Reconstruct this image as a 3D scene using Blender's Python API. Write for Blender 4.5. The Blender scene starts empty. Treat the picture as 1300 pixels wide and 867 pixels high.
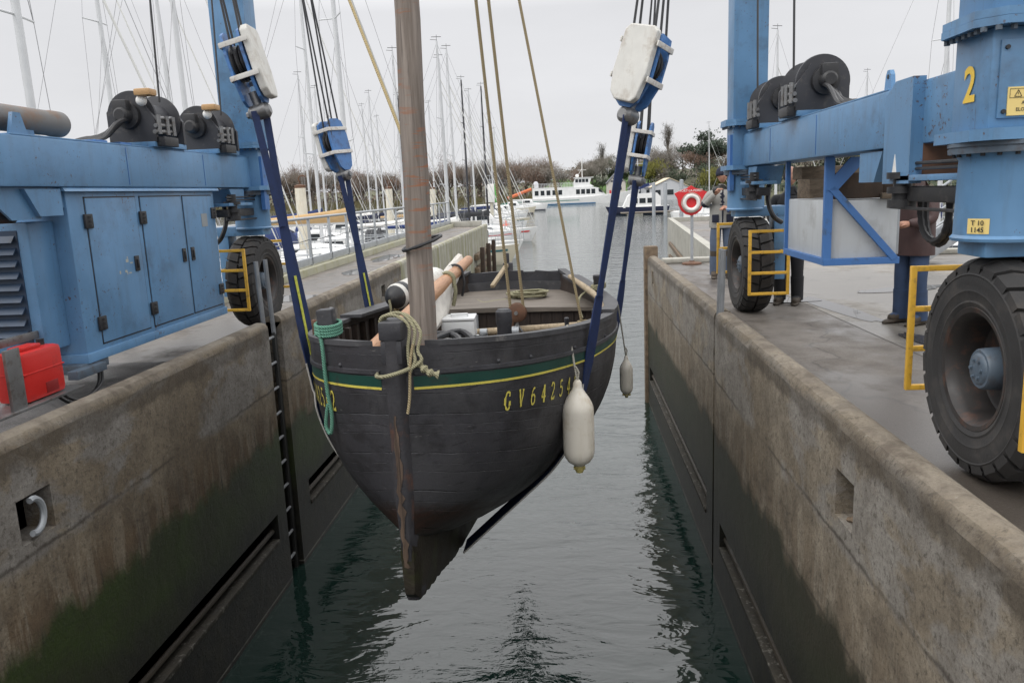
import bpy, bmesh, math, random
from mathutils import Vector, Matrix
random.seed(11)
R = math.radians
sc = bpy.context.scene
col = sc.collection
WATER = -2.85

# ---------------------------------------------------------------- materials
class NT:
    def __init__(s, nt): s.nt = nt
    def n(s, t, **k):
        o = s.nt.nodes.new(t)
        for a, b in k.items():
            if a.startswith('i_'):
                key = a[2:]
                o.inputs[int(key) if key.isdigit() else key.replace('_', ' ')].default_value = b
            else: setattr(o, a, b)
        return o
    def l(s, a, b): s.nt.links.new(a, b)
    def coord(s, kind='Object', scale=(1, 1, 1)):
        tc = s.n('ShaderNodeTexCoord'); mp = s.n('ShaderNodeMapping')
        mp.inputs['Scale'].default_value = scale
        s.l(tc.outputs[kind], mp.inputs['Vector']); return mp.outputs[0]
    def noise(s, vec, scale, detail=5, rough=.6, dist=0):
        o = s.n('ShaderNodeTexNoise'); o.inputs['Scale'].default_value = scale
        o.inputs['Detail'].default_value = detail; o.inputs['Roughness'].default_value = rough
        o.inputs['Distortion'].default_value = dist
        s.l(vec, o.inputs['Vector']); return o.outputs['Fac']
    def ramp(s, fac, pts, interp='LINEAR'):
        o = s.n('ShaderNodeValToRGB'); cr = o.color_ramp; cr.interpolation = interp
        while len(cr.elements) > len(pts): cr.elements.remove(cr.elements[-1])
        while len(cr.elements) < len(pts): cr.elements.new(.5)
        for e, (p, c) in zip(cr.elements, pts):
            e.position = p; e.color = (c, c, c, 1) if not isinstance(c, (tuple, list)) else (*c[:3], 1)
        s.l(fac, o.inputs[0]); return o.outputs[0]
    def math(s, op, a, b=None, clamp=False):
        o = s.n('ShaderNodeMath', operation=op); o.use_clamp = clamp
        for i, v in enumerate((a, b)):
            if v is None: continue
            if isinstance(v, (int, float)): o.inputs[i].default_value = v
            else: s.l(v, o.inputs[i])
        return o.outputs[0]
    def mix(s, fac, a, b, blend='MIX'):
        o = s.n('ShaderNodeMix', data_type='RGBA', blend_type=blend)
        for i, v in ((0, fac), (6, a), (7, b)):
            if isinstance(v, (int, float)): o.inputs[i].default_value = v if i == 0 else (v, v, v, 1)
            elif isinstance(v, (tuple, list)): o.inputs[i].default_value = (*v[:3], 1)
            else: s.l(v, o.inputs[i])
        return o.outputs[2]
    def sep(s, vec):
        o = s.n('ShaderNodeSeparateXYZ'); s.l(vec, o.inputs[0]); return o.outputs
    def bump(s, h, strength, dist=.02):
        o = s.n('ShaderNodeBump'); o.inputs['Strength'].default_value = strength
        o.inputs['Distance'].default_value = dist; s.l(h, o.inputs['Height']); return o.outputs[0]

def base(name):
    m = bpy.data.materials.new(name); m.use_nodes = True
    g = NT(m.node_tree); b = m.node_tree.nodes['Principled BSDF']
    return m, g, b

def pm(name, c, rough=.55, metal=0, var=.18, scale=3., dirt=None, dirt_amt=.5, dirt_scale=6, streak=None, bump=0., bscale=40, spec=.5, chips=False):
    m, g, b = base(name)
    v = g.coord()
    n1 = g.noise(v, scale, 6)
    k = g.ramp(n1, [(.25, 1 - var), (.75, 1 + var)])
    colr = g.mix(1.0, c, k, 'MULTIPLY')
    if dirt:
        n2 = g.noise(v, dirt_scale, 7, .7)
        f = g.ramp(n2, [(.62 - dirt_amt * .25, 0.), (.74, 1.)])
        colr = g.mix(f, colr, dirt)
    if streak:
        v2 = g.coord(scale=(7, 7, .7))
        n3 = g.noise(v2, 2.2, 5, .65)
        f = g.ramp(n3, [(.52, 0.), (.78, .75)])
        colr = g.mix(f, colr, streak)
    if chips:
        fp = g.noise(v, .7, 5, .6, .5)
        colr = g.mix(g.ramp(fp, [(.48, 0.), (.66, .55)]), colr, tuple(min(1, x * 1.25 + .04) for x in c))
        n5 = g.math('ADD', g.math('MULTIPLY', g.noise(v, 34, 5, .7), .7), g.math('MULTIPLY', g.noise(v, 2.5, 4, .6), .3))
        colr = g.mix(g.ramp(n5, [(.605, 0.), (.625, .85)]), colr, (.085, .045, .028))
        v5 = g.coord(scale=(9, 9, .5)); n6 = g.noise(v5, 2.0, 6, .7)
        colr = g.mix(g.ramp(n6, [(.655, 0.), (.72, .6)]), colr, (.075, .058, .05))
    g.l(colr, b.inputs['Base Color'])
    rr = g.ramp(n1, [(.3, max(rough - .1, .03)), (.7, min(rough + .1, 1))])
    g.l(rr, b.inputs['Roughness'])
    b.inputs['Metallic'].default_value = metal
    b.inputs['Specular IOR Level'].default_value = spec
    if bump:
        g.l(g.bump(g.noise(v, bscale, 4), bump, .01), b.inputs['Normal'])
    return m

M = {}
M['blue'] = pm('lift_blue_paint', (.100, .222, .385), .42, var=.16, scale=1.7, dirt=(.07, .125, .20), dirt_amt=.35, dirt_scale=2.3, streak=(.085, .15, .23), bump=.05, chips=True)
M['blue_dark'] = pm('sheave_blue_paint', (.06, .17, .40), .5, dirt=(.04, .03, .025), dirt_amt=.5, dirt_scale=9)
M['blue_truss'] = pm('truss_blue_paint', (.05, .15, .38), .45, var=.1, dirt=(.05, .08, .12), dirt_amt=.2)
M['black'] = pm('black_grease', (.02, .02, .022), .5, var=.3, dirt=(.07, .065, .06), dirt_amt=.3, dirt_scale=14)
M['winch'] = pm('winch_grey', (.035, .036, .042), .5, var=.25, dirt=(.1, .09, .08), dirt_amt=.25, dirt_scale=12)
M['steel'] = pm('worn_steel', (.22, .22, .22), .42, .6, var=.25, dirt=(.10, .07, .05), dirt_amt=.4, dirt_scale=15)
M['galv'] = pm('galvanised_steel', (.36, .38, .40), .5, .35, var=.15, scale=9)
M['rust'] = pm('rust_brown', (.12, .06, .035), .8, var=.35, scale=12)
M['tyre'] = pm('tyre_rubber', (.022, .021, .021), .75, var=.25, scale=5, dirt=(.060, .052, .045), dirt_amt=.45, dirt_scale=5, bump=.15, bscale=60)
M['rim'] = pm('rim_rusty_paint', (.022, .019, .018), .55, var=.3, scale=8, dirt=(.085, .038, .022), dirt_amt=.45, dirt_scale=10)
M['hub'] = pm('hub_blue_grey', (.085, .115, .15), .5, var=.2, dirt=(.07, .055, .05), dirt_amt=.5, dirt_scale=14)
M['yellow'] = pm('safety_yellow_paint', (.62, .36, .04), .5, var=.12, dirt=(.22, .14, .05), dirt_amt=.4, dirt_scale=16)
M['yellow_sign'] = pm('sign_yellow', (.72, .55, .2), .5, var=.06)
M['yellow_num'] = pm('number_yellow', (.75, .50, .06), .5, var=.06)
M['ink'] = pm('sign_ink', (.025, .025, .025), .6, var=.05)
M['greybox'] = pm('tank_grey_plate', (.47, .49, .50), .5, var=.1, scale=1.6, dirt=(.3, .3, .29), dirt_amt=.3, dirt_scale=2, streak=(.38, .38, .37))
M['baulk'] = pm('old_timber', (.16, .115, .075), .85, var=.5, scale=9, dirt=(.05, .035, .025), dirt_amt=.6, dirt_scale=7, bump=.6, bscale=30)
M['baulk_dark'] = pm('dark_timber', (.05, .034, .024), .85, var=.45, scale=5, bump=.4, bscale=22)
M['red'] = pm('red_plastic', (.52, .022, .018), .38, var=.1, dirt=(.25, .03, .025), dirt_amt=.2)
M['white_pad'] = pm('white_pad', (.62, .61, .57), .65, var=.12, scale=5, dirt=(.36, .31, .25), dirt_amt=.45, dirt_scale=6, streak=(.42, .38, .33))
M['strap'] = pm('white_strap', (.62, .60, .56), .7, var=.12, dirt=(.3, .2, .13), dirt_amt=.4, dirt_scale=18)
M['wire'] = pm('steel_wire', (.05, .05, .052), .5, .4)
M['sling'] = pm('sling_blue_webbing', (.007, .022, .088), .7, var=.4, scale=7, dirt=(.012, .016, .03), dirt_amt=.55, dirt_scale=7, bump=.3, bscale=120)
M['sling_edge'] = pm('sling_edge_grey', (.42, .41, .38), .8, var=.15, scale=20)
M['sling_tag'] = pm('sling_yellow_tag', (.45, .47, .07), .7, var=.35, scale=40)
M['tan'] = pm('tan_plastic', (.45, .27, .12), .5, var=.1)
M['roller'] = pm('roller_grey', (.16, .155, .15), .7, var=.2, dirt=(.19, .10, .05), dirt_amt=.5, dirt_scale=4)
M['hullwhite'] = pm('gelcoat_white', (.78, .78, .77), .3, var=.06, scale=1, dirt=(.5, .5, .47), dirt_amt=.15, dirt_scale=2)
M['cream'] = pm('gelcoat_cream', (.62, .57, .45), .35, var=.06, scale=1)
M['deckgrey'] = pm('deck_light_grey', (.55, .55, .53), .6, var=.1, scale=2)
M['teal'] = pm('antifoul_teal', (.02, .11, .13), .5, var=.1)
M['navy'] = pm('canvas_navy', (.012, .017, .045), .8, var=.2)
M['royal'] = pm('canvas_royal_blue', (.014, .03, .11), .8, var=.2)
M['beige'] = pm('canvas_beige', (.50, .33, .16), .85, var=.15)
M['charcoal'] = pm('canvas_charcoal', (.03, .032, .036), .8, var=.2)
M['greencanvas'] = pm('canvas_green', (.015, .075, .055), .8, var=.2)
M['mastalu'] = pm('mast_aluminium', (.58, .59, .60), .4, .2, var=.06)
M['mastblack'] = pm('mast_carbon', (.03, .03, .035), .4, var=.1)
M['rig'] = pm('rigging_wire', (.30, .30, .31), .5, .3)
M['glassdark'] = pm('dark_window', (.02, .025, .03), .12, var=.1)
M['orange'] = pm('buoy_orange', (.80, .10, .03), .5, var=.08)
M['piling'] = pm('piling_white', (.60, .57, .48), .6, var=.12, scale=2, streak=(.42, .30, .13))
M['skin'] = pm('skin', (.42, .22, .15), .55, var=.08)
M['jeans'] = pm('denim', (.035, .06, .12), .85, var=.3, scale=9)
M['jeans_pale'] = pm('denim_washed', (.075, .10, .15), .85, var=.25, scale=9)
M['fleece'] = pm('fleece_grey', (.30, .295, .275), .95, var=.12, scale=20, bump=.3, bscale=90)
M['navycloth'] = pm('navy_cloth', (.014, .017, .034), .9, var=.2, scale=12)
M['brownjacket'] = pm('brown_jacket', (.065, .036, .034), .6, var=.25, scale=9, bump=.2, bscale=18)
M['boot'] = pm('boot_leather', (.055, .042, .03), .7, var=.3, scale=12)
M['darkcloth'] = pm('dark_cloth', (.02, .02, .022), .85, var=.25)
M['lifered'] = pm('lifebuoy_red', (.62, .025, .03), .5, var=.08)
M['whiteplain'] = pm('white_plastic', (.72, .71, .68), .5, var=.06)
M['hullblack'] = None

def mat_timber(name, ca, cb, axis=2, rough=.75, scale=1.0, bump=.35, rustm=False):
    m, g, b = base(name)
    s = [9 * scale] * 3; s[axis] = .55 * scale
    v = g.coord(scale=tuple(s)); n = g.noise(v, 2.4, 7, .65, .4)
    s2 = [34 * scale] * 3; s2[axis] = .8 * scale
    n2 = g.noise(g.coord(scale=tuple(s2)), 1.5, 4)
    n0 = g.noise(g.coord(), 1.3, 3)
    c = g.mix(g.ramp(n, [(.3, 0.), (.7, 1.)]), ca, cb)
    c = g.mix(g.ramp(n2, [(.56, 0.), (.72, .75)]), c, tuple(x * .35 for x in ca))
    c = g.mix(g.ramp(n0, [(.42, 0.), (.75, .4)]), c, tuple(x * .55 for x in cb))
    if rustm:
        vz = g.coord(scale=(1.6, 1.6, 13)); n3 = g.noise(vz, 2.6, 4, .6)
        vb = g.coord(scale=(1, 1, .6)); n4 = g.noise(vb, 2.0, 3)
        f = g.math('MULTIPLY', g.ramp(n3, [(.565, 0.), (.63, 1.)]), g.ramp(n4, [(.44, 0.), (.56, 1.)]))
        f = g.math('MULTIPLY', f, .75)
        c = g.mix(f, c, (.30, .10, .035))
    g.l(c, b.inputs['Base Color']); b.inputs['Roughness'].default_value = rough
    g.l(g.bump(g.math('ADD', n, n2), bump, .01), b.inputs['Normal'])
    return m
M['mast'] = mat_timber('weathered_mast_wood', (.115, .09, .072), (.30, .255, .22), 2, rustm=True)
M['spar'] = mat_timber('varnished_spar', (.34, .16, .075), (.50, .28, .15), 1, .5)
M['deckwood'] = mat_timber('weathered_deck_wood', (.10, .083, .066), (.215, .185, .155), 0)
M['bulkwood'] = mat_timber('dark_stained_boards', (.018, .013, .011), (.05, .034, .026), 2, .6)
M['pale_pole'] = mat_timber('pale_pole', (.28, .21, .13), (.42, .34, .23), 1)

def mat_rope(name, ca, cb):
    m, g, b = base(name)
    w = g.n('ShaderNodeTexWave'); w.inputs['Scale'].default_value = 34; w.inputs['Distortion'].default_value = 1.5
    w.bands_direction = 'DIAGONAL'
    g.l(g.coord(), w.inputs['Vector'])
    g.l(g.mix(w.outputs['Fac'], ca, cb), b.inputs['Base Color']); b.inputs['Roughness'].default_value = .9
    g.l(g.bump(w.outputs['Fac'], .6, .006), b.inputs['Normal']); return m
M['rope'] = mat_rope('hemp_rope', (.20, .15, .075), (.40, .33, .20))
M['rope_old'] = mat_rope('old_grey_rope', (.17, .155, .09), (.36, .34, .22))
M['rope_green'] = mat_rope('green_rope', (.05, .17, .12), (.15, .33, .24))
M['rope_yel'] = mat_rope('yellow_rope', (.34, .26, .12), (.50, .40, .22))
M['rope_thin'] = mat_rope('pale_cord', (.33, .31, .26), (.46, .44, .38))

def mat_hull():
    m, g, b = base('tarred_black_planks')
    uv = g.n('ShaderNodeUVMap'); uv.uv_map = 'planks'
    mp = g.n('ShaderNodeMapping'); g.l(uv.outputs[0], mp.inputs['Vector'])
    s = g.sep(mp.outputs[0])
    nz = g.noise(g.coord(), 3., 4)
    vv = g.math('ADD', g.math('ADD', g.math('MULTIPLY', s[1], .92), g.math('MULTIPLY', g.math('SINE', g.math('MULTIPLY', s[1], 1.9)), .30)), g.math('MULTIPLY', nz, .22))
    fr = g.math('FRACT', vv)
    seam = g.math('MAXIMUM', g.ramp(fr, [(.0, 1.), (.045, 0.)]), g.ramp(fr, [(.965, 0.), (1., 1.)]))
    brk = g.ramp(g.noise(g.coord(scale=(3, 3, 9)), 1.6, 5, .65), [(.44, 0.05), (.60, 1.)])
    seam = g.math('MULTIPLY', seam, brk)
    fl = g.math('FLOOR', vv)
    wn = g.n('ShaderNodeTexWhiteNoise', noise_dimensions='1D'); g.l(fl, wn.inputs['W'])
    c = g.mix(g.ramp(wn.outputs['Value'], [(0, 0.), (1, 1.)]), (.028, .028, .032), (.043, .042, .048))
    n1 = g.noise(g.coord(scale=(1, 1, 2.5)), 2.6, 7, .68)
    c = g.mix(g.ramp(n1, [(.47, 0.), (.60, .85)]), c, (.017, .016, .018))
    n7 = g.noise(g.coord(scale=(1, 1, .5)), 1.3, 8, .7, .4)
    c = g.mix(g.ramp(n7, [(.50, 0.), (.60, .55)]), c, (.062, .061, .064))
    n8 = g.noise(g.coord(scale=(1.5, 1.5, 14)), 3.4, 7, .7)
    c = g.mix(g.ramp(n8, [(.60, 0.), (.66, .7)]), c, (.010, .009, .010))
    n2 = g.noise(g.coord(scale=(1.2, 1.2, 8)), 7, 6, .7)
    c = g.mix(g.ramp(n2, [(.66, 0.), (.71, .8)]), c, (.19, .185, .175))
    n3 = g.noise(g.coord(scale=(6, 6, 1)), 3, 6, .7)
    c = g.mix(g.ramp(n3, [(.66, 0.), (.76, .6)]), c, (.07, .035, .02))
    c = g.mix(g.math('MULTIPLY', seam, .9), c, (.006, .0055, .0055))
    # foul bottom: reddish old antifouling near the keel
    fz = g.math('ADD', s[1], g.math('MULTIPLY', n1, 2.2))
    low = g.ramp(g.math('MULTIPLY', fz, .05), [(.70, 0.), (.755, 1.)])
    c = g.mix(low, c, g.mix(g.ramp(n2, [(.4, 0.), (.6, 1.)]), (.030, .014, .010), (.017, .012, .009)))
    g.l(c, b.inputs['Base Color'])
    g.l(g.ramp(n1, [(.3, .42), (.7, .62)]), b.inputs['Roughness'])
    h = g.math('SUBTRACT', g.math('MULTIPLY', g.noise(g.coord(), 26, 5, .7), .3), seam)
    g.l(g.bump(h, .75, .011), b.inputs['Normal'])
    return m
M['hull'] = mat_hull()
M['tar'] = pm('tarred_black_timber', (.034, .034, .039), .5, var=.3, scale=6, dirt=(.11, .10, .095), dirt_amt=.12, dirt_scale=16, bump=.3, bscale=25)
M['railcap'] = pm('worn_rail_black', (.05, .05, .054), .6, var=.4, scale=7, dirt=(.16, .15, .14), dirt_amt=.25, dirt_scale=9, bump=.2)
M['hullgreen'] = pm('green_band_paint', (.008, .05, .038), .45, var=.2, dirt=(.02, .025, .022), dirt_amt=.3)
M['hullyellow'] = pm('yellow_stripe_paint', (.58, .50, .09), .5, var=.12, dirt=(.28, .23, .06), dirt_amt=.3, dirt_scale=12)
M['keel'] = pm('fouled_keel', (.018, .014, .009), .55, var=.5, scale=5, dirt=(.034, .038, .009), dirt_amt=.45, dirt_scale=4, bump=.4)
M['stem'] = pm('stem_bare_wood', (.034, .033, .037), .55, var=.3, scale=5, dirt=(.13, .055, .03), dirt_amt=.34, dirt_scale=3.2, bump=.3)
M['alu_box'] = pm('equipment_box_white', (.62, .63, .63), .4, var=.06)
M['cloth'] = pm('dirty_white_cloth', (.58, .55, .50), .9, var=.15, scale=7, bump=.3, bscale=14)

def mat_wall(name, green, stain, tide):
    m, g, b = base(name)
    v = g.coord(); z = g.sep(v)[2]
    big = g.noise(v, .8, 6, .6, .4); mid = g.noise(v, 3.0, 10, .72, .3); fine = g.noise(v, 42, 6, .75); gr = g.noise(v, 130, 3, .7)
    st = g.noise(g.coord(scale=(1, 2.2, .30)), 2.4, 9, .70, .35)
    st2 = g.noise(g.coord(scale=(1, 7., .42)), 2.0, 9, .72)
    pat = g.noise(g.coord(scale=(1, .55, 1)), 1.6, 8, .62, .5)
    def mr(q, a, c):
        o = g.n('ShaderNodeMapRange'); o.inputs[1].default_value = a; o.inputs[2].default_value = c; g.l(q, o.inputs[0]); return o.outputs[0]
    def band(lo, hi, sft, q): return g.math('MULTIPLY', mr(q, lo, lo + sft), mr(q, hi, hi - sft))
    M_ = lambda a, c: g.math('MULTIPLY', a, c)
    # warm brown shuttered concrete, greyer where the skim coat survives
    c = g.mix(g.ramp(big, [(.36, 0.), (.64, 1.)]), (.150, .116, .076), (.255, .210, .150)) if green else g.mix(g.ramp(big, [(.36, 0.), (.64, 1.)]), (.205, .165, .115), (.32, .275, .210))
    c = g.mix(g.ramp(mid, [(.40, 0.), (.66, .8)]), c, (.085, .066, .046))
    zr_ = g.math('ADD', z, M_(g.math('SUBTRACT', pat, .5), .55))
    skim = M_(band(-.55, .26, .07, zr_), g.ramp(pat, [(.46, 0.), (.52, .85)]))
    c = g.mix(skim, c, g.mix(g.ramp(mid, [(.38, 0.), (.62, 1.)]), (.235, .222, .205), (.145, .132, .118)) if green else g.mix(g.ramp(mid, [(.38, 0.), (.62, 1.)]), (.275, .258, .232), (.18, .162, .14)))
    # fine aggregate and pits
    pit = g.noise(v, 17, 10, .78)
    c = g.mix(g.ramp(pit, [(.535, 0.), (.60, .65)]), c, (.050, .039, .028))
    c = g.mix(g.ramp(pit, [(.36, .45), (.43, 0.)]), c, (.34, .305, .25))
    c = g.mix(g.ramp(fine, [(.50, 0.), (.66, .6)]), c, (.055, .045, .035))
    c = g.mix(g.ramp(gr, [(.58, 0.), (.7, .35)]), c, (.32, .29, .25))
    # rusty and black run-off
    zz = g.math('ADD', z, M_(st, .9))
    c = g.mix(M_(band(-1.15, -.02, .35, zz), g.ramp(st, [(.47, 0.), (.53, stain)])), c, g.mix(g.ramp(mid, [(.4, 0.), (.6, 1.)]), (.098, .058, .026), (.066, .042, .022)))
    c = g.mix(M_(band(-1.5, -.25, .3, zz), g.ramp(st2, [(.55, 0.), (.62, .8 if green else .45)])), c, (.030, .027, .024))
    c = g.mix(M_(band(-1.3, .3, .3, z), g.ramp(st2, [(.30, .7), (.35, 0.)])), c, (.30, .27, .215))
    # white bird-lime runs and lichen
    v3 = g.noise(g.coord(scale=(1, 9, 1.0)), 1.6, 6, .75)
    c = g.mix(M_(band(-.55, .2, .1, z), g.ramp(v3, [(.705, 0.), (.735, .8)])), c, (.42, .41, .38))
    c = g.mix(g.ramp(g.noise(v, 15, 4, .6), [(.70, 0.), (.73, .5)]), c, (.40, .38, .32))
    # dirt under the coping
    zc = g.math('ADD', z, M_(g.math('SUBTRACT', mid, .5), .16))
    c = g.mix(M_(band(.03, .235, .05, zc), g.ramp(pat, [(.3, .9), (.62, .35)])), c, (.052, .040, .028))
    c = g.mix(mr(zc, .215, .25), c, g.mix(g.ramp(mid, [(.42, 0.), (.60, 1.)]), (.215, .185, .145), (.11, .088, .066)))
    # pour joints with ragged edges
    for zj, aa in ((-.50, .75), (-1.12, .55)):
        d = g.math('ABSOLUTE', g.math('SUBTRACT', z, g.math('ADD', zj, M_(g.math('SUBTRACT', mid, .5), .10))))
        c = g.mix(M_(g.ramp(d, [(.003, aa), (.022, 0.)]), g.ramp(big, [(.35, .25), (.55, 1.)])), c, (.040, .030, .022))
    # tidal growth, with a ragged but definite upper line
    gz = g.math('ADD', z, g.math('ADD', M_(g.math('SUBTRACT', g.noise(g.coord(scale=(1, 1.2, .5)), 1.6, 9, .68), .5), .75), M_(g.math('SUBTRACT', mid, .5), .25)))
    q1 = mr(gz, tide + .07, tide - .07)
    gcol = g.mix(g.ramp(pat, [(.36, 0.), (.60, 1.)]), (.020, .024, .008), (.026, .047, .004) if green else (.030, .027, .014))
    gcol = g.mix(g.ramp(fine, [(.48, 0.), (.62, .6)]), gcol, (.010, .011, .006))
    c = g.mix(g.math('MULTIPLY', q1, .96), c, gcol)
    q2 = mr(gz, tide - .45, tide - .95)
    c = g.mix(q2, c, g.mix(g.ramp(mid, [(.45, 0.), (.65, 1.)]), (.009, .0085, .006), (.022, .020, .010)))
    d = g.math('ABSOLUTE', g.math('SUBTRACT', z, WATER + .05))
    c = g.mix(M_(g.ramp(d, [(.004, 1.), (.010, 0.)]), g.ramp(mid, [(.38, .1), (.5, .8)])), c, (.26, .25, .22))
    g.l(c, b.inputs['Base Color'])
    g.l(g.mix(q1, .88, .5), b.inputs['Roughness'])
    h = g.math('ADD', M_(mid, 1.2), g.math('ADD', M_(fine, .35), M_(pit, .5)))
    g.l(g.bump(h, .7, .022), b.inputs['Normal'])
    return m
M['wallL'] = mat_wall('stained_green_concrete', True, .72, -1.02)
M['wallR'] = mat_wall('stained_grey_concrete', False, .35, -1.1)
def mat_jetty():
    m, g, b = base('jetty_algae_concrete')
    v = g.coord(); z = g.sep(v)[2]
    mid = g.noise(v, 2.2, 6, .65); st = g.noise(g.coord(scale=(1, 1.3, .16)), 1.6, 5, .65); st2 = g.noise(g.coord(scale=(1, 3.5, .25)), 1.4, 5, .65)
    c = g.mix(g.ramp(mid, [(.35, 0.), (.65, 1.)]), (.27, .26, .215), (.40, .385, .33))
    c = g.mix(g.ramp(st, [(.44, 0.), (.62, .85)]), c, (.20, .19, .085))
    c = g.mix(g.ramp(st2, [(.56, 0.), (.68, .7)]), c, (.13, .13, .045))
    lo = g.n('ShaderNodeMapRange'); lo.inputs[1].default_value = -.9; lo.inputs[2].default_value = -2.2; g.l(g.math('ADD', z, g.math('MULTIPLY', mid, .7)), lo.inputs[0])
    c = g.mix(lo.outputs[0], c, (.07, .075, .025))
    g.l(c, b.inputs['Base Color']); b.inputs['Roughness'].default_value = .85
    g.l(g.bump(mid, .4, .03), b.inputs['Normal']); return m
M['jetty'] = mat_jetty()
M['palewall'] = pm('pale_concrete', (.36, .35, .31), .8, var=.2, scale=1.2, dirt=(.20, .19, .15), dirt_amt=.4, dirt_scale=2, streak=(.27, .26, .22), bump=.15)
M['barnacle'] = pm('barnacled_timber', (.028, .024, .017), .8, var=.5, scale=5, dirt=(.26, .25, .22), dirt_amt=.25, dirt_scale=19, bump=.5)

def mat_quay(name, ca, cb, wet):
    m, g, b = base(name)
    v = g.coord()
    big = g.noise(g.coord(scale=(1, .55, 1)), .55, 5, .6, .3); mid = g.noise(v, 2.1, 6, .65); fine = g.noise(v, 48, 5, .8)
    c = g.mix(g.ramp(big, [(.35, 0.), (.65, 1.)]), ca, cb)
    c = g.mix(g.ramp(mid, [(.48, 0.), (.7, .6)]), c, tuple(x * .55 for x in ca))
    c = g.mix(g.ramp(fine, [(.50, 0.), (.62, .6)]), c, tuple(x * .4 for x in ca))
    c = g.mix(g.ramp(g.noise(v, 90, 2, .6), [(.58, 0.), (.66, .5)]), c, (.26, .24, .22))
    w = g.ramp(g.math('ADD', g.math('MULTIPLY', big, .75), g.math('MULTIPLY', mid, .25)), [(.46 - wet, 1.), (.56 - wet, 0.)])
    c = g.mix(g.math('MULTIPLY', w, .55), c, tuple(x * .45 for x in ca))
    vo = g.n('ShaderNodeTexVoronoi', feature='DISTANCE_TO_EDGE'); vo.inputs['Scale'].default_value = .28
    wv = g.n('ShaderNodeMixRGB') if False else None
    nv = g.n('ShaderNodeVectorMath', operation='ADD'); g.l(v, nv.inputs[0])
    nn = g.n('ShaderNodeTexNoise'); nn.inputs['Scale'].default_value = 1.6; g.l(v, nn.inputs['Vector']); g.l(nn.outputs['Color'], nv.inputs[1])
    g.l(nv.outputs[0], vo.inputs['Vector'])
    c = g.mix(g.ramp(vo.outputs['Distance'], [(.0, .7), (.006, 0.)]), c, (.03, .027, .024))
    g.l(c, b.inputs['Base Color'])
    g.l(g.mix(w, g.ramp(mid, [(.35, .55), (.65, .85)]), .30), b.inputs['Roughness'])
    g.l(g.bump(fine, .25, .006), b.inputs['Normal'])
    return m
M['quayR'] = mat_quay('wet_brown_tarmac', (.098, .083, .070), (.155, .137, .119), .0)
M['yard'] = mat_quay('pale_yard_tarmac', (.17, .152, .13), (.25, .23, .20), -.02)
M['quayL'] = mat_quay('wet_grey_concrete', (.12, .102, .088), (.21, .18, .15), -.01)
M['quayD'] = mat_quay('dark_tarmac', (.055, .052, .052), (.10, .096, .094), .03)

def mat_water():
    m, g, b = base('harbour_water')
    b.inputs['Base Color'].default_value = (.008, .021, .017, 1)
    b.inputs['Roughness'].default_value = .03
    b.inputs['IOR'].default_value = 1.65
    n1 = g.noise(g.coord(scale=(.55, 1.0, 1)), 1.1, 3, .5, .7)
    n2 = g.noise(g.coord(scale=(.55, 1.25, 1)), 3.6, 3, .5, .6)
    n3 = g.noise(g.coord(scale=(.8, 1.2, 1)), 11.0, 3, .55, .5)
    n4 = g.noise(g.coord(), .30, 2)
    h = g.math('ADD', g.math('MULTIPLY', n1, .9), g.math('MULTIPLY', n2, .36))
    h = g.math('ADD', h, g.math('MULTIPLY', g.math('MULTIPLY', n3, .12), g.ramp(n4, [(.45, .12), (.62, 1.5)])))
    g.l(g.bump(h, 1.0, .050), b.inputs['Normal'])
    return m
M['water'] = mat_water()
def mat_puddle():
    m, g, b = base('rain_puddle')
    b.inputs['Base Color'].default_value = (.05, .044, .038, 1); b.inputs['Roughness'].default_value = .015; b.inputs['IOR'].default_value = 1.5
    return m
M['puddle'] = mat_puddle()
M['land'] = pm('shore_earth', (.085, .082, .045), .95, var=.4, scale=.08, dirt=(.06, .085, .03), dirt_amt=.5, dirt_scale=.05)
M['grass'] = pm('field_grass', (.075, .15, .028), .95, var=.25, scale=.06)
M['reeds'] = pm('reed_bank', (.12, .105, .05), .95, var=.4, scale=.3)
M['bark'] = pm('bark_grey_brown', (.10, .085, .07), .95, var=.3, scale=1)
M['twig'] = pm('bare_twigs_brown', (.185, .150, .120), .95, var=.35, scale=.5)
M['twig_grey'] = pm('bare_twigs_grey', (.21, .19, .165), .95, var=.3, scale=.5)
M['twig_red'] = pm('bare_twigs_russet', (.185, .125, .095), .95, var=.35, scale=.5)
M['pine'] = pm('pine_needles', (.032, .048, .030), .9, var=.45, scale=.6)
M['willow'] = pm('willow_new_leaf', (.16, .155, .035), .9, var=.35, scale=.5)
M['ivy'] = pm('evergreen_leaf', (.05, .065, .038), .9, var=.45, scale=.5)
M['render'] = pm('house_render', (.55, .52, .48), .8, var=.06)
M['slate'] = pm('slate_roof', (.10, .10, .115), .7, var=.2)
M['creamroof'] = pm('cream_roof', (.62, .52, .38), .7, var=.05, scale=.2)
M['clad'] = pm('pale_cladding', (.52, .53, .55), .7, var=.08)

M['baulkx'] = mat_timber('sawn_baulk', (.075, .055, .038), (.20, .155, .11), 0, .85)
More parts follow.
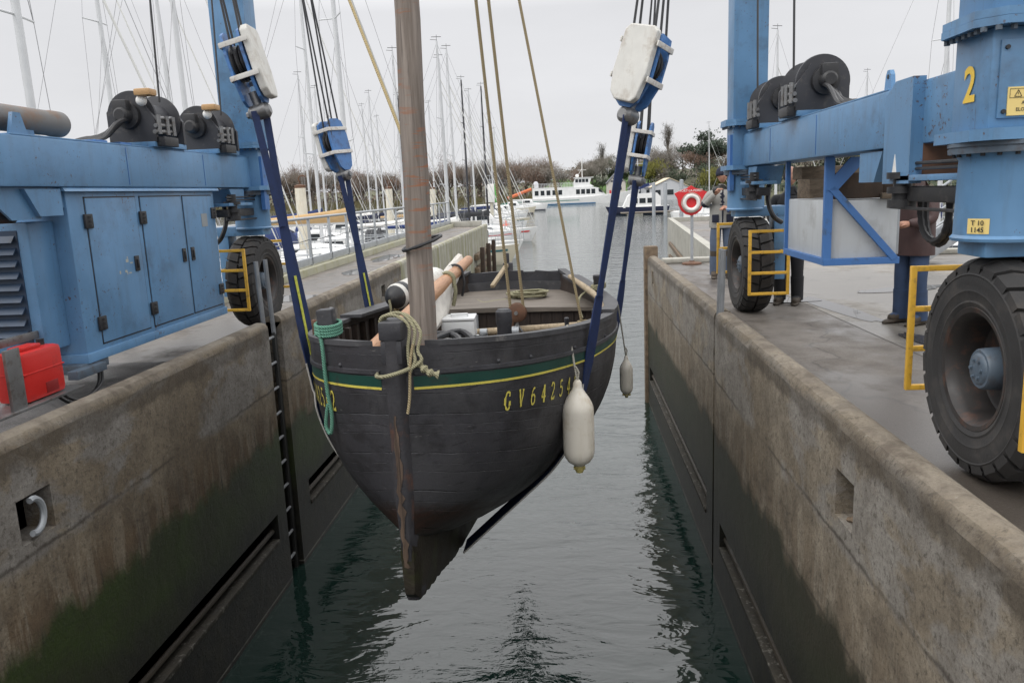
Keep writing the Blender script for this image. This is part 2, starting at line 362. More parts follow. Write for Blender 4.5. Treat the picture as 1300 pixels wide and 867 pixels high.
# ---------------------------------------------------------------- mesh helper
OFF = {}
def rotm(e): return Matrix.Rotation(e[2], 3, 'Z') @ Matrix.Rotation(e[1], 3, 'Y') @ Matrix.Rotation(e[0], 3, 'X')
class MB:
    def __init__(s): s.v = []; s.f = []; s.m = []; s.uv = {}; s.mi = 0; s.T = None
    def add(s, vs, fs):
        b = len(s.v)
        for p in vs:
            p = Vector(p)
            if s.T is not None: p = s.T @ p
            s.v.append(p)
        for f in fs: s.f.append([b + i for i in f]); s.m.append(s.mi)
        return b
    def box(s, x0, x1, y0, y1, z0, z1, bev=0):
        if bev:
            bev = min(bev, .45 * min(abs(x1 - x0), abs(y1 - y0), abs(z1 - z0)))
            bm = bmesh.new(); bmesh.ops.create_cube(bm, size=1)
            for v in bm.verts:
                v.co = Vector(((x0 + x1) / 2 + v.co.x * (x1 - x0), (y0 + y1) / 2 + v.co.y * (y1 - y0), (z0 + z1) / 2 + v.co.z * (z1 - z0)))
            bmesh.ops.bevel(bm, geom=bm.edges[:], offset=bev, segments=2, affect='EDGES', profile=.6)
            bm.verts.index_update(); s.add([v.co.copy() for v in bm.verts], [[v.index for v in f.verts] for f in bm.faces]); bm.free(); return s
        vs = [(x, y, z) for z in (z0, z1) for y in (y0, y1) for x in (x0, x1)]
        s.add(vs, [(0, 2, 3, 1), (4, 5, 7, 6), (0, 1, 5, 4), (2, 6, 7, 3), (0, 4, 6, 2), (1, 3, 7, 5)]); return s
    def bar(s, p0, p1, w, h, up=(0, 0, 1), bev=0):
        p0 = Vector(p0); p1 = Vector(p1); d = (p1 - p0); L = d.length; d.normalize()
        up = Vector(up); sd = d.cross(up)
        if sd.length < 1e-4: sd = d.cross(Vector((1, 0, 0)))
        sd.normalize(); u = sd.cross(d)
        Mx = Matrix((sd, d, u)).transposed().to_4x4(); Mx.translation = p0
        old = s.T; s.T = (old @ Mx) if old is not None else Mx
        s.box(-w / 2, w / 2, 0, L, -h / 2, h / 2, bev); s.T = old; return s
    def tube(s, pts, r, n=8, cap=True, closed=False):
        pts = [Vector(p) for p in pts]; N = len(pts)
        rs = r if isinstance(r, (list, tuple)) else [r] * N
        t = []
        for i in range(N):
            a = pts[(i - 1) % N] if (closed or i > 0) else pts[i]; b = pts[(i + 1) % N] if (closed or i < N - 1) else pts[i]
            q = (b - a); t.append(q.normalized() if q.length > 1e-9 else Vector((0, 0, 1)))
        ref = Vector((0, 0, 1)) if abs(t[0].z) < .9 else Vector((1, 0, 0))
        nrm = (ref - t[0] * ref.dot(t[0])).normalized()
        vs = []
        for i in range(N):
            nrm = (nrm - t[i] * nrm.dot(t[i]))
            nrm = nrm.normalized() if nrm.length > 1e-6 else t[i].orthogonal().normalized()
            bn = t[i].cross(nrm)
            for k in range(n):
                a = 2 * math.pi * k / n
                vs.append(pts[i] + (nrm * math.cos(a) + bn * math.sin(a)) * rs[i])
        fs = []
        for i in range(N if closed else N - 1):
            j = (i + 1) % N
            for k in range(n): fs.append((i * n + k, i * n + (k + 1) % n, j * n + (k + 1) % n, j * n + k))
        if cap and not closed:
            fs.append(tuple(range(n - 1, -1, -1))); fs.append(tuple((N - 1) * n + k for k in range(n)))
        s.add(vs, fs); return s
    def cyl(s, p0, p1, r, n=16, r2=None): return s.tube([p0, p1], [r, r if r2 is None else r2], n)
    def lathe(s, prof, org, ax, n=32, closed=False):
        # prof: (along axis, radius)
        org = Vector(org); ax = Vector(ax).normalized(); u = ax.orthogonal().normalized(); w = ax.cross(u)
        vs = []
        for (a, r) in prof:
            for k in range(n):
                t = 2 * math.pi * k / n; vs.append(org + ax * a + (u * math.cos(t) + w * math.sin(t)) * r)
        fs = []; P = len(prof)
        for i in range(P if closed else P - 1):
            j = (i + 1) % P
            for k in range(n): fs.append((i * n + k, i * n + (k + 1) % n, j * n + (k + 1) % n, j * n + k))
        s.add(vs, fs); return s
    def prism(s, poly, fn, d0, d1):
        # poly: 2D outline, fn(a,b,depth) -> 3D
        n = len(poly); vs = [fn(a, b, d0) for a, b in poly] + [fn(a, b, d1) for a, b in poly]
        fs = [tuple(range(n - 1, -1, -1)), tuple(range(n, 2 * n))] + [(i, (i + 1) % n, n + (i + 1) % n, n + i) for i in range(n)]
        s.add(vs, fs); return s
    def grid(s, rows):
        n = len(rows[0]); vs = [p for r in rows for p in r]
        fs = [(i * n + k, i * n + k + 1, (i + 1) * n + k + 1, (i + 1) * n + k) for i in range(len(rows) - 1) for k in range(n - 1)]
        return s.add(vs, fs)
    def ribbon(s, pts, wd, w, th=.008):
        # pts centre line, wd width directions
        pts = [Vector(p) for p in pts]; N = len(pts); vs = []
        for i in range(N):
            t = (pts[min(i + 1, N - 1)] - pts[max(i - 1, 0)]).normalized()
            d = Vector(wd[i]); d = (d - t * d.dot(t)).normalized(); nn = t.cross(d)
            ww = w[i] if isinstance(w, (list, tuple)) else w
            for a, b in ((-1, -1), (1, -1), (1, 1), (-1, 1)): vs.append(pts[i] + d * a * ww / 2 + nn * b * th / 2)
        fs = []
        for i in range(N - 1):
            for k in range(4): fs.append((i * 4 + k, i * 4 + (k + 1) % 4, (i + 1) * 4 + (k + 1) % 4, (i + 1) * 4 + k))
        fs += [(3, 2, 1, 0), tuple(4 * (N - 1) + k for k in range(4))]
        s.add(vs, fs); return s
    def sphere(s, c, r, n=12, m=8, sc=(1, 1, 1)):
        c = Vector(c)
        rows = []
        for i in range(m + 1):
            th = math.pi * i / m
            rows.append([c + Vector((r * sc[0] * math.sin(th) * math.cos(2 * math.pi * k / n), r * sc[1] * math.sin(th) * math.sin(2 * math.pi * k / n), r * sc[2] * math.cos(th))) for k in range(n + 1)])
        s.grid(rows); return s
    def build(s, name, mats, parent=None, loc=None, smooth=True, angle=38):
        off = Vector(loc) if loc is not None else (OFF.get(parent.name, Vector()) if parent else Vector())
        me = bpy.data.meshes.new(name)
        me.from_pydata([tuple(p - off) for p in s.v], [], s.f)
        if not isinstance(mats, (list, tuple)): mats = [mats]
        for m in mats: me.materials.append(M[m] if isinstance(m, str) else m)
        me.polygons.foreach_set('material_index', s.m)
        bm = bmesh.new(); bm.from_mesh(me)
        bmesh.ops.recalc_face_normals(bm, faces=bm.faces); bm.to_mesh(me); bm.free()
        if smooth:
            me.shade_smooth(); me.set_sharp_from_angle(angle=R(angle))
        me.update()
        o = bpy.data.objects.new(name, me); col.objects.link(o)
        if parent: o.parent = parent; OFF[o.name] = off
        else: o.location = off; OFF[o.name] = off
        return o

def tag(o, label=None, cat=None, group=None, kind=None):
    if label: o['label'] = label
    if cat: o['category'] = cat
    if group: o['group'] = group
    if kind: o['kind'] = kind
    return o
def empty(name, loc, label=None, cat=None, group=None):
    o = bpy.data.objects.new(name, None); o.empty_display_size = .2; col.objects.link(o); o.location = loc
    OFF[o.name] = Vector(loc); return tag(o, label, cat, group)
def kids(o): return [c for c in bpy.data.objects if c.parent == o]
def copy_tree(o, parent=None):
    c = o.copy(); col.objects.link(c)
    if parent: c.parent = parent
    for ch in kids(o): copy_tree(ch, c)
    return c
def lerp(a, b, t): return a + (b - a) * t
def crv(pts, n=8):
    # Catmull-Rom through pts
    P = [Vector(p) for p in pts]; out = []
    for i in range(len(P) - 1):
        a = P[max(i - 1, 0)]; b = P[i]; c = P[i + 1]; d = P[min(i + 2, len(P) - 1)]
        for k in range(n):
            t = k / n
            out.append(.5 * ((2 * b) + (c - a) * t + (2 * a - 5 * b + 4 * c - d) * t * t + (3 * b - a - 3 * c + d) * t ** 3))
    out.append(P[-1]); return out
def text_mesh(name, body, size, org, xd, yd, mat, parent, align='LEFT', lift=.003, bold=0, loc=None):
    cu = bpy.data.curves.new('txt', 'FONT'); cu.body = body; cu.size = size; cu.align_x = align; cu.offset = bold; cu.resolution_u = 3
    to = bpy.data.objects.new('txt', cu); col.objects.link(to)
    dg = bpy.context.evaluated_depsgraph_get()
    me = bpy.data.meshes.new_from_object(to.evaluated_get(dg))
    xd = Vector(xd).normalized(); yd = Vector(yd).normalized(); nn = xd.cross(yd)
    b = MB(); b.add([Vector(org) + xd * v.co.x + yd * v.co.y + nn * lift for v in me.vertices], [tuple(p.vertices) for p in me.polygons])
    bpy.data.objects.remove(to); bpy.data.meshes.remove(me); bpy.data.curves.remove(cu)
    return b.build(name, mat, parent, loc=loc, smooth=False)
def interp(xs, ys, x):
    n = len(xs)
    if x <= xs[0]: return ys[0]
    if x >= xs[-1]: return ys[-1]
    for i in range(n - 1):
        if xs[i] <= x <= xs[i + 1]: break
    h = xs[i + 1] - xs[i]; t = (x - xs[i]) / h
    def m(j):
        if j <= 0: return (ys[1] - ys[0]) / (xs[1] - xs[0])
        if j >= n - 1: return (ys[-1] - ys[-2]) / (xs[-1] - xs[-2])
        return (ys[j + 1] - ys[j - 1]) / (xs[j + 1] - xs[j - 1])
    return (2 * t**3 - 3 * t * t + 1) * ys[i] + (t**3 - 2 * t * t + t) * h * m(i) + (-2 * t**3 + 3 * t * t) * ys[i + 1] + (t**3 - t * t) * h * m(i + 1)
# ================================================================ setting
XL, XR = -3.386, 1.556
b = MB(); b.add([(-900, -60, WATER), (900, -60, WATER), (900, 1400, WATER), (-900, 1400, WATER)], [(0, 1, 2, 3)])
tag(b.build('water', 'water', smooth=False), kind='structure')

def quay(name, mat, poly, z0=-4.2, z1=0.0):
    b = MB(); b.prism(poly, lambda x, y, d: (x, y, d), z0, z1); return tag(b.build(name, mat, smooth=False), kind='structure')
quay('quay_right', 'quayR', [(XR + .20, -8), (60, -8), (60, 15.3), (8.2, 15.3), (8.2, 16.75), (XR + .20, 16.75)])
b = MB(); b.add([(3.42, -8, .004), (60, -8, .004), (60, 15.28, .004), (8.2, 15.28, .004), (8.2, 16.4, .004), (2.72, 16.4, .004), (3.05, 12, .004)], [tuple(range(7))])
tag(b.build('yard', 'yard', smooth=False), kind='structure')
quay('quay_left', 'quayL', [(-5.9, 7.75), (XL - .20, 7.75), (XL - .20, 15.7), (-5.9, 15.7)])
quay('quay_left_near', 'quayD', [(-7.5, -8), (XL - .20, -8), (XL - .20, 7.75), (-7.5, 7.75)], -4.2, .003)
quay('quay_head', 'quayR', [(XL - .20, -8), (XR + .20, -8), (XR + .20, .35), (XL - .20, .35)])
quay('jetty_deck', 'quayL', [(-5.9, 15.7), (-4.3, 15.7), (-4.2, 39.2), (-5.9, 39.2)], -4.2, -.02)
# raised end of the jetty and yellowish kerb under the railing
b = MB(); b.box(-5.9, -4.25, 38.9, 39.2, -.02, .25, .02)
tag(b.build('jetty_end_kerb', 'palewall'), kind='structure')
b = MB(); b.box(-6.02, -5.62, 7.6, 39.2, -.5, .14, .02)
M['kerb'] = pm('mossy_kerb', (.33, .32, .24), .85, var=.15, scale=2, dirt=(.24, .23, .11), dirt_amt=.5, dirt_scale=3)
tag(b.build('kerb', 'kerb'), kind='structure')
b = MB(); b.box(1.95, 9.0, 16.45, 16.75, .004, .10, .02)
tag(b.build('quay_edge_kerb', 'palewall'), kind='structure')
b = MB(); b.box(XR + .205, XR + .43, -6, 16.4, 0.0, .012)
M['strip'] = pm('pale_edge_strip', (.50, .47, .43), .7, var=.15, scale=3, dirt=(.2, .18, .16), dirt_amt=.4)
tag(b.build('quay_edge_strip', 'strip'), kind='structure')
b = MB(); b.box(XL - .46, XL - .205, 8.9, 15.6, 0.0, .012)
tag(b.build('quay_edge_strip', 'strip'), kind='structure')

def puddle(cx, cy, rx, ry, seed, rot=0, z=.004):
    rn = random.Random(seed); n = 72; ph = [rn.uniform(0, 6.28) for _ in range(5)]
    vs = [(cx, cy, z)]
    for k in range(n):
        a = 2 * math.pi * k / n; q = 1 + sum(.15 / (j + 1) * math.sin((j + 2) * a + ph[j]) for j in range(5))
        x, y = rx * q * math.cos(a), ry * q * math.sin(a)
        vs.append((cx + x * math.cos(rot) - y * math.sin(rot), cy + x * math.sin(rot) + y * math.cos(rot), z))
    b = MB(); b.add(vs, [(0, 1 + k, 1 + (k + 1) % n) for k in range(n)])
    return tag(b.build('puddle', 'puddle', smooth=False), kind='structure')
puddle(3.34, 9.9, .15, 1.15, 1, R(7), .008); puddle(4.75, 11.5, .75, .22, 2, .25, .010); puddle(2.95, 10.75, .34, .28, 3, 0, .012); puddle(3.46, 7.75, .11, .55, 4, R(5), .010); puddle(5.4, 10.2, .4, .16, 6, .2, .008)
puddle(-4.6, 12.7, .6, .5, 7, z=.004); puddle(-4.9, 21, .3, 1.4, 8, z=-.016); puddle(-4.75, 17.2, .28, .7, 9, z=-.016)
puddle(-4.05, 5.0, .12, .45, 10, z=.007)

M['slotrail'] = pm('slot_rail_steel', (.045, .036, .026), .55, var=.4, scale=6, dirt=(.02, .018, .014), dirt_amt=.5)
def wall(name, X, sgn, y0, y1, slot, holes, mat, label, cat, ztop=.27, thick=.20, zb=-4.2, slope=0):
    """quay wall: face at X looking into the dock; sgn +1 = body towards +X"""
    root = empty(name, (X, 0, 0), label, cat, None)
    b = MB()
    ys = {y0, y1}; zs = {zb, ztop - .08}; H = list(holes) + ([slot] if slot else [])
    for (a, c, lo, hi, dp) in H: ys |= {a, c}; zs |= {lo, hi}
    n = max(2, int((y1 - y0) / .35))
    for i in range(1, n): ys.add(y0 + (y1 - y0) * i / n)
    ys = sorted(ys); zs = sorted(zs)
    def inhole(y, z): return any(a < y < c and lo < z < hi for a, c, lo, hi, dp in H)
    for i in range(len(ys) - 1):
        for j in range(len(zs) - 1):
            if not inhole((ys[i] + ys[i + 1]) / 2, (zs[j] + zs[j + 1]) / 2):
                b.add([(X, ys[i], zs[j]), (X, ys[i + 1], zs[j]), (X, ys[i + 1], zs[j + 1]), (X, ys[i], zs[j + 1])], [(0, 1, 2, 3)])
    for (a, c, lo, hi, dp) in H:
        x2 = X + sgn * dp
        b.add([(X, a, lo), (X, c, lo), (X, c, hi), (X, a, hi), (x2, a, lo), (x2, c, lo), (x2, c, hi), (x2, a, hi)],
              [(4, 5, 6, 7), (0, 1, 5, 4), (3, 2, 6, 7), (0, 3, 7, 4), (1, 2, 6, 5)])
    for y in (y0, y1):
        b.add([(X, y, zb), (X + sgn * thick, y, zb), (X + sgn * thick, y, ztop - .08), (X, y, ztop - .08)], [(0, 1, 2, 3)])
    w = b.build('wall_face', mat, root, smooth=False)
    # coping, slightly worn along its length
    rows = []; rn = random.Random(name + label); prof = [(0, -.08), (.006, -.045), (.03, -.012), (.08, 0), (thick - .07, 0), (thick - .02, -.02), (thick, -.06), (thick, -.30)]
    n = max(2, int((y1 - y0) / .045))
    c = MB()
    ph = [rn.uniform(0, 6) for _ in range(6)]; chips = [(rn.uniform(y0, y1), rn.uniform(.05, .16), rn.uniform(.006, .02)) for _ in range(int((y1 - y0) * 1.6))]
    for i in range(n + 1):
        y = lerp(y0, y1, i / n)
        k = .002 * math.sin(y * 4 + ph[0]) + .002 * math.sin(y * 11 + ph[1]) + rn.uniform(-.0025, .0025)
        for cy_, cw, cd in chips:
            if abs(y - cy_) < cw: k += cd * (1 - abs(y - cy_) / cw) ** .5
        rows.append([(X + sgn * (px + (k if 0 < q < 4 else 0)), y, ztop + pz + (-k * .6 if 0 < q < 4 else 0)) for q, (px, pz) in enumerate(prof)])
    c.grid(rows)
    for r in (rows[0], rows[-1]): c.add(r, [tuple(range(len(r)))])
    c.build('coping', mat, root)
    if slot:
        a, cc, lo, hi, dp = slot
        t = MB(); x_a, x_b = sorted((X - sgn * .015, X + sgn * (dp - .02))); t.box(x_a, x_b, a + .03, cc - .02, lo + .006, lo + .055, .01)
        t.build('rubbing_strake', 'barnacle', root)
        t = MB(); t.tube([(X + sgn * .06, a + .05, lo + .155), (X + sgn * .06, cc - .05, lo + .155)], .028, 8)
        t.build('slot_rail', 'slotrail', root)
    return root

wall('quay_wall', XL, -1, -3, 8.47, (-2.9, 8.2, -2.24, -1.9, .2), [(4.27, 4.59, -.42, -.13, .2)], 'wallL',
     'near stained concrete quay wall with green algae, left of the dock, with mooring ring recess', 'quay wall')
wall('quay_wall', XL, -1, 8.88, 15.65, (9.3, 15.3, -2.24, -1.9, .2), [(13.9, 14.2, -.2, .02, .15)], 'wallL',
     'brown concrete quay wall behind the boat, between ladder gap and pale jetty', 'quay wall', ztop=.29)
wall('quay_wall', XR, 1, -3, 8.47, (-2.9, 8.12, -2.34, -2.02, .2), [(4.27, 4.56, -.38, -.09, .22)], 'wallR',
     'near grey-brown concrete quay wall on the right with a rounded worn coping', 'quay wall', ztop=.24)
wall('quay_wall', XR + .03, 1, 8.72, 16.0, (9.1, 15.7, -2.34, -2.0, .2), [(14.9, 15.2, -.25, .0, .15)], 'wallR',
     'farther weathered concrete quay wall on the right ending at a wooden post', 'quay wall', ztop=.22)
wall('jetty_wall', -3.98, -1, 15.7, 39.2, None, [], 'jetty', 'long pale jetty wall streaked with algae beyond the boat mast', 'jetty wall', ztop=.08)
# timber fendering at the end of the jetty
r = empty('timber_fender', (-3.9, 37, WATER), 'weathered mossy timber fender rails at the far end of the pale jetty', 'fender')
for z in (-2.3, -1.75, -1.2):
    b = MB(); b.box(-3.97, -3.78, 33, 39.3, z, z + .25, .03); b.build('rail', 'baulk', r)
for y in (33.6, 36.2, 38.8):
    b = MB(); b.box(-3.78, -3.60, y, y + .25, -4, -.7, .03); b.build('pile', 'baulk_dark', r)
# mooring ring of the near left recess
b = MB(); b.tube([(XL + .005, 4.40 + .09 * math.cos(a), -.27 + .11 * math.sin(a)) for a in [i * math.pi / 10 - math.pi * .5 - .4 for i in range(13)]], .021, 8)
tag(b.build('mooring_ring', 'galv', loc=(XL, 4.4, -.4)), 'pale curved mooring bar in the left quay wall recess', 'mooring ring')
b = MB()
rn = random.Random(4)
for k in range(14): b.sphere((XR + rn.uniform(.04, .18), rn.uniform(4.3, 4.53), -.375 + rn.uniform(0, .03)), rn.uniform(.012, .03), 6, 4, (1, 1, .7))
tag(b.build('rubble', 'baulk', loc=(XR + .1, 4.4, -.38)), 'crumbled mossy rubble lying in the right quay wall recess', 'rubble', kind='stuff')

M['ladder'] = pm('ladder_steel', (.24, .25, .26), .55, .3, var=.2, scale=9)
M['ladderdark'] = pm('ladder_stringer', (.035, .035, .034), .6, .2, var=.3, scale=9)
def ladder(X, sgn, y0, y1, label, zt=.95, zb=-3.4):
    root = empty('dock_ladder', (X, y0, zb), label, 'ladder')
    xx = X + sgn * .075
    for y in (y0, y1):
        b = MB(); b.box(xx - .02, xx + .02, y - .035, y + .035, zb, .1, .006); b.build('stringer', 'ladderdark', root)
        b = MB(); b.tube([(xx, y, .08), (xx + sgn * .02, y, zt - .02), (xx + sgn * .02, y, zt)], .026, 10); b.build('handhold', 'ladder', root)
    k = 0; z = zb + .15
    while z < .1:
        b = MB(); b.tube([(xx, y0 + .02, z), (xx, y1 - .02, z)], .017, 8); b.build('rung', 'ladder', root); z += .3
    return root
ladder(XL, -1, 8.545, 8.82, 'grey steel ladder set in the gap of the left quay wall')
ladder(XR, 1, 8.53, 8.68, 'steel ladder with two posts in the gap of the right quay wall', .9)
# wooden post at the end of the right wall
b = MB(); b.box(1.53, 1.80, 16.02, 16.28, -4, .40, .025)
tag(b.build('wooden_post', 'baulk', loc=(1.66, 16.15, WATER)), 'square weathered mooring post at the far end of right quay wall', 'post')

# railing on the left quay
r = empty('railing', (-5.82, 8.2, .14), 'long grey galvanised railing along the left quay kerb', 'railing')
b = MB(); b.tube([(-5.82, 8.2, 1.2), (-5.82, 39, 1.2)], .032, 10); b.build('top_rail', 'galv', r)
b = MB(); b.box(-5.85, -5.79, 8.2, 39, .16, .32, .008); b.build('kick_plate', 'galv', r)
b = MB()
for z in (.72,):
    pts = []
    for i in range(21):
        y = 8.2 + i * 1.54
        pts += [(-5.82, y, z), (-5.82, y + .77, z - .03)]
    b.tube(pts[:-1], .008, 6)
b.build('wire', 'wire', r)
for i in range(21):
    b = MB(); b.box(-5.85, -5.79, 8.25 + i * 1.535, 8.31 + i * 1.535, .1, 1.18, .006); b.build('post', 'galv', r)

# right-hand jetty beyond the quay
b = MB(); b.prism([(3.25, 16.8), (4.86, 38.7), (6.9, 38.7), (5.5, 16.8)], lambda x, y, d: (x, y, d), -4.2, -.13)
tag(b.build('jetty_deck_right', 'quayL', smooth=False), kind='structure')
r = empty('jetty_wall', (3.3, 16.8, 0), 'pale concrete jetty wall beyond the right quay, behind the red lifebuoy', 'jetty wall')
b = MB(); b.prism([(3.22, 16.8), (4.83, 38.75), (5.05, 38.75), (3.45, 16.8)], lambda x, y, d: (x, y, d), -4.2, .04); b.build('wall_face', 'palewall', r, smooth=False)
b = MB(); b.prism([(4.83, 38.45), (4.83, 38.85), (6.9, 38.85), (6.9, 38.45)], lambda x, y, d: (x, y, d), -4.2, .05); b.build('end_wall', 'palewall', r, smooth=False)
b = MB(); b.bar((3.16, 17.2, -.95), (4.5, 35.5, -.95), .1, .16, bev=.02); b.bar((3.16, 17.2, -1.5), (4.5, 35.5, -1.5), .1, .16, bev=.02); b.build('fender_rail', 'baulk', r)

# lifebuoy on its stand
r = empty('lifebuoy', (2.50, 16.2, 0), 'red and white lifebuoy in a red holder on a thin post', 'lifebuoy')
Y = 16.2
b = MB(); b.lathe([(0, 0), (0, .2), (.03, .19), (.05, .06), (.07, .05)], (2.50, Y, 0.004), (0, 0, 1), 20); b.build('base', 'rust', r)
b = MB(); b.cyl((2.50, Y, .05), (2.50, Y, 1.1), .03); b.build('post', 'galv', r)
sh = [(-.33, .20), (-.18, .27), (-.09, .29), (0, .35), (.09, .29), (.18, .27), (.33, .20), (.27, .10), (.25, -.03), (.19, -.15), (.10, -.22), (0, -.245), (-.10, -.22), (-.19, -.15), (-.25, -.03), (-.27, .10)]
b = MB(); b.prism(sh, lambda x, z, d: (2.475 + x, Y - .06 + d, 1.225 + z), 0, .05); b.build('holder', 'lifered', r)
b = MB()
n = 30
pts = [(2.475 + .140 * math.cos(2 * math.pi * k / n), Y - .085, 1.235 + .140 * math.sin(2 * math.pi * k / n)) for k in range(n)]
b.tube(pts, .040, 10, closed=True); ring = b.build('ring', 'whiteplain', r)
b = MB()
b.tube([(2.475 + .195 * math.cos(2 * math.pi * k / n), Y - .10 - .015 * math.sin(k * 1.2), 1.235 + .19 * math.sin(2 * math.pi * k / n)) for k in range(n)], .008, 6, closed=True); b.build('grab_line', 'rope_thin', ring)
text_mesh('lettering', 'PORT-LA-FORET', .062, (2.475, Y - .06, 1.452), (1, 0, 0), (0, 0, 1), 'whiteplain', r, 'CENTER', .005, .001)

# low stained wall and steel steps at the right rear
r = empty('low_wall', (10, 15.5, 0), 'low stained concrete wall behind the steel steps on the far right', 'wall')
b = MB(); b.box(8.22, 30, 15.35, 15.7, -.2, .42, .02); b.build('wall_face', 'palewall', r)
b = MB(); b.box(8.2, 30, 15.3, 15.75, .42, .50, .01); b.build('coping', 'palewall', r)
r = empty('steel_steps', (6.5, 14.9, 0), 'grey steel steps with handrail climbing to the right behind the big wheel', 'steps')
for yy in (14.5, 15.2):
    b = MB(); b.bar((6.25, yy, .10), (8.95, yy, 1.94), .05, .20, bev=.008); b.build('stringer', 'galv', r)
    b = MB(); b.tube([(6.3, yy, .1), (6.3, yy, .95), (8.95, yy, 2.85)], .025, 8); b.tube([(6.3, yy, .55), (8.95, yy, 2.4)], .018, 8)
    for t in (.33, .66, 1): b.tube([(6.3 + 2.65 * t, yy, .1 + 1.82 * t), (6.3 + 2.65 * t, yy, .95 + 1.9 * t)], .018, 8)
    b.build('handrail', 'galv', r)
for k in range(8):
    b = MB(); x = 6.45 + k * .32; z = .22 + k * .218; b.box(x - .14, x + .14, 14.53, 15.17, z - .02, z + .02, .004); b.build('tread', 'galv', r)
b = MB(); b.prism([(-3.98, 6.62), (-3.90, 6.60), (-3.88, 6.66), (-3.93, 6.70), (-3.99, 6.68)], lambda x, y, d: (x, y, d + .004), 0, .006)
tag(b.build('paper_scrap', 'whiteplain', loc=(-3.94, 6.65, 0)), 'small white paper scrap on the dark left quay below the cabinet', 'litter')
# ================================================================ the old wooden boat hanging in the slings
S0 = (-1.08, 4.65); DIR = (.345, 5.85); BL = math.hypot(*DIR); DX, DY = DIR[0] / BL, DIR[1] / BL
def W(s, x, z): return Vector((S0[0] + DX * s + DY * x, S0[1] + DY * s - DX * x, z))
BS = [0, .15, .4, .8, 1.4, 2.1, 3.0, 4.0, 5.0, 5.86]; BV = [.06, .34, .62, .86, 1.08, 1.23, 1.34, 1.33, 1.1, .68]
SMAX = 5.86
def zr(s): return .34 + .36 * ((4.2 - s) / 4.2) ** 1.4 if s < 4.2 else .34 + .2 * ((s - 4.2) / 1.66) ** 2
def zk(s): return interp([0, .3, 1.0, 1.6, 2.5, 3.5, 4.6, 5.3, 5.86], [-.53, -.68, -.93, -1.05, -1.15, -1.15, -.9, -.5, -.1], s)
def half(s, z, inset=0):
    u = min(max((zr(s) - z) / (zr(s) - zk(s)), 0), 1)
    n = interp([0, .5, 1.3, 2.5, 6], [2.5, 2.8, 3.1, 3.2, 2.6], s)
    return max(.05 + (interp(BS, BV, s) - .05) * (1 - u ** n) ** (1 / 1.4) - inset, .0)
SS = [0, .02, .05, .1, .15, .22, .3, .4, .5, .62, .75, .9, 1.05, 1.2, 1.4, 1.6, 1.8, 2.0, 2.25, 2.5, 2.75, 3.0, 3.3, 3.6, 3.9, 4.2, 4.5, 4.75, 5.0, 5.25, 5.5, 5.7, 5.86]
boat = empty('wooden_boat', (-.9, 7.5, -1.4), 'black tarred wooden sailing boat with green and yellow band, hanging in blue slings', 'boat')
NZ = 22
def frac(j): return (j / NZ)
def hull_shell(inset, zb=None, zt=0):
    b = MB(); uvs = []
    for sg in (1, -1):
        rows = []
        for s in SS:
            row = []
            for j in range(NZ + 1):
                # finer spacing near the garboard
                fr = frac(j); fr = fr if fr < .8 else .8 + .2 * (1 - (1 - (fr - .8) / .2) ** 1.6)
                z = zr(s) + zt - fr * (zr(s) + zt - zk(s))
                if zb is not None: z = max(z, zb)
                row.append(W(s, sg * half(s, z, inset), z))
                uvs.append((s * 1.0, fr * 16))
            rows.append(row)
        b.grid(rows)
    return b, uvs
b, uvs = hull_shell(0)
# transom
s = SMAX
row = []
for sg in (-1, 1):
    for j in range(NZ + 1): pass
vs = []; n = NZ
for j in range(n + 1):
    z = zr(s) - j / n * (zr(s) - zk(s)); vs += [W(s, -half(s, z), z), W(s, half(s, z), z)]; uvs += [(0, j / n * 16)] * 2
b.add(vs, [(2 * j, 2 * j + 1, 2 * j + 3, 2 * j + 2) for j in range(n)])
hull = b.build('hull', 'hull', boat, angle=60)
ul = hull.data.uv_layers.new(name='planks')
for lp in hull.data.loops: ul.data[lp.index].uv = uvs[lp.vertex_index]
# inside ceiling boards
b, _ = hull_shell(.07, -.42, -.005)
b.build('inner_boards', 'bulkwood', boat)
b = MB(); rows = []
for s in SS[5:-3]: rows.append([W(s, -half(s, -.4, .07), -.40), W(s, half(s, -.4, .07), -.40)])
b.grid(rows); b.build('floor_boards', 'baulk_dark', boat, smooth=False)
# ribs inside
for k in range(13):
    s = .55 + k * .33
    if s > 4.4: continue
    for sg in (1, -1):
        b = MB(); pts = [W(s, sg * half(s, z, .10), z) for z in [zr(s) - .05 - i * (zr(s) + .4) / 6 for i in range(7)]]
        b.ribbon(pts, [(DX, DY, 0)] * 7, .07, .06); b.build('rib', 'bulkwood', boat)
# rail cap: closed ring strip per side
def strip(fx0, fx1, fz, name, mat, s0=0., s1=SMAX, th=.035, parent=None):
    b = MB()
    for sg in (1, -1):
        rows = []
        for s in [q for q in SS if s0 <= q <= s1]:
            a, c, z = fx0(s), fx1(s), fz(s)
            rows.append([W(s, sg * a, z), W(s, sg * a, z + th), W(s, sg * c, z + th), W(s, sg * c, z), W(s, sg * a, z)])
        b.grid(rows)
        for r_ in (rows[0], rows[-1]): b.add(r_[:4], [(0, 1, 2, 3)])
    return b.build(name, mat, parent or boat, angle=30)
strip(lambda s: half(s, zr(s)) + .012, lambda s: max(half(s, zr(s)) - .09, .0), lambda s: zr(s) - .006, 'rail_cap', 'railcap', .1)
strip(lambda s: half(s, zr(s)) + .016, lambda s: max(half(s, zr(s)) - .20, .0), lambda s: zr(s) + .03, 'covering_board', 'railcap', 2.6, 5.6, .03)
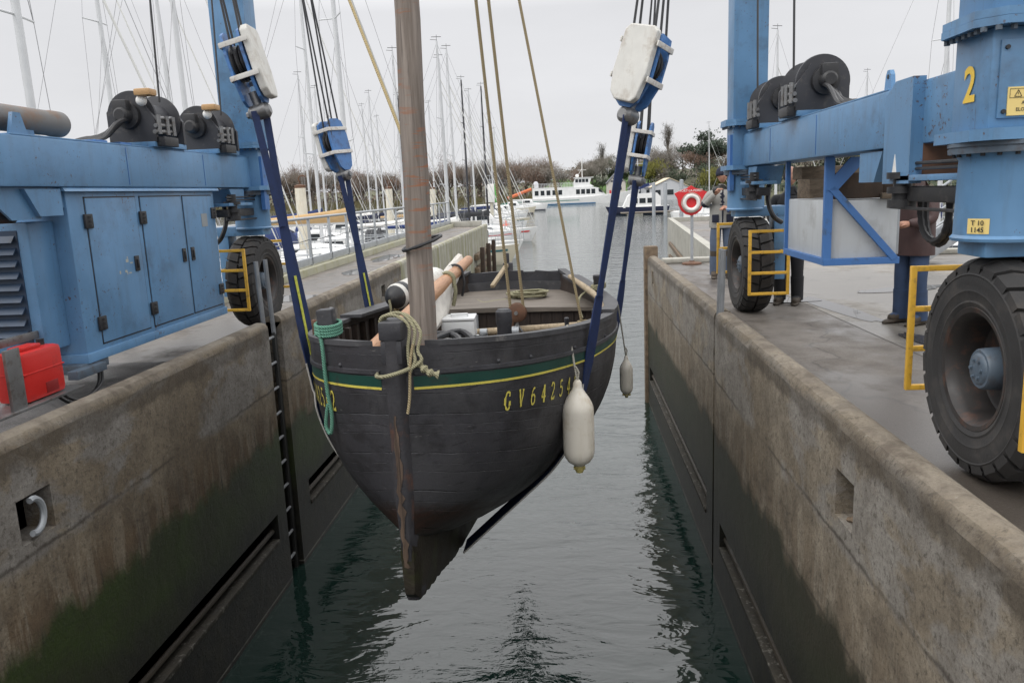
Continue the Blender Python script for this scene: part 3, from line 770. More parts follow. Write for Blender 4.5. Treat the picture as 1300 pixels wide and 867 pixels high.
# rubbing ledge between the bulwark strakes and the topsides
def outer(s, dz, o): return half(s, zr(s) + dz) + o
b = MB()
for sg in (1, -1):
    rows = []
    for s in SS[1:]:
        z = zr(s) - .17
        rows.append([W(s, sg * outer(s, -.15, -.01), z + .02), W(s, sg * outer(s, -.15, .014), z + .014), W(s, sg * outer(s, -.19, .016), z - .012), W(s, sg * outer(s, -.19, -.01), z - .02)])
    b.grid(rows)
b.build('rubbing_strake', 'tar', boat)
for nm, mt, d0, d1, o in (('green_band', 'hullgreen', -.193, -.262, .005), ('yellow_stripe', 'hullyellow', -.262, -.278, .007)):
    b = MB()
    for sg in (1, -1):
        rows = []
        for s in SS[1:]:
            t0 = interp([0, 3, 5.86], [1, .93, .9], s)
            z0, z1 = zr(s) + d0 * t0, zr(s) + d1 * t0
            rows.append([W(s, sg * (half(s, z0) + o), z0), W(s, sg * (half(s, z1) + o), z1)])
        b.grid(rows)
    b.build(nm, mt, boat)
# stem, keel and forefoot
M['barewood'] = mat_timber('bare_scraped_wood', (.035, .022, .016), (.135, .092, .064), 2, .75)
b = MB()
prof = [(-.075, .80), (-.075, .30), (-.06, -.3), (-.045, -.55), (-.02, -.80), (.02, -1.0)]
rows = []
for (o, z) in prof:
    wd = .062 if z > -.5 else .05
    a = .15 if z > .5 else .2
    rows.append([W(o + .012, -wd * .75, z), W(o, -wd * .5, z), W(o, wd * .5, z), W(o + .012, wd * .75, z), W(o + .07, wd, z), W(a, wd, z), W(a, -wd, z), W(o + .07, -wd, z), W(o + .012, -wd * .75, z)])
b.grid(rows); b.add(rows[0][:8], [tuple(range(8))]); b.add(rows[-1][:8], [tuple(range(8))])
st_ = b.build('stem', 'stem', boat)
b = MB(); rows = []; rn = random.Random(12)
for i in range(25):
    z = lerp(.28, -.80, i / 24); o = interp([-.80, -.55, -.3, .30], [-.02, -.045, -.06, -.075], z) - .004; wl, wr2 = (.031 + rn.uniform(-.016, .004)) * min(1, .35 + i / 10), (.012 + rn.uniform(-.018, .016)) * min(1, .3 + i / 10)
    rows.append([W(o, -wl, z), W(o - .001, (wr2 - wl) / 2, z), W(o, max(wr2, -wl + .008), z)])
b.grid(rows); b.build('worn_edge', 'barewood', st_)
b = MB(); b.T = Matrix.Translation(W(0.02, 0, 0)) @ Matrix.Rotation(-math.atan2(DX, DY), 4, 'Z')
b.box(-.072, .072, -.10, .12, .745, .86, .016); b.box(-.066, .066, -.092, .11, .60, .745, .01); b.T = None
b.build('stem_head', 'tar', boat)
b = MB()
rn = random.Random(8); rows = []
KS = [-.03 + .0 * i for i in range(1)] + [i * .06 for i in range(1, 27)] + [1.9, 2.4, 3, 3.6, 4.2, 4.8, 5.3, 5.7]
def kb(s): return interp([-.05, .02, .12, .5, 1.1, 1.6, 3, 5.7], [-.9, -1.0, -1.03, -1.10, -1.23, -1.31, -1.45, -1.55], s)
for i, s in enumerate(KS):
    zt = zk(max(s, 0)) + .16; zb = kb(s) + (rn.uniform(-.016, .012) if 2 < i < 26 else 0)
    wt = interp([-.05, .3, 1.0, 2.0, 5.7], [.05, .075, .11, .13, .1], s); tp_ = 1 if s > .0 else .7
    prof = [(wt, zt), (wt * .8, lerp(zt, zb, .25)), (.062, lerp(zt, zb, .5)), (.052, lerp(zt, zb, .8)), (.046, zb + .01), (.03, zb)]
    fwd = [0.0] * 6
    rows.append([W(s, x * tp_, z) for x, z in prof] + [W(s, -x * tp_, z) for x, z in reversed(prof)])
b.grid(rows); b.add(rows[0], [tuple(range(12))]); b.add(rows[-1], [tuple(range(12))])
b.build('keel', 'keel', boat)
# bolts under the rail
for sg, ss_ in ((1, (.36, .62, 1.25, 2.2)), (-1, (.22, .36))):
    for s in ss_:
        z = zr(s) - .135; b = MB(); p = W(s, sg * (half(s, z) + .0), z); b.sphere(p, .015, 8, 6); b.build('bolt', 'tar', boat)
# timber heads and bollards
def post(name, s, x, z0, z1, r, mat='tar', lean=(0, 0), sq=False):
    b = MB(); p0 = W(s, x, z0); p1 = W(s + lean[0], x + lean[1], z1)
    if sq: b.bar(p0, p1, r * 2, r * 1.7, (DX, DY, 0), .015)
    else: b.tube([p0, lerp(p0, p1, .8), lerp(p0, p1, .84), lerp(p0, p1, .97), p1], [r, r, r * 1.12, r * 1.1, r * .8], 14)
    return b.build(name, mat, boat)
post('timber_head', .42, -.55, .45, .88, .055, lean=(0, -.03), sq=True)
post('bollard', 1.15, .52, .1, .745, .055)
post('cleat_post', 1.74, .95, .4, .575, .018)
post('timber_head', 4.53, 1.15, .3, .62, .055)
post('cleat_post', 1.9, -1.10, .4, .68, .017, 'steel')
post('cleat_post', .85, -.84, .5, .74, .018, 'rust')
# aft deck, bulkhead, thwarts
b = MB(); rows = []
for i in range(9):
    s = 4.62 + i * (SMAX - .04 - 4.62) / 8
    z = .225 + .07 * i / 8; h = half(s, z, .06); rows.append([W(s, -h, z), W(s, 0, z + .02), W(s, h, z)])
b.grid(rows); b.add([W(4.62, -half(4.62, .22, .06), .185), W(4.62, half(4.62, .22, .06), .185), W(4.62, half(4.62, .22, .06), .225), W(4.62, 0, .245), W(4.62, -half(4.62, .22, .06), .225)], [(0, 1, 2, 3, 4)])
b.build('aft_deck', 'deckwood', boat)
nb = 17
for k in range(nb):
    x0 = -1.12 + 2.24 * k / nb; x1 = -1.12 + 2.24 * (k + 1) / nb - .006
    b = MB(); b.prism([(x0, -.4), (x1, -.4), (x1, .2), (x0, .2)], lambda x, z, d: W(4.66 + d, x, z), 0, .03 + .004 * (k % 3)); b.build('bulkhead_board', 'bulkwood', boat, smooth=False)
b = MB(); b.bar(W(2.72, -1.2, .12), W(2.72, 1.2, .12), .26, .05, bev=.01); b.build('thwart', 'baulk', boat)
b = MB(); b.tube([W(3.15, -.25, .20), W(3.35, 1.2, .24)], .038, 10); b.build('cross_bar', 'pale_pole', boat)
for x in (.02, .34):
    b = MB(); b.tube([W(3.13 + x * .14, x - .035, .205 + x * .03), W(3.13 + x * .14, x + .035, .207 + x * .03)], .046, 10); b.build('clamp', 'galv', boat)
for x, hgt in ((-.38, .16), (.05, .1)):
    b = MB(); b.prism([(x - .08, -.02), (x + .08, -.02), (x + .08, hgt), (x - .08, hgt)], lambda a, z, d: W(4.63 + d, a, z), 0, .02)
    p = W(4.625, x, hgt * .45); b.cyl(p, p - Vector((DX, DY, 0)) * .03, .03, 12); b.build('lock_plate', 'galv' if x < -.1 else 'rust', boat)
# transom top boards with sculling notch
tp = [(-.68, .30), (-.68, .50), (-.5, .535), (-.25, .55), (.12, .56), (.15, .50), (.21, .475), (.26, .50), (.29, .557), (.5, .535), (.68, .50), (.68, .30)]
b = MB(); b.prism(tp, lambda x, z, d: W(SMAX - .03 + d, x, z + .0), 0, .06); b.build('transom_board', 'tar', boat)
b = MB(); b.prism([(-.66, .27), (-.66, .40), (-.2, .42), (.2, .42), (.66, .40), (.66, .27)], lambda x, z, d: W(SMAX - .06 + d, x, z), 0, .028); b.build('transom_plank', 'railcap', boat)
b = MB(); b.bar(W(SMAX + .08, -.09, -.8), W(SMAX + .08, -.09, .66), .13, .07, (DX, DY, 0), .015); b.bar(W(SMAX + .08, -.09, .6), W(SMAX + .08, -.09, .79), .04, .04, (DX, DY, 0), .008); b.build('rudder', 'tar', boat)
b = MB(); b.bar(W(SMAX + .05, -.10, .63), W(SMAX - .42, -.24, .40), .055, .045, bev=.01); b.build('tiller_stub', 'pale_pole', boat)
b = MB(); b.tube(crv([W(3.05, 1.2, .43), W(3.9, 1.15, .44), W(5.3, .78, .52)], 6), [.032 + .006 * math.sin(i) for i in range(13)], 10)
tag(b.build('pole', 'pale_pole', loc=W(3.05, 1.2, .43)), 'pale stripped wooden pole lying along the right rail of the black boat', 'pole')

# ---- mast
mb = W(.82, -.03, -.5); mtop = Vector((-.995, 5.62, 8.0))
b = MB(); N = 26; b.tube([lerp(mb, mtop, i / N) + Vector((.004 * math.sin(i * 2.1), 0, 0)) for i in range(N + 1)], [.099 - .038 * (i / N) for i in range(N + 1)], 24)
mast = b.build('mast', 'mast', boat)
b = MB(); b.bar(W(.82, -.75, .42), W(.82, .75, .42), .16, .06, bev=.01); b.build('mast_thwart', 'baulk_dark', boat)
def mast_at(z):
    t = (z - mb.z) / (mtop.z - mb.z); return lerp(mb, mtop, t)
c = mast_at(1.27); n = 26
b = MB(); b.tube([c + Vector((.02 + .135 * math.cos(2 * math.pi * k / n), .13 * math.sin(2 * math.pi * k / n), .045 * math.cos(2 * math.pi * k / n - .3))) for k in range(n)], [.0125 + .002 * math.sin(k * 1.7) for k in range(n)], 8, closed=True)
tag(b.build('mast_hoop', 'black', loc=c), 'black leathered iron hoop loose around the weathered wooden mast', 'hoop')

# ---- registration letters as brush strokes
def stroke(b, pts, w):
    P = pts; L = []
    for i in range(len(P)):
        a = P[max(i - 1, 0)]; c = P[min(i + 1, len(P) - 1)]
        d = (c[0] - a[0], c[1] - a[1]); l = math.hypot(*d) or 1; nx, ny = -d[1] / l, d[0] / l
        ww = w[i] if isinstance(w, list) else w
        L.append(((P[i][0] + nx * ww, P[i][1] + ny * ww), (P[i][0] - nx * ww, P[i][1] - ny * ww)))
    return L
def arc(cx, cy, rx, ry, a0, a1, n=14): return [(cx + rx * math.cos(R(a0 + (a1 - a0) * i / n)), cy + ry * math.sin(R(a0 + (a1 - a0) * i / n))) for i in range(n + 1)]
def seg(a, c, n=6): return [(lerp(a[0], c[0], i / n), lerp(a[1], c[1], i / n)) for i in range(n + 1)]
T_, K_ = .048, .088
GL = {
 'G': [(arc(.27, .5, .24, .47, 55, 320, 20), T_ + .012), (seg((.46, .22), (.46, .44)), K_), (seg((.33, .43), (.56, .43)), T_), (seg((.42, .72), (.44, .98)), T_)],
 'V': [(seg((.08, .97), (.27, .03)), K_), (seg((.27, .03), (.46, .97)), T_), (seg((.0, .97), (.2, .97)), T_ * .8), (seg((.36, .97), (.56, .97)), T_ * .8)],
 '6': [(arc(.27, .30, .2, .27, 0, 360, 24), T_ + .01), (arc(.50, .45, .43, .50, 180, 100, 12), T_ + .012)],
 '4': [(seg((.36, .0), (.36, .98)), K_), (seg((.36, .98), (.02, .32), 8), T_), (seg((.02, .30), (.56, .30)), T_), (seg((.26, .02), (.47, .02)), T_)],
 '2': [(arc(.26, .72, .2, .25, 170, -35, 16), T_ + .01), (seg((.42, .57), (.06, .06), 8), T_ + .005), (seg((.04, .045), (.5, .045)), K_ * .8), (seg((.49, .04), (.51, .2)), T_ * .8)],
 '5': [(seg((.12, .95), (.46, .95)), K_ * .8), (seg((.12, .95), (.10, .55)), T_), (arc(.25, .32, .22, .28, 125, -150, 20), T_ + .012)],
}
def arcpos(side, s_ref, d):
    # walk along the topsides a distance d aft of s_ref
    s = s_ref; st = .005 if d > 0 else -.005; acc = 0; p = W(s, side * half(s, zr(s) - .37), 0)
    while acc < abs(d):
        s += st; q = W(s, side * half(s, zr(s) - .37), 0); acc += (q - p).length; p = q
    return s
def number(side, s_ref, word, pitch, hgt, dz, name):
    for i, ch in enumerate(word):
        b = MB()
        for pts, w in GL[ch]:
            L = stroke(b, pts, w); vs = []
            for a, c in L:
                for (x, y) in (a, c):
                    d = i * pitch + x * hgt * .78
                    if side < 0: d = (len(word) - 1 - i) * pitch + (.55 - x) * hgt * .78
                    key = round(d, 4)
                    if key not in cache: cache[key] = arcpos(side, s_ref, d)
                    s = cache[key]; z = zr(s) + dz + (y - .5) * hgt
                    vs.append(W(s, side * (half(s, z) + .006), z))
            b.add(vs, [(2 * k, 2 * k + 1, 2 * k + 3, 2 * k + 2) for k in range(len(L) - 1)])
        b.build(name, 'hullyellow', hull, smooth=False)
cache = {}; number(1, .40, 'GV642542', .134, .128, -.415, 'registration_letter')
cache = {}; number(-1, .30, 'GV642542', .105, .135, -.39, 'registration_letter')

# ---- loose gear
sp = [W(.75, -.42, .36), W(2.6, -.42, .52), W(4.9, -.62, .80)]
a0, a1 = Vector((-1.50, 5.62, .47)), Vector((-1.19, 9.3, .82))
b = MB(); N = 14; b.tube([lerp(a0, a1, i / N) for i in range(N + 1)], [.055 + .02 * math.sin(math.pi * i / N) for i in range(N + 1)], 16)
tag(b.build('spar', 'spar', loc=a0), 'varnished orange-brown wooden spar lying along the boat beside the mast', 'spar')
def spar_at(t): return lerp(a0, a1, t)
for k, t in enumerate((.68, .80)):
    b = MB(); c = spar_at(t)
    for q in range(3 if k == 0 else 1):
        cc = c + Vector((0, .045 * q, 0)); b.tube([cc + Vector((.085 * math.cos(a), .015 * math.sin(a * .5), .085 * math.sin(a))) for a in [i * math.pi / 8 for i in range(16)]], .014, 7, closed=True)
    b.tube(crv([c + Vector((.085, .0, 0)), c + Vector((.10, -.02, -.12)), c + Vector((.07, -.03, -.26))]), .014 if k else .02, 7)
    tag(b.build('lashing', 'rope_old' if k == 0 else 'black', loc=c), 'grey-green rope lashing wound on the orange spar' if k == 0 else 'black cord tied round the upper end of orange spar', 'rope')
# bundled cloth under the spar
rows = []; rn = random.Random(2)
for i in range(13):
    t = i / 12; p = lerp(spar_at(.30) + Vector((.07, 0, -.26)), spar_at(.97) + Vector((-.09, .12, .03)), t); rad = .085 * math.sin(math.pi * (.15 + .75 * t)) + .015
    rows.append([p + Vector((rad * (1 + .25 * math.sin(3 * a + i * .8)) * math.cos(a), 0, rad * 1.5 * (1 + .18 * math.sin(4 * a + i)) * math.sin(a))) for a in [2 * math.pi * k / 18 for k in range(19)]])
b = MB(); b.grid(rows); tag(b.build('sail_cloth', 'cloth', loc=spar_at(.3)), 'dirty white sail cloth bundled beneath the orange spar', 'cloth')
# white fender lying on the left rail with a black end
c0, c1 = Vector((-1.70, 7.35, .64)), Vector((-1.36, 8.32, .74))
r = empty('fender', c0, 'white fender with a black end resting on the left rail behind the mast', 'fender')
ax = c1 - c0
b = MB(); b.lathe([(0.05, .10), (.1, .125), (.9, .125), (.98, .09), (1.03, .03), (1.04, 0)], c0, ax, 20); b.build('body', 'white_pad', r)
b = MB(); b.lathe([(-.03, 0), (-.03, .03), (-.01, .06), (.05, .108), (.14, .128), (.2, .128)], c0, ax, 20); b.build('end_cap', 'black', r)
b = MB(); b.tube(crv([c0 - ax * .04, c0 + Vector((-.0, -.05, -.10)), c0 + Vector((-.02, -.02, -.2))]), .012, 6); b.build('lanyard', 'rope_old', r)
# equipment box and hoses
bx = W(2.85, -.16, .0)
r = empty('equipment_box', bx, 'white plastic equipment box standing inside the boat right of the mast', 'box')
yawb = -math.atan2(DX, DY) + .1
b = MB(); b.T = Matrix.Translation(bx) @ Matrix.Rotation(yawb, 4, 'Z'); b.box(-.17, .15, -.15, .15, .22, .40, .015); b.box(-.20, .17, -.17, .17, -.1, .215, .015); b.T = None; b.build('case', 'alu_box', r)
b = MB(); b.T = Matrix.Translation(bx) @ Matrix.Rotation(yawb, 4, 'Z'); b.box(-.175, .155, -.155, .155, .405, .43, .01)
b.tube([(-.08, -.05, .42), (-.08, -.05, .455), (.08, -.05, .455), (.08, -.05, .42)], .012, 6); b.T = None; b.build('lid', 'alu_box', r)
rn = random.Random(21)
for k, (mt, lb) in enumerate((('black', 'black rubber hose heaped inside the boat below the white box'), ('charcoal', 'thin dark cable tangled on the hose heap'))):
    pts = []
    for i in range(14): pts.append(W(1.6 + .35 * math.sin(i * 1.9 + k) + rn.uniform(-.1, .1), .02 + .22 * math.cos(i * 1.4 + k) + rn.uniform(-.06, .06), .34 + .07 * math.sin(i * 1.1) + .05 * rn.random()))
    b = MB(); b.tube(crv(pts, 6), .028 if k == 0 else .014, 8); tag(b.build('hose' if k == 0 else 'cable', mt, loc=pts[0]), lb, 'hose' if k == 0 else 'cable')
b = MB()
rows = []
for i in range(9): rows.append([W(1.25 + .1 * i, -.12 + .09 * k, .30 + .05 * math.sin(i * 1.7 + k) + .05 * math.cos(k * 2.1 + i * .5)) for k in range(8)])
b.grid(rows); tag(b.build('rag', 'cloth', loc=W(1.6, .1, .3)), 'crumpled white rag under the black hose beside the mast', 'rag')
# mooring rope round the stem head
h = W(.0, 0, .8)
def loopy(c, rx, ry, tilt, n=24, z=0): return [c + Vector((rx * math.cos(a), ry * math.sin(a), tilt * math.cos(a) + z)) for a in [2 * math.pi * k / n for k in range(n)]]
b = MB()
b.tube(loopy(W(.03, .0, .55), .125, .165, .03), .013, 8, closed=True)
for i in range(3):
    b.tube(crv([W(.03 + .03 * i, -.085, .76), W(-.0 + .02 * i, -.07 + .01 * i, .875), W(.02 + .02 * i, .02 + .025 * i, .885 + .012 * (i % 2)), W(.0, .10 + .035 * i, .82 - .015 * i), W(-.03, .095 + .03 * (i % 3), .70 - .01 * i), W(-.05, .10 + .02 * ((i * 2) % 5), .62), W(-.06, .11, .55 + .01 * i)]), .0105, 7)
b.tube(crv([W(-.02, .15, .60), W(-.05, .19, .57), W(-.06, .23, .545), W(-.05, .28, .53)], 5), [.021 + .008 * math.sin(i * 1.4) for i in range(16)], 9)
tag(b.build('mooring_rope', 'rope_old', loc=h), 'thick yellow-grey mooring rope looped round the black stem head', 'rope')
b = MB(); b.tube(crv([W(-.04, .13, .72), W(-.06, .11, .6), W(-.085, .10, .4), W(-.10, .085, .30)]), .009, 6); tag(b.build('cord', 'rope', loc=h), 'thin cord hanging beside the stem over the green band', 'cord')
# green rope on the left timber head
p = W(.42, -.57, .72)
b = MB()
for q in range(4): b.tube([p + Vector((.085 * math.cos(a), .085 * math.sin(a), .02 * q + .012 * math.sin(a))) for a in [2 * math.pi * k / 16 for k in range(16)]], .012, 7, closed=True)
x0 = half(.42, .62)
hang = [p + Vector((-.07, -.07, .0)), W(.35, -half(.35, .6) - .03, zr(.35) + .05)] + [W(.33, -half(.33, zr(.33) - d) - .03, zr(.33) - d) for d in (.05, .2, .35, .5)] + [W(.34, -half(.34, zr(.34) - .55) - .05, zr(.34) - .62), W(.36, -half(.36, zr(.3) - .5) - .06, zr(.33) - .57), W(.345, -half(.33, zr(.33) - .4) - .045, zr(.33) - .42)]
b.tube(crv(hang, 6), .013, 7)
tag(b.build('green_rope', 'rope_green', loc=p), 'green rope tied to the left timber head and hanging down the bow', 'rope')
# coil on the aft deck
b = MB(); pts = []; rn = random.Random(3)
for i in range(90):
    a = i * .62; rad = .13 + .10 * math.sin(i * .37) ** 2; pts.append(W(5.25 + .75 * rad * math.sin(a) + rn.uniform(-.02, .02), .24 + 1.15 * rad * math.cos(a) + rn.uniform(-.03, .03), .275 + .07 * i / 90 + rn.uniform(0, .02)))
b.tube(crv(pts, 3), .012, 6)
b.tube(crv([pts[0], W(5.1, -.1, .265), W(5.0, -.28, .255), W(5.2, -.4, .262)]), .012, 6)
tag(b.build('rope_coil', 'rope_old', loc=W(5.25, .24, .27)), 'loose heap of old rope on the aft deck of the boat', 'rope')
# coil round the aft timber head and rope end at the right rail
b = MB(); p = W(4.53, 1.15, .46)
for q in range(3): b.tube([p + Vector((.08 * math.cos(a), .08 * math.sin(a), .02 * q + .015 * math.cos(a))) for a in [2 * math.pi * k / 14 for k in range(14)]], .013, 6, closed=True)
b.tube(crv([p + Vector((-.07, -.05, 0)), p + Vector((-.20, -.2, -.05)), p + Vector((-.24, -.45, -.12)), p + Vector((-.2, -.6, -.25))]), .013, 6)
tag(b.build('rope', 'rope_old', loc=p), 'grey rope belayed on the aft timber head at right rail', 'rope')
# running rigging
hook = W(3.2, .36, .40)
r = empty('pulley_block', hook, 'round dark wooden pulley block hanging from two parallel ropes', 'pulley')
b = MB(); b.lathe([(-.045, 0), (-.045, .07), (-.03, .095), (-.014, .10), (-.01, .085), (.01, .085), (.014, .10), (.03, .095), (.045, .07), (.045, 0)], hook, (.2, 1, 0), 24); b.build('shell', 'rust', r)
b = MB(); b.cyl(hook + Vector((-.01, -.06, 0)), hook + Vector((.01, .06, 0)), .02, 10); b.build('pin', 'steel', r)
b = MB(); b.tube(crv([hook + Vector((0, 0, -.09)), hook + Vector((.01, 0, -.15)), hook + Vector((.05, 0, -.21)), hook + Vector((.03, 0, -.28)), hook + Vector((-.02, 0, -.29))]), .012, 7)
b.tube(crv([hook + Vector((0, 0, -.10)), hook + Vector((-.03, 0, -.18)), hook + Vector((.0, 0, -.30))]), .009, 7); b.build('hook', 'steel', r)
def at(px_x, px_y, Y):  # unused anchor helper kept simple
    return None
b = MB(); b.tube([hook + Vector((-.065, 0, .03)), Vector((-.95, 6.9, 6.6))], .015, 8); b.tube([hook + Vector((.065, 0, .03)), Vector((-.86, 6.9, 6.6))], .015, 8)
tag(b.build('halyard', 'rope', loc=hook), 'pair of parallel tan ropes rising from the wooden pulley block', 'rope')
b = MB(); b.tube([W(3.0, 1.02, .30), Vector((-.75, 7.6, 5.5))], .013, 8)
p = W(3.0, 1.02, .30)
for q in range(4): b.tube([p + Vector((.09 * math.cos(a) + .05, .06 * math.sin(a), -.02 + .015 * q)) for a in [2 * math.pi * k / 14 for k in range(14)]], .012, 6, closed=True)
tag(b.build('halyard', 'rope', loc=p), 'single tan rope slanting down to the right side of the boat', 'rope')
b = MB(); b.tube([Vector((-1.05, 5.66, 1.72)), Vector((-1.675, 6.5, 3.14)), Vector((-3.35, 8.75, 6.95))], .012, 8)
tag(b.build('halyard', 'rope_yel', loc=(-1.05, 5.66, 1.72)), 'yellowish rope slanting down from upper left to behind the mast', 'rope')
b = MB(); b.tube(crv([Vector((-1.85, 8.0, .52)), Vector((-1.80, 7.9, .62)), Vector((-1.70, 7.75, .66)), Vector((-1.66, 7.6, .60)), Vector((-1.70, 7.5, .50))]), .025, 8)
tag(b.build('rope', 'rope_yel', loc=(-1.8, 8, .5)), 'short orange-tan rope end over the left rail behind the mast', 'rope')

# hanging fenders
def fender(top, length, rad, rail, label):
    r = empty('fender', top - Vector((0, 0, length)), label, 'fender')
    b = MB(); L = length; q = rad
    b.lathe([(a * L / .73, r_) for a, r_ in [(0, 0), (0, q * .16), (.02, q * .27), (.05, q * .29), (.07, q * .34), (.10, q * .50), (.14, q * .72), (.18, q * .89), (.215, q * .98), (.24, q), (.28, q), (.4, q), (.53, q), (.57, q * .985), (.61, q * .9), (.645, q * .70), (.665, q * .45), (.68, q * .32), (.71, q * .29), (.73, q * .2), (.73, 0)]], top, (0, 0, -1), 28)
    b.build('body', 'fenderwhite', r)
    b = MB(); b.lathe([(L - .07 * L / .73, q * .36), (L - .02, q * .31), (L + .004, q * .22), (L + .004, 0)], top, (0, 0, -1), 20); b.cyl(top - Vector((.045, 0, L - .03)), top - Vector((-.045, 0, L - .03)), .014, 8); b.build('end_eye', pm('fender_eye_yellow', (.40, .34, .12), .6), r)
    b = MB(); b.tube([top + Vector((0, 0, -.02)), top + Vector((-.012, 0, .07)), lerp(top, rail, .55), rail], .008, 6); b.tube([top + Vector((0, 0, -.02)), top + Vector((.012, 0, .06)), top + Vector((-.01, 0, .1))], .008, 6); b.build('lanyard', 'rope_thin', r)
    return r
M['fenderwhite'] = pm('fender_vinyl', (.66, .62, .54), .42, var=.06, scale=3, dirt=(.42, .33, .20), dirt_amt=.42, dirt_scale=5, streak=(.50, .45, .36))
fender(Vector((.04, 5.72, .20)), .72, .119, W(1.25, half(1.25, zr(1.25)) - .05, zr(1.25) + .04), 'large off-white fender hanging over the black hull beside the registration number')
fender(Vector((.60, 8.5, -.22)), .47, .072, W(3.75, half(3.75, zr(3.75)) + .02, zr(3.75) + .02), 'smaller grey-white fender hanging off the right side of the boat')
# ================================================================ the travelling boat lift
LC = -.92
lift = empty('boat_lift', (LC, 7.1, 0), 'blue four-wheeled travelling boat lift straddling the dock with the black boat in its slings', 'boat lift')
lift['label'] = 'blue wheeled travelling boat lift straddling the dock, holding the black boat'
def mir(x, side): return x if side > 0 else 2 * LC - x
def bx(b, side, x0, x1, y0, y1, z0, z1, bev=.012):
    a, c = sorted((mir(x0, side), mir(x1, side))); b.box(a, c, y0, y1, z0, z1, bev); return b
def P(side, x, y, z): return Vector((mir(x, side), y, z))
TW = {1: (2.0, 2.40), -1: (2.0, 2.44)}
for side in (1, -1):
    # long side beam with flanges and welded joints
    b = MB(); bx(b, side, 2.12, 2.52, 4.36, 9.85, 1.78, 2.15, .018)
    beam = b.build('side_beam', 'blue', lift)
    b = MB(); bx(b, side, 2.13, 2.51, 5.55, 9.85, 2.15, 2.162, .004); b.build('flange_plate', 'blue', beam)
    for yy in (7.02, 8.55):
        b = MB(); bx(b, side, 2.116, 2.122, yy, yy + .007, 1.80, 2.13, .001); b.build('weld_seam', 'blue_truss', beam)
    # gusset where the neck begins
    if side > 0:
      b = MB(); b.prism([(4.97, 2.17), (4.97, 1.55), (5.37, 1.55), (5.37, 2.09), (5.22, 2.17)], lambda y, z, d: P(side, 2.05 + d, y, z), 0, .075); b.build('gusset_plate', 'blue', lift, smooth=False)
    if side > 0:
      b = MB(); b.prism([(4.97, 1.56), (5.05, 1.56), (5.05, 2.14), (4.97, 2.14)], lambda y, z, d: P(side, 2.125 + d, y, z), 0, .40); b.build('gusset_web', 'rust', lift, smooth=False)
    b = MB(); b.prism([(9.85, 2.16), (9.85, 1.5), (10.0, 1.5), (10.0, 2.16)], lambda y, z, d: P(side, 1.97 + d, y, z), 0, .05); b.build('end_plate', 'blue_truss', lift, smooth=False)
    # hanging brackets under the beam
    for yy, mt in ((5.62, 'blue'), (9.2, 'blue')):
        b = MB(); b.prism([(yy, 1.765), (yy + .42, 1.765), (yy + .42, 1.56), (yy + .14, 1.56)], lambda y, z, d: P(side, 2.14 + d, y, z), 0, .30); b.build('bracket', mt, lift, smooth=False)
    # lifting eyes
    for yy in (6.0, 9.95):
        b = MB(); b.prism([(yy - .07, 2.165), (yy + .07, 2.165), (yy + .045, 2.30), (yy + .02, 2.335), (yy - .02, 2.335), (yy - .045, 2.30)], lambda y, z, d: P(side, 2.30 + d, y, z), 0, .03)
        e_ = b.build('lifting_eye', 'blue', lift, smooth=False)
        b = MB(); b.cyl(P(side, 2.296, yy, 2.29), P(side, 2.334, yy, 2.29), .016, 12); b.build('eye_hole', 'black', e_)
    # towers
    for yi, (y0, y1) in enumerate(((4.0, 4.36), (9.84, 10.20))):
        x0, x1 = TW[side]
        b = MB(); bx(b, side, x0, x1, y0, y1, 1.80, 2.26, .012); st = b.build('tower_foot', 'blue', lift)
        b = MB(); bx(b, side, x0 - .0, x1, y0, y1, 2.335, 6.8, .014); b.build('tower', 'blue', lift)
        fz = 2.26; b = MB()
        o = .085
        oct_ = lambda e: [(x0 - e, y0 + .02), (x0 + .02, y0 - e), (x1 - .02, y0 - e), (x1 + e, y0 + .02), (x1 + e, y1 - .02), (x1 - .02, y1 + e), (x0 + .02, y1 + e), (x0 - e, y1 - .02)]
        b.prism(oct_(o), lambda x, y, d: P(side, x, y, d), fz, fz + .036); b.prism(oct_(o - .004), lambda x, y, d: P(side, x, y, d), fz + .038, fz + .075)
        fl = b.build('tower_flange', 'blue', lift, smooth=False)
        nb = 7
        for k in range(nb):
            for ex in (0, 1):
                q = (x0 - .045, lerp(y0, y1, k / (nb - 1))) if ex == 0 else (lerp(x0, x1, k / (nb - 1)), y0 - .045)
                b = MB(); b.cyl(P(side, q[0], q[1], fz - .022), P(side, q[0], q[1], fz), .016, 6); b.build('bolt', 'hub', fl, smooth=False)
        # inspection cover with bolts on the camera side
        if yi == 0:
            b = MB(); bx(b, side, x0 + .035, x1 - .035, y0 - .012, y0, 1.845, 2.2, .004); cv = b.build('inspection_cover', 'blue', lift)
            for zz in (1.875, 2.165):
                b = MB(); b.cyl(P(side, x0 + .06, y0 - .024, zz), P(side, x0 + .06, y0 - .012, zz), .011, 6); b.build('bolt', 'black', cv)
        # slewing ring, leg and fork
        cx, cy = (x0 + x1) / 2, (y0 + y1) / 2
        b = MB(); b.prism([(x0 - .07, y0 + .02), (x0 - .01, y0 - .08), (x1 + .04, y0 - .08), (x1 + .10, y0 + .02), (x1 + .1, y1 + .03), (x0 - .07, y1 + .03)], lambda x, y, d: P(side, x, y, d), 1.745, 1.80); b.build('base_plate', 'blue', lift, smooth=False)
        c = P(side, cx, cy, 0)
        b = MB(); b.lathe([(1.69, 0), (1.69, .265), (1.716, .268), (1.718, .262), (1.722, .262), (1.724, .27), (1.744, .27), (1.744, 0)], c, (0, 0, 1), 40); sr = b.build('slewing_ring', 'hub', lift)
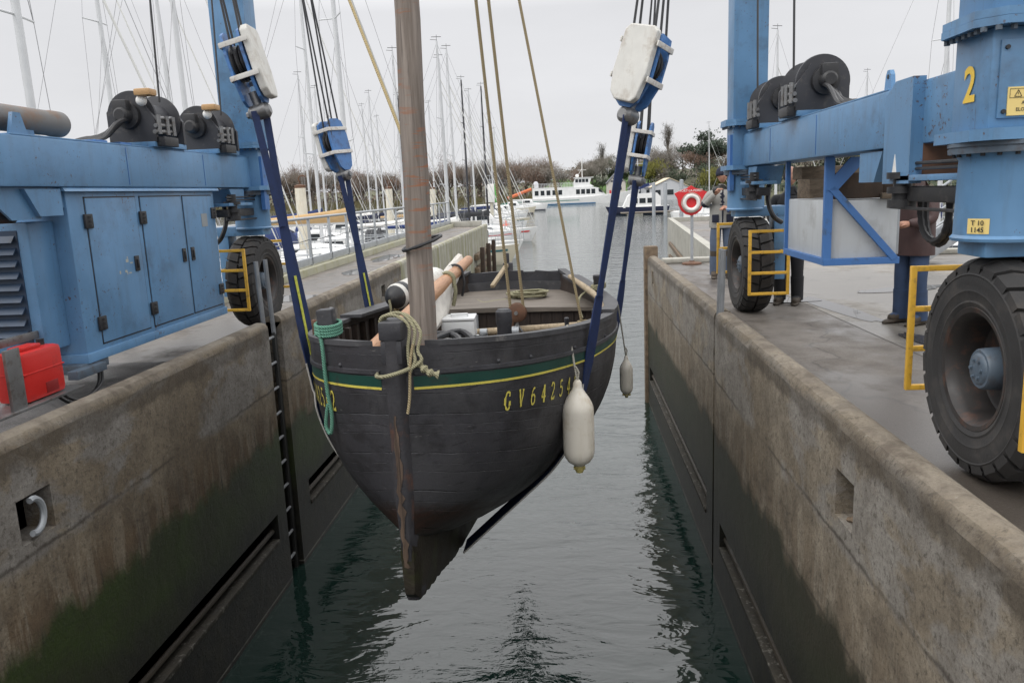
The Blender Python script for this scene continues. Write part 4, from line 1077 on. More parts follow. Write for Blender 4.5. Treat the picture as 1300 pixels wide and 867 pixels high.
        for k in range(20):
            a = k * 2 * math.pi / 20; q = c + Vector((.235 * math.cos(a), .235 * math.sin(a), 1.676)); b = MB(); b.cyl(q, q + Vector((0, 0, .014)), .012, 6); b.build('bolt', 'black', sr, smooth=False)
        b = MB(); b.lathe([(1.26, 0), (1.26, .232), (1.275, .236), (1.29, .222), (1.66, .215), (1.69, .235), (1.69, 0)], c, (0, 0, 1), 36); leg = b.build('wheel_leg', 'blue', lift)
        yk = (2.52, 2.66)
        b = MB(); bx(b, side, x0 + .05, yk[1], cy - .14, cy + .14, 1.18, 1.30, .012); bx(b, side, yk[0], yk[1], cy - .13, cy + .13, .40, 1.22, .012); b.build('fork', 'blue', lift)
        # wheel
        wc = P(side, 2.26, cy, .585); wr = empty('wheel', (0, 0, 0)); del_ = None
        ax = Vector((side * 1.0, 0, 0))
        wr.parent = lift; OFF[wr.name] = Vector((LC, 7.1, 0)) ; wr.location = (0, 0, 0)
        b = MB(); RR = .585
        b.lathe([(-.135, .29), (-.15, .30), (-.168, .34), (-.174, .352), (-.170, .362), (-.176, .40), (-.181, .412), (-.178, .424), (-.182, .45), (-.178, .49), (-.182, .498), (-.174, .51), (-.155, .535), (-.13, .552), (.13, .552), (.155, .535), (.172, .50), (.18, .44), (.172, .36), (.15, .30), (.135, .29)], wc, ax, 64, closed=True)
        nl = 26
        for k in range(nl):
            for hs in (-1, 1):
                a0 = 2 * math.pi * (k + (.5 if hs > 0 else 0)) / nl; wd = 2 * math.pi / nl * .80
                vs = []
                for (xx, tw, r0) in ((hs * .012, 1.0, RR), (hs * .12, .55, RR), (hs * .172, .0, RR - .035), (hs * .178, -.02, RR - .085)):
                    for e in (0, 1):
                        an = a0 + wd * e + tw * .12
                        vs.append(wc + ax * xx + Vector((0, math.cos(an) * r0, math.sin(an) * r0)))
                        vs.append(wc + ax * (xx * .97) + Vector((0, math.cos(an) * .53, math.sin(an) * .53)))
                fs = []
                for q in range(3):
                    o_ = q * 4; fs += [(o_, o_ + 2, o_ + 6, o_ + 4), (o_, o_ + 4, o_ + 5, o_ + 1), (o_ + 2, o_ + 3, o_ + 7, o_ + 6)]
                fs += [(0, 1, 3, 2), (12, 14, 15, 13)]
                b.add(vs, fs)
        b.build('tyre', 'tyre', wr, angle=30)
        b = MB()
        b.lathe([(-.155, .335), (-.165, .325), (-.16, .30), (-.14, .285), (-.10, .27), (.02, .255), (.03, .24), (.03, .10)], wc, ax, 48)
        b.lathe([(.155, .335), (.165, .325), (.14, .29), (.05, .27)], wc, ax, 48); b.build('rim', 'rim', wr)
        b = MB(); b.lathe([(.03, .115), (-.06, .112), (-.115, .108), (-.125, .10), (-.125, .085), (-.132, .08), (-.138, .07), (-.138, 0)], wc, ax, 32)
        for k in range(6):
            a = k * math.pi / 3; q = wc + ax * -.138 + Vector((0, .05 * math.cos(a), .05 * math.sin(a))); b.cyl(q, q + ax * -.012, .009, 6)
        b.build('hub', 'hub', wr)
        # yellow guard frames fore and aft of the wheel
        def guard(yg, xa, xb, z0, z1, bars):
            b = MB(); w = .034
            for xx in (xa, xb): b.bar(P(side, xx, yg, z0 - w / 2), P(side, xx, yg, z1 + w / 2), w, w, bev=.005)
            for k in range(bars): zz = lerp(z0, z1, k / (bars - 1)); b.bar(P(side, xa, yg, zz), P(side, xb, yg, zz), w * .98, w * .98, bev=.005)
            b.bar(P(side, xb, yg, lerp(z0, z1, .62)), P(side, xb + .06, cy + (.1 if yg > cy else -.1), lerp(z0, z1, .62)), w, w, bev=.005)
            return b.build('wheel_guard', 'yellow', lift)
        if yi == 0: guard(4.92, 2.09, 2.50, .30, 1.04, 4); guard(3.36, 1.925, 2.30, .43, .88, 3)
        else: guard(9.35, 2.11, 2.55, .30, 1.03, 4); guard(10.72, 2.0, 2.45, .42, 1.06, 3)
        # steering arm and links
        if side < 0 and yi == 0: continue
        sg = 1 if yi == 0 else -1
        ya, yb = (cy + .18, 5.35) if yi == 0 else (8.95, cy - .18)
        b = MB(); bx(b, side, 2.05, 2.30, ya, yb - .2, 1.565, 1.60, .004); b.build('steering_arm', 'blue', lift)
        b = MB(); bx(b, side, 2.10, 2.24, ya + .05, yb - .05, 1.44, 1.53, .01); b.build('steering_ram', 'black', lift)
        b = MB(); b.tube([P(side, 2.08, ya, 1.635), P(side, 2.10, yb, 1.635)], .009, 6); b.tube([P(side, 2.08, ya, 1.665), P(side, 2.10, yb, 1.67)], .010, 6); b.tube([P(side, 2.08, ya, 1.40), P(side, 2.10, yb, 1.40)], .010, 6); b.build('hydraulic_hose', 'black', lift)
        yj = yb - .18 if yi == 0 else ya + .2
        b = MB()
        q = P(side, 2.10, yj, 0); b.lathe([(1.40, 0), (1.40, .085), (1.45, .085), (1.45, .06), (1.49, .06), (1.49, .09), (1.53, .09), (1.53, .055), (1.58, .055), (1.58, .095), (1.62, .095), (1.62, .05), (1.70, .05), (1.70, 0)], q, (0, 0, 1), 18); b.build('steering_joint', 'black', lift)
        if yi == 0 and side > 0:
            for k, (dx, dz) in enumerate(((0, 0), (.10, -.05))):
                b = MB(); b.tube(crv([P(side, 2.24 + dx * .3, 5.22, 1.52), P(side, 2.24 + dx * .3, 5.22, 1.36), P(side, 2.25 + dx * .3, 5.18, 1.24 + dz * .4), P(side, 2.27 + dx * .3, 5.08, 1.19 + dz * .4), P(side, 2.29 + dx * .3, 5.00, 1.24), P(side, 2.30, 4.97, 1.36), P(side, 2.30, 4.96, 1.52)], 5), [.019 + .004 * (i % 2) for i in range(31)], 8); b.build('hydraulic_hose', 'black', lift)
            b = MB(); b.tube(crv([P(side, 2.32, 4.90, 1.52), P(side, 2.32, 4.88, 1.34), P(side, 2.31, 4.80, 1.22), P(side, 2.29, 4.66, 1.19), P(side, 2.24, 4.50, 1.26)], 5), [.020 + .004 * (i % 2) for i in range(21)], 8); b.build('hydraulic_hose', 'black', lift)
        if yi == 1:
            b = MB(); b.tube(crv([P(side, 2.36, 9.5, 1.6), P(side, 2.33, 9.45, 1.38), P(side, 2.38, 9.4, 1.2), P(side, 2.5, 9.5, 1.12)], 5), .028, 8); b.build('hydraulic_hose', 'black', lift)
    # top beam far above
    b = MB(); bx(b, side, 1.98, 2.44, 3.9, 10.3, 6.8, 7.3, .02); b.build('top_beam', 'blue', lift)
    # winches on the side beam
    for wi, (y0, y1) in enumerate(((7.55, 8.15), (8.95, 9.5))):
        wy = empty('winch', (0, 0, 0)); wy.parent = lift; OFF[wy.name] = Vector((LC, 7.1, 0))
        xc = 2.34; zc = 2.46
        b = MB(); bx(b, side, 2.10, 2.56, y0 - .02, y1 + .02, 2.165, 2.215, .006); b.build('base', 'blue', wy)
        for yp in (y0, y1 - .04):
            b = MB(); b.prism([(xc - .25, 2.215), (xc + .22, 2.215), (xc + .22, 2.50), (xc + .12, 2.62), (xc - .12, 2.62), (xc - .25, 2.44)], lambda x, z, d: P(side, x, yp + d, z), 0, .04); b.build('cheek', 'winch', wy, smooth=False)
        b = MB(); b.lathe([(0.045, 0), (.045, .24), (.065, .245), (.075, .15), (y1 - y0 - .085, .15), (y1 - y0 - .065, .245), (y1 - y0 - .045, .24), (y1 - y0 - .045, 0)], P(side, xc, y0, zc), (0, 1, 0), 40); b.build('drum', 'winch', wy)
        b = MB(); b.lathe([(-.17, 0), (-.17, .05), (-.15, .07), (-.06, .075), (-.05, .12), (0, .125), (0, 0)], P(side, xc, y0, zc), (0, 1, 0), 20); bx(b, side, xc - .06, xc + .08, y0 - .14, y0 - .05, zc - .02, zc + .14, .015); b.build('motor', 'black', wy)
        if side < 0:
          b = MB(); bx(b, side, xc - .30, xc - .14, y0 - .13, y0 + .02, zc + .17, zc + .235, .02); b.build('motor_cap', 'tan', wy)
        if side < 0:
            b = MB(); b.sphere(P(side, xc - .17, y0 - .05, zc + .13), .05, 12, 8); b.build('oil_pot', 'whiteplain', wy)
        b = MB()
        for zz in (2.30, 2.36, 2.43): b.cyl(P(side, 2.07, y0 - .06 + (zz - 2.3) * .5, zz), P(side, 2.07, y0 + .30, zz + .02), .02, 10)
        for yy in (y0 + .0, y0 + .16, y0 + .28): b.cyl(P(side, 2.05, yy, 2.28), P(side, 2.05, yy, 2.46), .022, 10)
        b.build('rope_guide', 'steel', wy)
        b = MB(); bx(b, side, 2.02, 2.12, y0 + .02, y0 + .30, 2.17, 2.26, .01); b.build('guide_block', 'black', wy)
        b = MB(); b.tube([P(side, 2.12, y0 + .2, 2.60), P(side, 2.10, y0 + .4, 6.8)], .011, 6); b.build('wire_rope', 'wire', wy)
    b = MB()
    for k in range(5): b.tube(crv([P(side, 2.3 + .03 * k, 7.42, 2.42 - .02 * k), P(side, 2.28 + .03 * k, 7.2, 2.36 - .03 * k), P(side, 2.26 + .04 * k, 6.95, 2.22), P(side, 2.26 + .05 * k, 6.75, 2.17)], 4), .02, 6)
    b.build('hose_bundle', 'black', lift)

# ---- left side: engine cabinet
cab = empty('engine_cabinet', (0, 0, 0)); cab.parent = lift; OFF[cab.name] = Vector((LC, 7.1, 0))
XF = -4.0
b = MB(); b.box(-4.75, XF, 6.12, 8.80, .34, 1.76, .018); b.build('housing', 'blue', cab)
b = MB(); b.prism([(XF + .045, 1.745), (XF + .035, 1.765), (-4.0, 1.80), (-4.75, 1.82), (-4.75, 1.765)], lambda x, z, y: (x, y, z), 6.06, 8.86); b.build('roof_lip', 'blue', cab, smooth=False)
b = MB(); b.box(-4.8, XF + .012, 6.10, 8.82, .34, .42, .006); b.build('base_frame', 'blue', cab)
for (y0, y1, lat, hinge) in ((6.36, 7.13, 7.02, 6.36), (7.22, 8.00, 7.94, 7.22), (8.05, 8.72, 8.13, 8.72)):
    b = MB(); b.box(XF - .01, XF + .010, y0, y1, .47, 1.69, .006); b.build('door', 'blue', cab)
    b = MB()
    b.box(XF, XF + .003, y0 - .012, y0, .46, 1.70); b.box(XF, XF + .003, y1, y1 + .012, .46, 1.70); b.box(XF, XF + .003, y0 - .012, y1 + .012, 1.69, 1.702); b.box(XF, XF + .003, y0 - .012, y1 + .012, .458, .47)
    b.build('door_gasket', 'black', cab, smooth=False)
    b = MB(); b.box(XF + .008, XF + .022, lat - .035, lat + .035, 1.02, 1.16, .005); b.box(XF + .022, XF + .034, lat - .012, lat + .012, 1.05, 1.13, .004); b.build('latch', 'black', cab)
    for zz in (.64, 1.50):
        b = MB(); b.box(XF + .006, XF + .026, hinge - .055, hinge + .055, zz - .06, zz + .06, .006)
        for q in (-.035, 0, .035): b.cyl((XF + .026, hinge, zz + q - .008), (XF + .026, hinge, zz + q + .008), .018, 8)
        b.build('hinge', 'black', cab)
b = MB(); b.box(XF + .010, XF + .013, 8.42, 8.56, 1.36, 1.50); b.build('paper_label', pm('faded_label', (.27, .29, .30), .8), cab, smooth=False)
b = MB(); rn = random.Random(5)
for k in range(7): y = 6.72 + rn.uniform(0, .2); z = .98 + rn.uniform(0, .18); b.box(XF + .0105, XF + .0115, y, y + rn.uniform(.01, .05), z, z + rn.uniform(.01, .03))
b.build('sticker_residue', pm('sticker_residue', (.36, .36, .32), .8), cab, smooth=False)
b = MB(); b.box(-4.80, -4.13, 5.80, 6.12, .50, 1.52, .02); b.build('louvre_box', 'blue', cab)
M['louvre'] = pm('louvre_dark_blue', (.020, .042, .082), .5, var=.2, dirt=(.03, .03, .03), dirt_amt=.4)
b = MB(); b.box(-4.72, -4.22, 5.794, 5.80, .58, 1.46); b.build('louvre_panel', 'louvre', cab, smooth=False)
for k in range(9):
    z = .64 + k * .092
    b = MB(); b.prism([(5.792, z + .045), (5.745, z - .005), (5.752, z - .012), (5.792, z + .028)], lambda y, zz, d: (-4.70 + d, y, zz), 0, .46); b.build('louvre_slat', 'louvre', cab, smooth=False)
b = MB(); b.box(-4.75, -4.0, 6.0, 6.40, .27, .345, .008); b.box(-4.02, -3.93, 5.85, 6.25, .26, .33, .006); b.build('support_rail', 'hub', cab)
b = MB(); b.tube(crv([(-4.05, 6.35, .33), (-4.02, 6.28, .14), (-4.02, 6.02, .07), (-4.04, 5.85, .12), (-4.06, 5.75, .24)]), .013, 7); b.tube(crv([(-4.09, 6.38, .33), (-4.07, 6.3, .11), (-4.06, 6.0, .04), (-4.08, 5.85, .10), (-4.1, 5.7, .25)]), .013, 7); b.build('hose', 'black', cab)
# bracket over the louvre box
b = MB(); b.prism([(5.2, 1.78), (6.12, 1.78), (6.12, 1.62), (5.88, 1.62), (5.82, 1.54), (5.5, 1.54)], lambda y, z, d: (-4.02 - d, y, z), 0, .02); b.build('bracket_plate', 'blue', lift, smooth=False)
b = MB(); b.lathe([(1.52, 0), (1.52, .07), (1.55, .09), (1.58, .07), (1.62, .09), (1.66, .06), (1.78, .06), (1.78, 0)], (-4.12, 5.55, 0), (0, 0, 1), 16); b.build('steering_joint', 'black', lift)
# carrier for fuel cans
b = MB(); b.box(-3.925, -3.90, 5.05, 5.20, .20, .66, .006); b.box(-4.18, -3.88, 4.5, 5.85, .205, .225, .004); b.box(-4.20, -4.17, 5.0, 6.0, .62, .68, .006); b.build('can_carrier', 'steel', lift)
def can(y0, label):
    r = empty('fuel_can', (-4.03, y0 + .16, .226), label, 'fuel can')
    b = MB(); b.box(-4.16, -3.93, y0, y0 + .46, .228, .60, .04); b.box(-4.163, -3.926, y0 - .003, y0 + .463, .435, .447, .005); b.box(-4.09, -3.98, y0 + .08, y0 + .3, .60, .63, .01); b.build('body', 'red', r)
    b = MB(); b.box(-3.933, -3.927, y0 + .22, y0 + .36, .26, .34, .002); b.build('grip_recess_shade', pm('red_painted_shade', (.22, .012, .012), .5), r)  # flat plate, no hollow: the grip's shade is put into the darker red
    b = MB(); b.cyl((-4.04, y0 + .38, .60), (-4.04, y0 + .38, .645), .028, 14); b.build('cap', 'black', r)
can(5.24, 'red plastic fuel can in the steel carrier beside the louvred engine box')
can(4.52, 'second red fuel can left of the steel strap, cut by the frame edge')
# roller on top of the left beam
b = MB(); b.lathe([(0, 0), (0, .095), (.02, .105), (.12, .105), (.13, .1), (.9, .1), (.91, .105), (1.03, .105), (1.05, .095), (1.05, 0)], (-4.2, 5.45, 2.30), (0, 1, 0), 28)
b.build('roller', 'roller', lift)
b = MB(); b.prism([(-.10, 0), (.10, 0), (.04, .17), (-.04, .17)], lambda y, z, d: (-4.05 + d, 5.72 + y, 2.15 + z), 0, .03); b.build('roller_bracket', 'blue', lift, smooth=False)
for y0 in (6.72, 7.12):
    b = MB(); b.box(-4.3, -4.05, y0, y0 + .19, 2.166, 2.19, .006); b.build('beam_pad', 'blue_dark', lift)
# ---- right side: grey tank in a blue truss
b = MB(); b.box(2.24, 2.83, 7.03, 8.25, .90, 1.41, .012); b.build('grey_tank', 'greybox', lift)
b = MB(); b.box(2.83, 2.86, 7.06, 8.3, .93, 1.40, .004); b.build('tank_edge', 'galv', lift)
b = MB(); w = .045
b.bar((2.23, 7.0, .885), (2.23, 7.0, 1.78), .07, w, (0, 1, 0), .005)
b.bar((2.23, 8.26, .885), (2.23, 8.26, 1.78), w, w, bev=.005)
b.bar((2.20, 7.0, .885), (2.84, 7.0, .885), .05, .06, bev=.005)
b.bar((2.23, 7.02, .885), (2.23, 8.28, .885), .05, .06, bev=.005)
b.bar((2.25, 6.985, 1.52), (2.80, 6.985, .90), .03, .06, bev=.005)
b.prism([(2.2, 1.5), (2.3, 1.5), (2.55, 1.77), (2.4, 1.77), (2.27, 1.62), (2.27, 1.77), (2.2, 1.77)], lambda x, z, d: (x, 6.97 + d, z), 0, .02)
b.build('truss_frame', 'blue_truss', lift, smooth=False)
lbl = ('long grey-brown timber baulk on the grey tank, topmost of its stack', 'brown squared timber baulk lying under the topmost one on the grey tank', 'dark wet timber baulk right of the blue truss post, on the grey tank', 'dark timber block at the right end of the grey tank top', 'short light-brown timber offcut between dark blocks on the grey tank', 'weathered timber baulk at the rear edge of the grey tank')
for k, (p0, p1, w, h, mt) in enumerate((((2.26, 8.05, 1.66), (3.0, 8.20, 1.66), .20, .12, 'baulkx'), ((2.25, 7.8, 1.51), (2.85, 7.95, 1.51), .22, .18, 'baulkx'), ((2.30, 7.15, 1.53), (2.70, 7.10, 1.53), .20, .22, 'baulk_dark'), ((2.72, 7.12, 1.50), (2.96, 7.05, 1.50), .2, .16, 'baulk_dark'), ((2.66, 6.98, 1.435), (2.84, 6.96, 1.435), .07, .05, 'baulkx'), ((2.45, 7.5, 1.475), (2.9, 7.5, 1.475), .2, .12, 'baulkx'))):
    b = MB(); b.bar(p0, p1, w, h, bev=.012); tag(b.build('timber_baulk', mt, loc=p0), lbl[k], 'timber', 'timber baulks stacked on the grey tank')
# numbers and signs
text_mesh('number', '2', .235, (1.998, 4.245, 1.945), (0, -1, 0), (0, 0, 1), 'yellow_num', lift, 'LEFT', .003, .006)
text_mesh('number', '1', .235, (1.998, 10.08, 1.95), (0, -1, 0), (0, 0, 1), 'yellow_num', lift, 'LEFT', .003, .006)
b = MB(); b.box(2.075, 2.375, 3.982, 3.987, 1.855, 1.985); sg_ = b.build('warning_sign', 'yellow_sign', lift, smooth=False)
text_mesh('lettering', 'ATTENTION', .030, (2.155, 3.982, 1.945), (1, 0, 0), (0, 0, 1), 'ink', sg_, 'LEFT', .002, .0004)
text_mesh('lettering', 'APPAREIL MOBILE', .022, (2.225, 3.982, 1.905), (1, 0, 0), (0, 0, 1), 'ink', sg_, 'CENTER', .002, .0003)
text_mesh('lettering', 'ELOIGNE DE LA ZONE', .022, (2.225, 3.982, 1.875), (1, 0, 0), (0, 0, 1), 'ink', sg_, 'CENTER', .002, .0003)
b = MB()
def frame2(b, x0, x1, z0, z1, y, t):
    b.box(x0, x1, y, y + .001, z0, z0 + t); b.box(x0, x1, y, y + .001, z1 - t, z1); b.box(x0, x0 + t, y, y + .001, z0 + t, z1 - t); b.box(x1 - t, x1, y, y + .001, z0 + t, z1 - t)
frame2(b, 2.083, 2.367, 1.935, 1.977, 3.980, .0015)
for a, c in (((2.105, 1.941), (2.137, 1.941)), ((2.137, 1.941), (2.121, 1.971)), ((2.121, 1.971), (2.105, 1.941))): b.bar((a[0], 3.9805, a[1]), (c[0], 3.9805, c[1]), .002, .002)
b.box(2.1202, 2.1218, 3.980, 3.981, 1.95, 1.96)
b.build('sign_border', 'ink', sg_, smooth=False)
cx, cy = 2.2, 4.18
def curved(a0, a1, z0, z1, r, mat, name, par):
    b = MB(); rows = [[Vector((cx + r * math.cos(R(lerp(a0, a1, i / 8))), cy + r * math.sin(R(lerp(a0, a1, i / 8))), z)) for z in (z0, z1)] for i in range(9)]; b.grid(rows); return b.build(name, mat, par)
sg2 = curved(200, 228, 1.30, 1.375, .2235, 'yellow_sign', 'load_plate', lift)
a = R(214); nx, ny = math.cos(a), math.sin(a); tx, ty = -ny, nx
for body, zz in (('T 10', 1.343), ('1145', 1.309)):
    text_mesh('lettering', body, .034, (cx + .2265 * nx - tx * .0, cy + .2265 * ny, zz), (tx, ty, 0), (0, 0, 1), 'ink', sg2, 'CENTER', .0015, .0006)
b = MB(); b.box(2.22, 2.40, 3.93, 3.955, 1.30, 1.50, .006); p_ = b.build('control_box', 'blue', lift)
b = MB(); b.box(2.235, 2.385, 3.926, 3.93, 1.345, 1.475); p_ = b.build('instruction_plate', 'yellow_sign', lift, smooth=False)
b = MB(); rn = random.Random(3)
for k in range(7): b.box(2.25, 2.25 + rn.uniform(.06, .12), 3.9252, 3.926, 1.36 + k * .015, 1.364 + k * .015)
b.build('text_lines', 'ink', p_, smooth=False)
# small arrow plate on the gusset
b = MB(); b.prism([(5.14, 1.58), (5.22, 1.58), (5.20, 1.65), (5.18, 1.73), (5.16, 1.65)], lambda y, z, d: (2.046 + d, y, z), 0, .004); b.build('arrow_plate', 'whiteplain', lift, smooth=False)

# ================================================================ hook blocks, wires, slings
def block(c, up, nrm, sc_, label, wires, topx):
    """c centre, up tilt vector, nrm = direction the white pad faces"""
    up = Vector(up).normalized(); nrm = Vector(nrm); nrm = (nrm - up * nrm.dot(up)).normalized(); sd = up.cross(nrm)
    c = Vector(c); Mx = Matrix((sd, nrm, up)).transposed().to_4x4(); Mx.translation = c
    r = empty('hook_block', c, label, 'hook block')
    def L(): b = MB(); b.T = Mx; return b
    s = sc_
    out = [(-.15, .10), (-.11, .25), (-.05, .28), (.06, .28), (.13, .24), (.15, .1), (.15, -.08), (.09, -.24), (.04, -.28), (-.05, -.28), (-.1, -.24), (-.15, -.08)]
    for d in (.055, -.075):
        b = L(); b.prism([(x * s, z * s) for x, z in out], lambda x, z, q: (x, q, z), d * s, (d + .022) * s); b.build('cheek_plate', 'blue_dark', r, smooth=False)
    for d in (-.04, .0, .04):
        b = L(); b.lathe([(-.014 * s, 0), (-.014 * s, .135 * s), (0, .122 * s), (.014 * s, .135 * s), (.014 * s, 0)], (0, d * s, .04 * s), (0, 1, 0), 24); b.build('sheave', 'black', r)
    b = L(); b.prism([(x * .96 * s, z * s) for x, z in [(-.14, .24), (-.10, .28), (.11, .28), (.145, .25), (.15, -.05), (.12, -.22), (.08, -.255), (-.07, -.25), (-.12, -.20), (-.15, -.06)]], lambda x, z, q: (x, q, z), .088 * s, .150 * s)
    pad = b.build('pad', 'white_pad', r, smooth=False)
    bv = pad.modifiers.new('bevel', 'BEVEL'); bv.width = .012; bv.segments = 2; bv.limit_method = 'ANGLE'
    for zz in (.17, -.08):
        b = L(); w_ = .158 * s
        for side_x in (-1, 1): b.box(side_x * w_ - .006, side_x * w_ + .006, -.085 * s, .135 * s, (zz - .019) * s, (zz + .019) * s, .003)
        b.box(-w_, w_, -.092 * s, -.084 * s, (zz - .02) * s, (zz + .018) * s, .003)
        b.build('strap', 'strap', r)
    b = L(); b.tube([(0, 0, -.18 * s), (0, 0, -.29 * s)], [.04 * s, .033 * s], 12)
    b.lathe([(-.085 * s, 0), (-.085 * s, .035 * s), (-.06 * s, .06 * s), (.06 * s, .06 * s), (.085 * s, .035 * s), (.085 * s, 0)], (0, 0, -.33 * s), (0, 1, 0), 20)
    b.cyl((0, -.105 * s, -.33 * s), (0, -.08 * s, -.33 * s), .026 * s, 6)
    b.build('shackle', 'steel', r)
    for k in range(wires):
        d = (k - (wires - 1) / 2) * .045 * s; p0 = Mx @ Vector(((-.11 if k % 2 else .11) * s, d, .10 * s)); p1 = Vector((topx + (k - 1.5) * .05, c.y + d, 6.8))
        b = MB(); b.tube([p0, p1], .0095, 6); b.build('wire_rope', 'wire', r)
    return Mx @ Vector((0, 0, -.33 * s))
YF, YB = 6.12, 8.55
pFL = block((-2.42, YF, 2.60), (-.13, 0, .5), (1, .04, 0), 1.0, 'front left hook block with a white pad before the blue tower', 4, -3.0)
pFR = block((.575, YF, 2.44), (.16, 0, .5), (-.62, -.78, 0), 1.02, 'front right hook block with a big white pad against the sky', 5, 1.1)
pBL = block((-2.47, YB, 2.16), (-.10, 0, .5), (-.93, .38, 0), .98, 'rear left hook block, blue with white straps, in front of the masts', 4, -3.0)
pBR = block((.80, YB, 1.98), (.10, 0, .5), (-.98, .2, 0), .98, 'rear right hook block half hidden behind the front slings', 4, 1.2)
def s_of_y(y, side):
    s = (y - S0[1]) / DY
    return s
def sling(y, keelz, pl, pr, label, tag_l=True, wd=.15):
    s = s_of_y(y, 1); r = empty('lifting_sling', (LC, y, keelz), label, 'sling')
    # hull section in the plane of the sling
    sec = []
    for i in range(60):
        z = zr(s) - i / 59 * (zr(s) - zk(s)); sec.append((half(s, z) + .014, z))
    xc = lambda x: W(s, x, 0).x
    def path(side, pin):
        pin2 = (abs(pin.x - W(s, 0, 0).x), pin.z)
        pts = [pin2] + [q for q in sec] + [(.062, keelz)]
        # upper hull outline (outer side) : monotone chain in z from pin to keel, keep convex outwards
        ch = []
        for p in sorted(pts, key=lambda q: -q[1]):
            while len(ch) >= 2 and ((ch[-1][0] - ch[-2][0]) * (p[1] - ch[-2][1]) - (ch[-1][1] - ch[-2][1]) * (p[0] - ch[-2][0])) >= 0: ch.pop()
            ch.append(p)
        return ch
    out = []
    for side, pin in ((-1, pl), (1, pr)):
        ch = path(side, pin)
        w3 = [Vector((W(s, side * x, 0).x, y + (W(s, side * x, 0).y - W(s, 0, 0).y) * .3, z)) for x, z in ch]
        w3[0] = pin
        out.append(w3)
    left, right = out
    def dense(a, b, n): return [lerp(a, b, i / n) for i in range(n)]
    # joints: two strands down to a splice, then one wide band
    full = []
    for side, w3 in ((-1, left), (1, right)):
        j = lerp(w3[0], w3[1], .40 if side < 0 else .62)
        for k, dy in ((0, -.05), (1, .05)):
            b = MB(); q = w3[0] + Vector((0.02 * (k * 2 - 1), dy * 1.3, 0)); n = 8
            b.ribbon([lerp(q, j + Vector((0, dy * .5, 0)), i / n) for i in range(n + 1)], [(.75, .65, 0)] * (n + 1), [.055] * (n + 1), .012); b.build('strand', 'sling', r)
        band = [j] + dense(j, w3[1], 6)[1:] + w3[1:]
        full.append((side, band))
    for side, band in full:
        n = len(band); wds = []
        for i in range(n):
            t = min(i / 7, 1); tw = (1 - t) ** .8
            wds.append(Vector((.8 * tw, 1 - .3 * tw, 0)))
        ww = [lerp(.075, wd, min(i / 4, 1)) if i < 7 else lerp(wd, .25, min((i - 6) / 5, 1)) for i in range(n)]
        b = MB(); b.ribbon(band, wds, ww, .012); bnd = b.build('band', 'sling', r)
        # pale selvedge along the camera side edge
        b = MB(); i0 = 5
        b.tube([band[i] + Vector((wds[i].x * -.5 * ww[i], -.5 * ww[i], 0)) for i in range(i0, n)], .0075, 6); b.build('edge', 'sling_edge', bnd)
        if tag_l:
            a, c = band[1], band[4]; nrm_ = Vector((1, -.9, 0)).normalized() * .010
            b = MB(); q0 = lerp(band[0], band[6], .30); q1 = lerp(band[0], band[6], .88); m = 8
            ed = [Vector((.8 * (1 - t * .9), 1 - .3 * (1 - t), 0)).normalized() for t in [i / m for i in range(m + 1)]]
            b.ribbon([lerp(q0, q1, i / m) + Vector((.012 if side < 0 else -.012, -.012, .004)) + ed[i] * .0 for i in range(m + 1)], [wds[min(1 + i // 2, 6)] for i in range(m + 1)], .02, .006); b.build('label_strip', 'sling_tag', bnd)
    return r
sling(YF, -1.315, pFL, pFR, 'front blue webbing sling passing under the bow of the black boat')
sling(YB, -1.50, pBL, pBR, 'rear blue webbing sling holding the boat behind the mast')
# ================================================================ marina
def hull_form(b, L, B, F, zw, sheer=.12, stern=.75, rows_n=14, zoff=0):
    """x along, bow at +x; returns deck outline"""
    rows = []; deck = []
    for i in range(rows_n + 1):
        t = i / rows_n; x = -L * .5 + L * t
        hb = B / 2 * (stern + (1 - stern) * math.sin(min(t / .45, 1) * math.pi / 2)) * (1 if t < .45 else max(1 - ((t - .45) / .55) ** 2.2, .015))
        zf = F * (1 + sheer * ((t - .35) * 1.6) ** 2)
        rk = .10 * L * t ** 4 * .0
        row = []
        for (fx, fz) in ((1, 1), (.99, .6), (.95, .25), (.86, .02), (.6, -.18), (0, -.3)):
            xx = x - (L * .06 * (1 - fz) if t > .8 else 0) * ((t - .8) / .2 if t > .8 else 0) + (L * .03 * (1 - fz) if t == 0 else 0)
            row.append((xx, fx * hb, zf * fz))
        full = [(x_, y_, z_) for x_, y_, z_ in row] + [(x_, -y_, z_) for x_, y_, z_ in reversed(row[:-1])]
        rows.append([Vector(p) for p in full]); deck.append((x, hb, zf))
    b.grid(rows); b.add(rows[0], [tuple(range(len(rows[0])))])
    return deck
def deck_mesh(b, deck, dz=-.02, camber=.05):
    b.grid([[Vector((x, hb * .985, z + dz)), Vector((x, 0, z + dz + camber)), Vector((x, -hb * .985, z + dz))] for x, hb, z in deck])

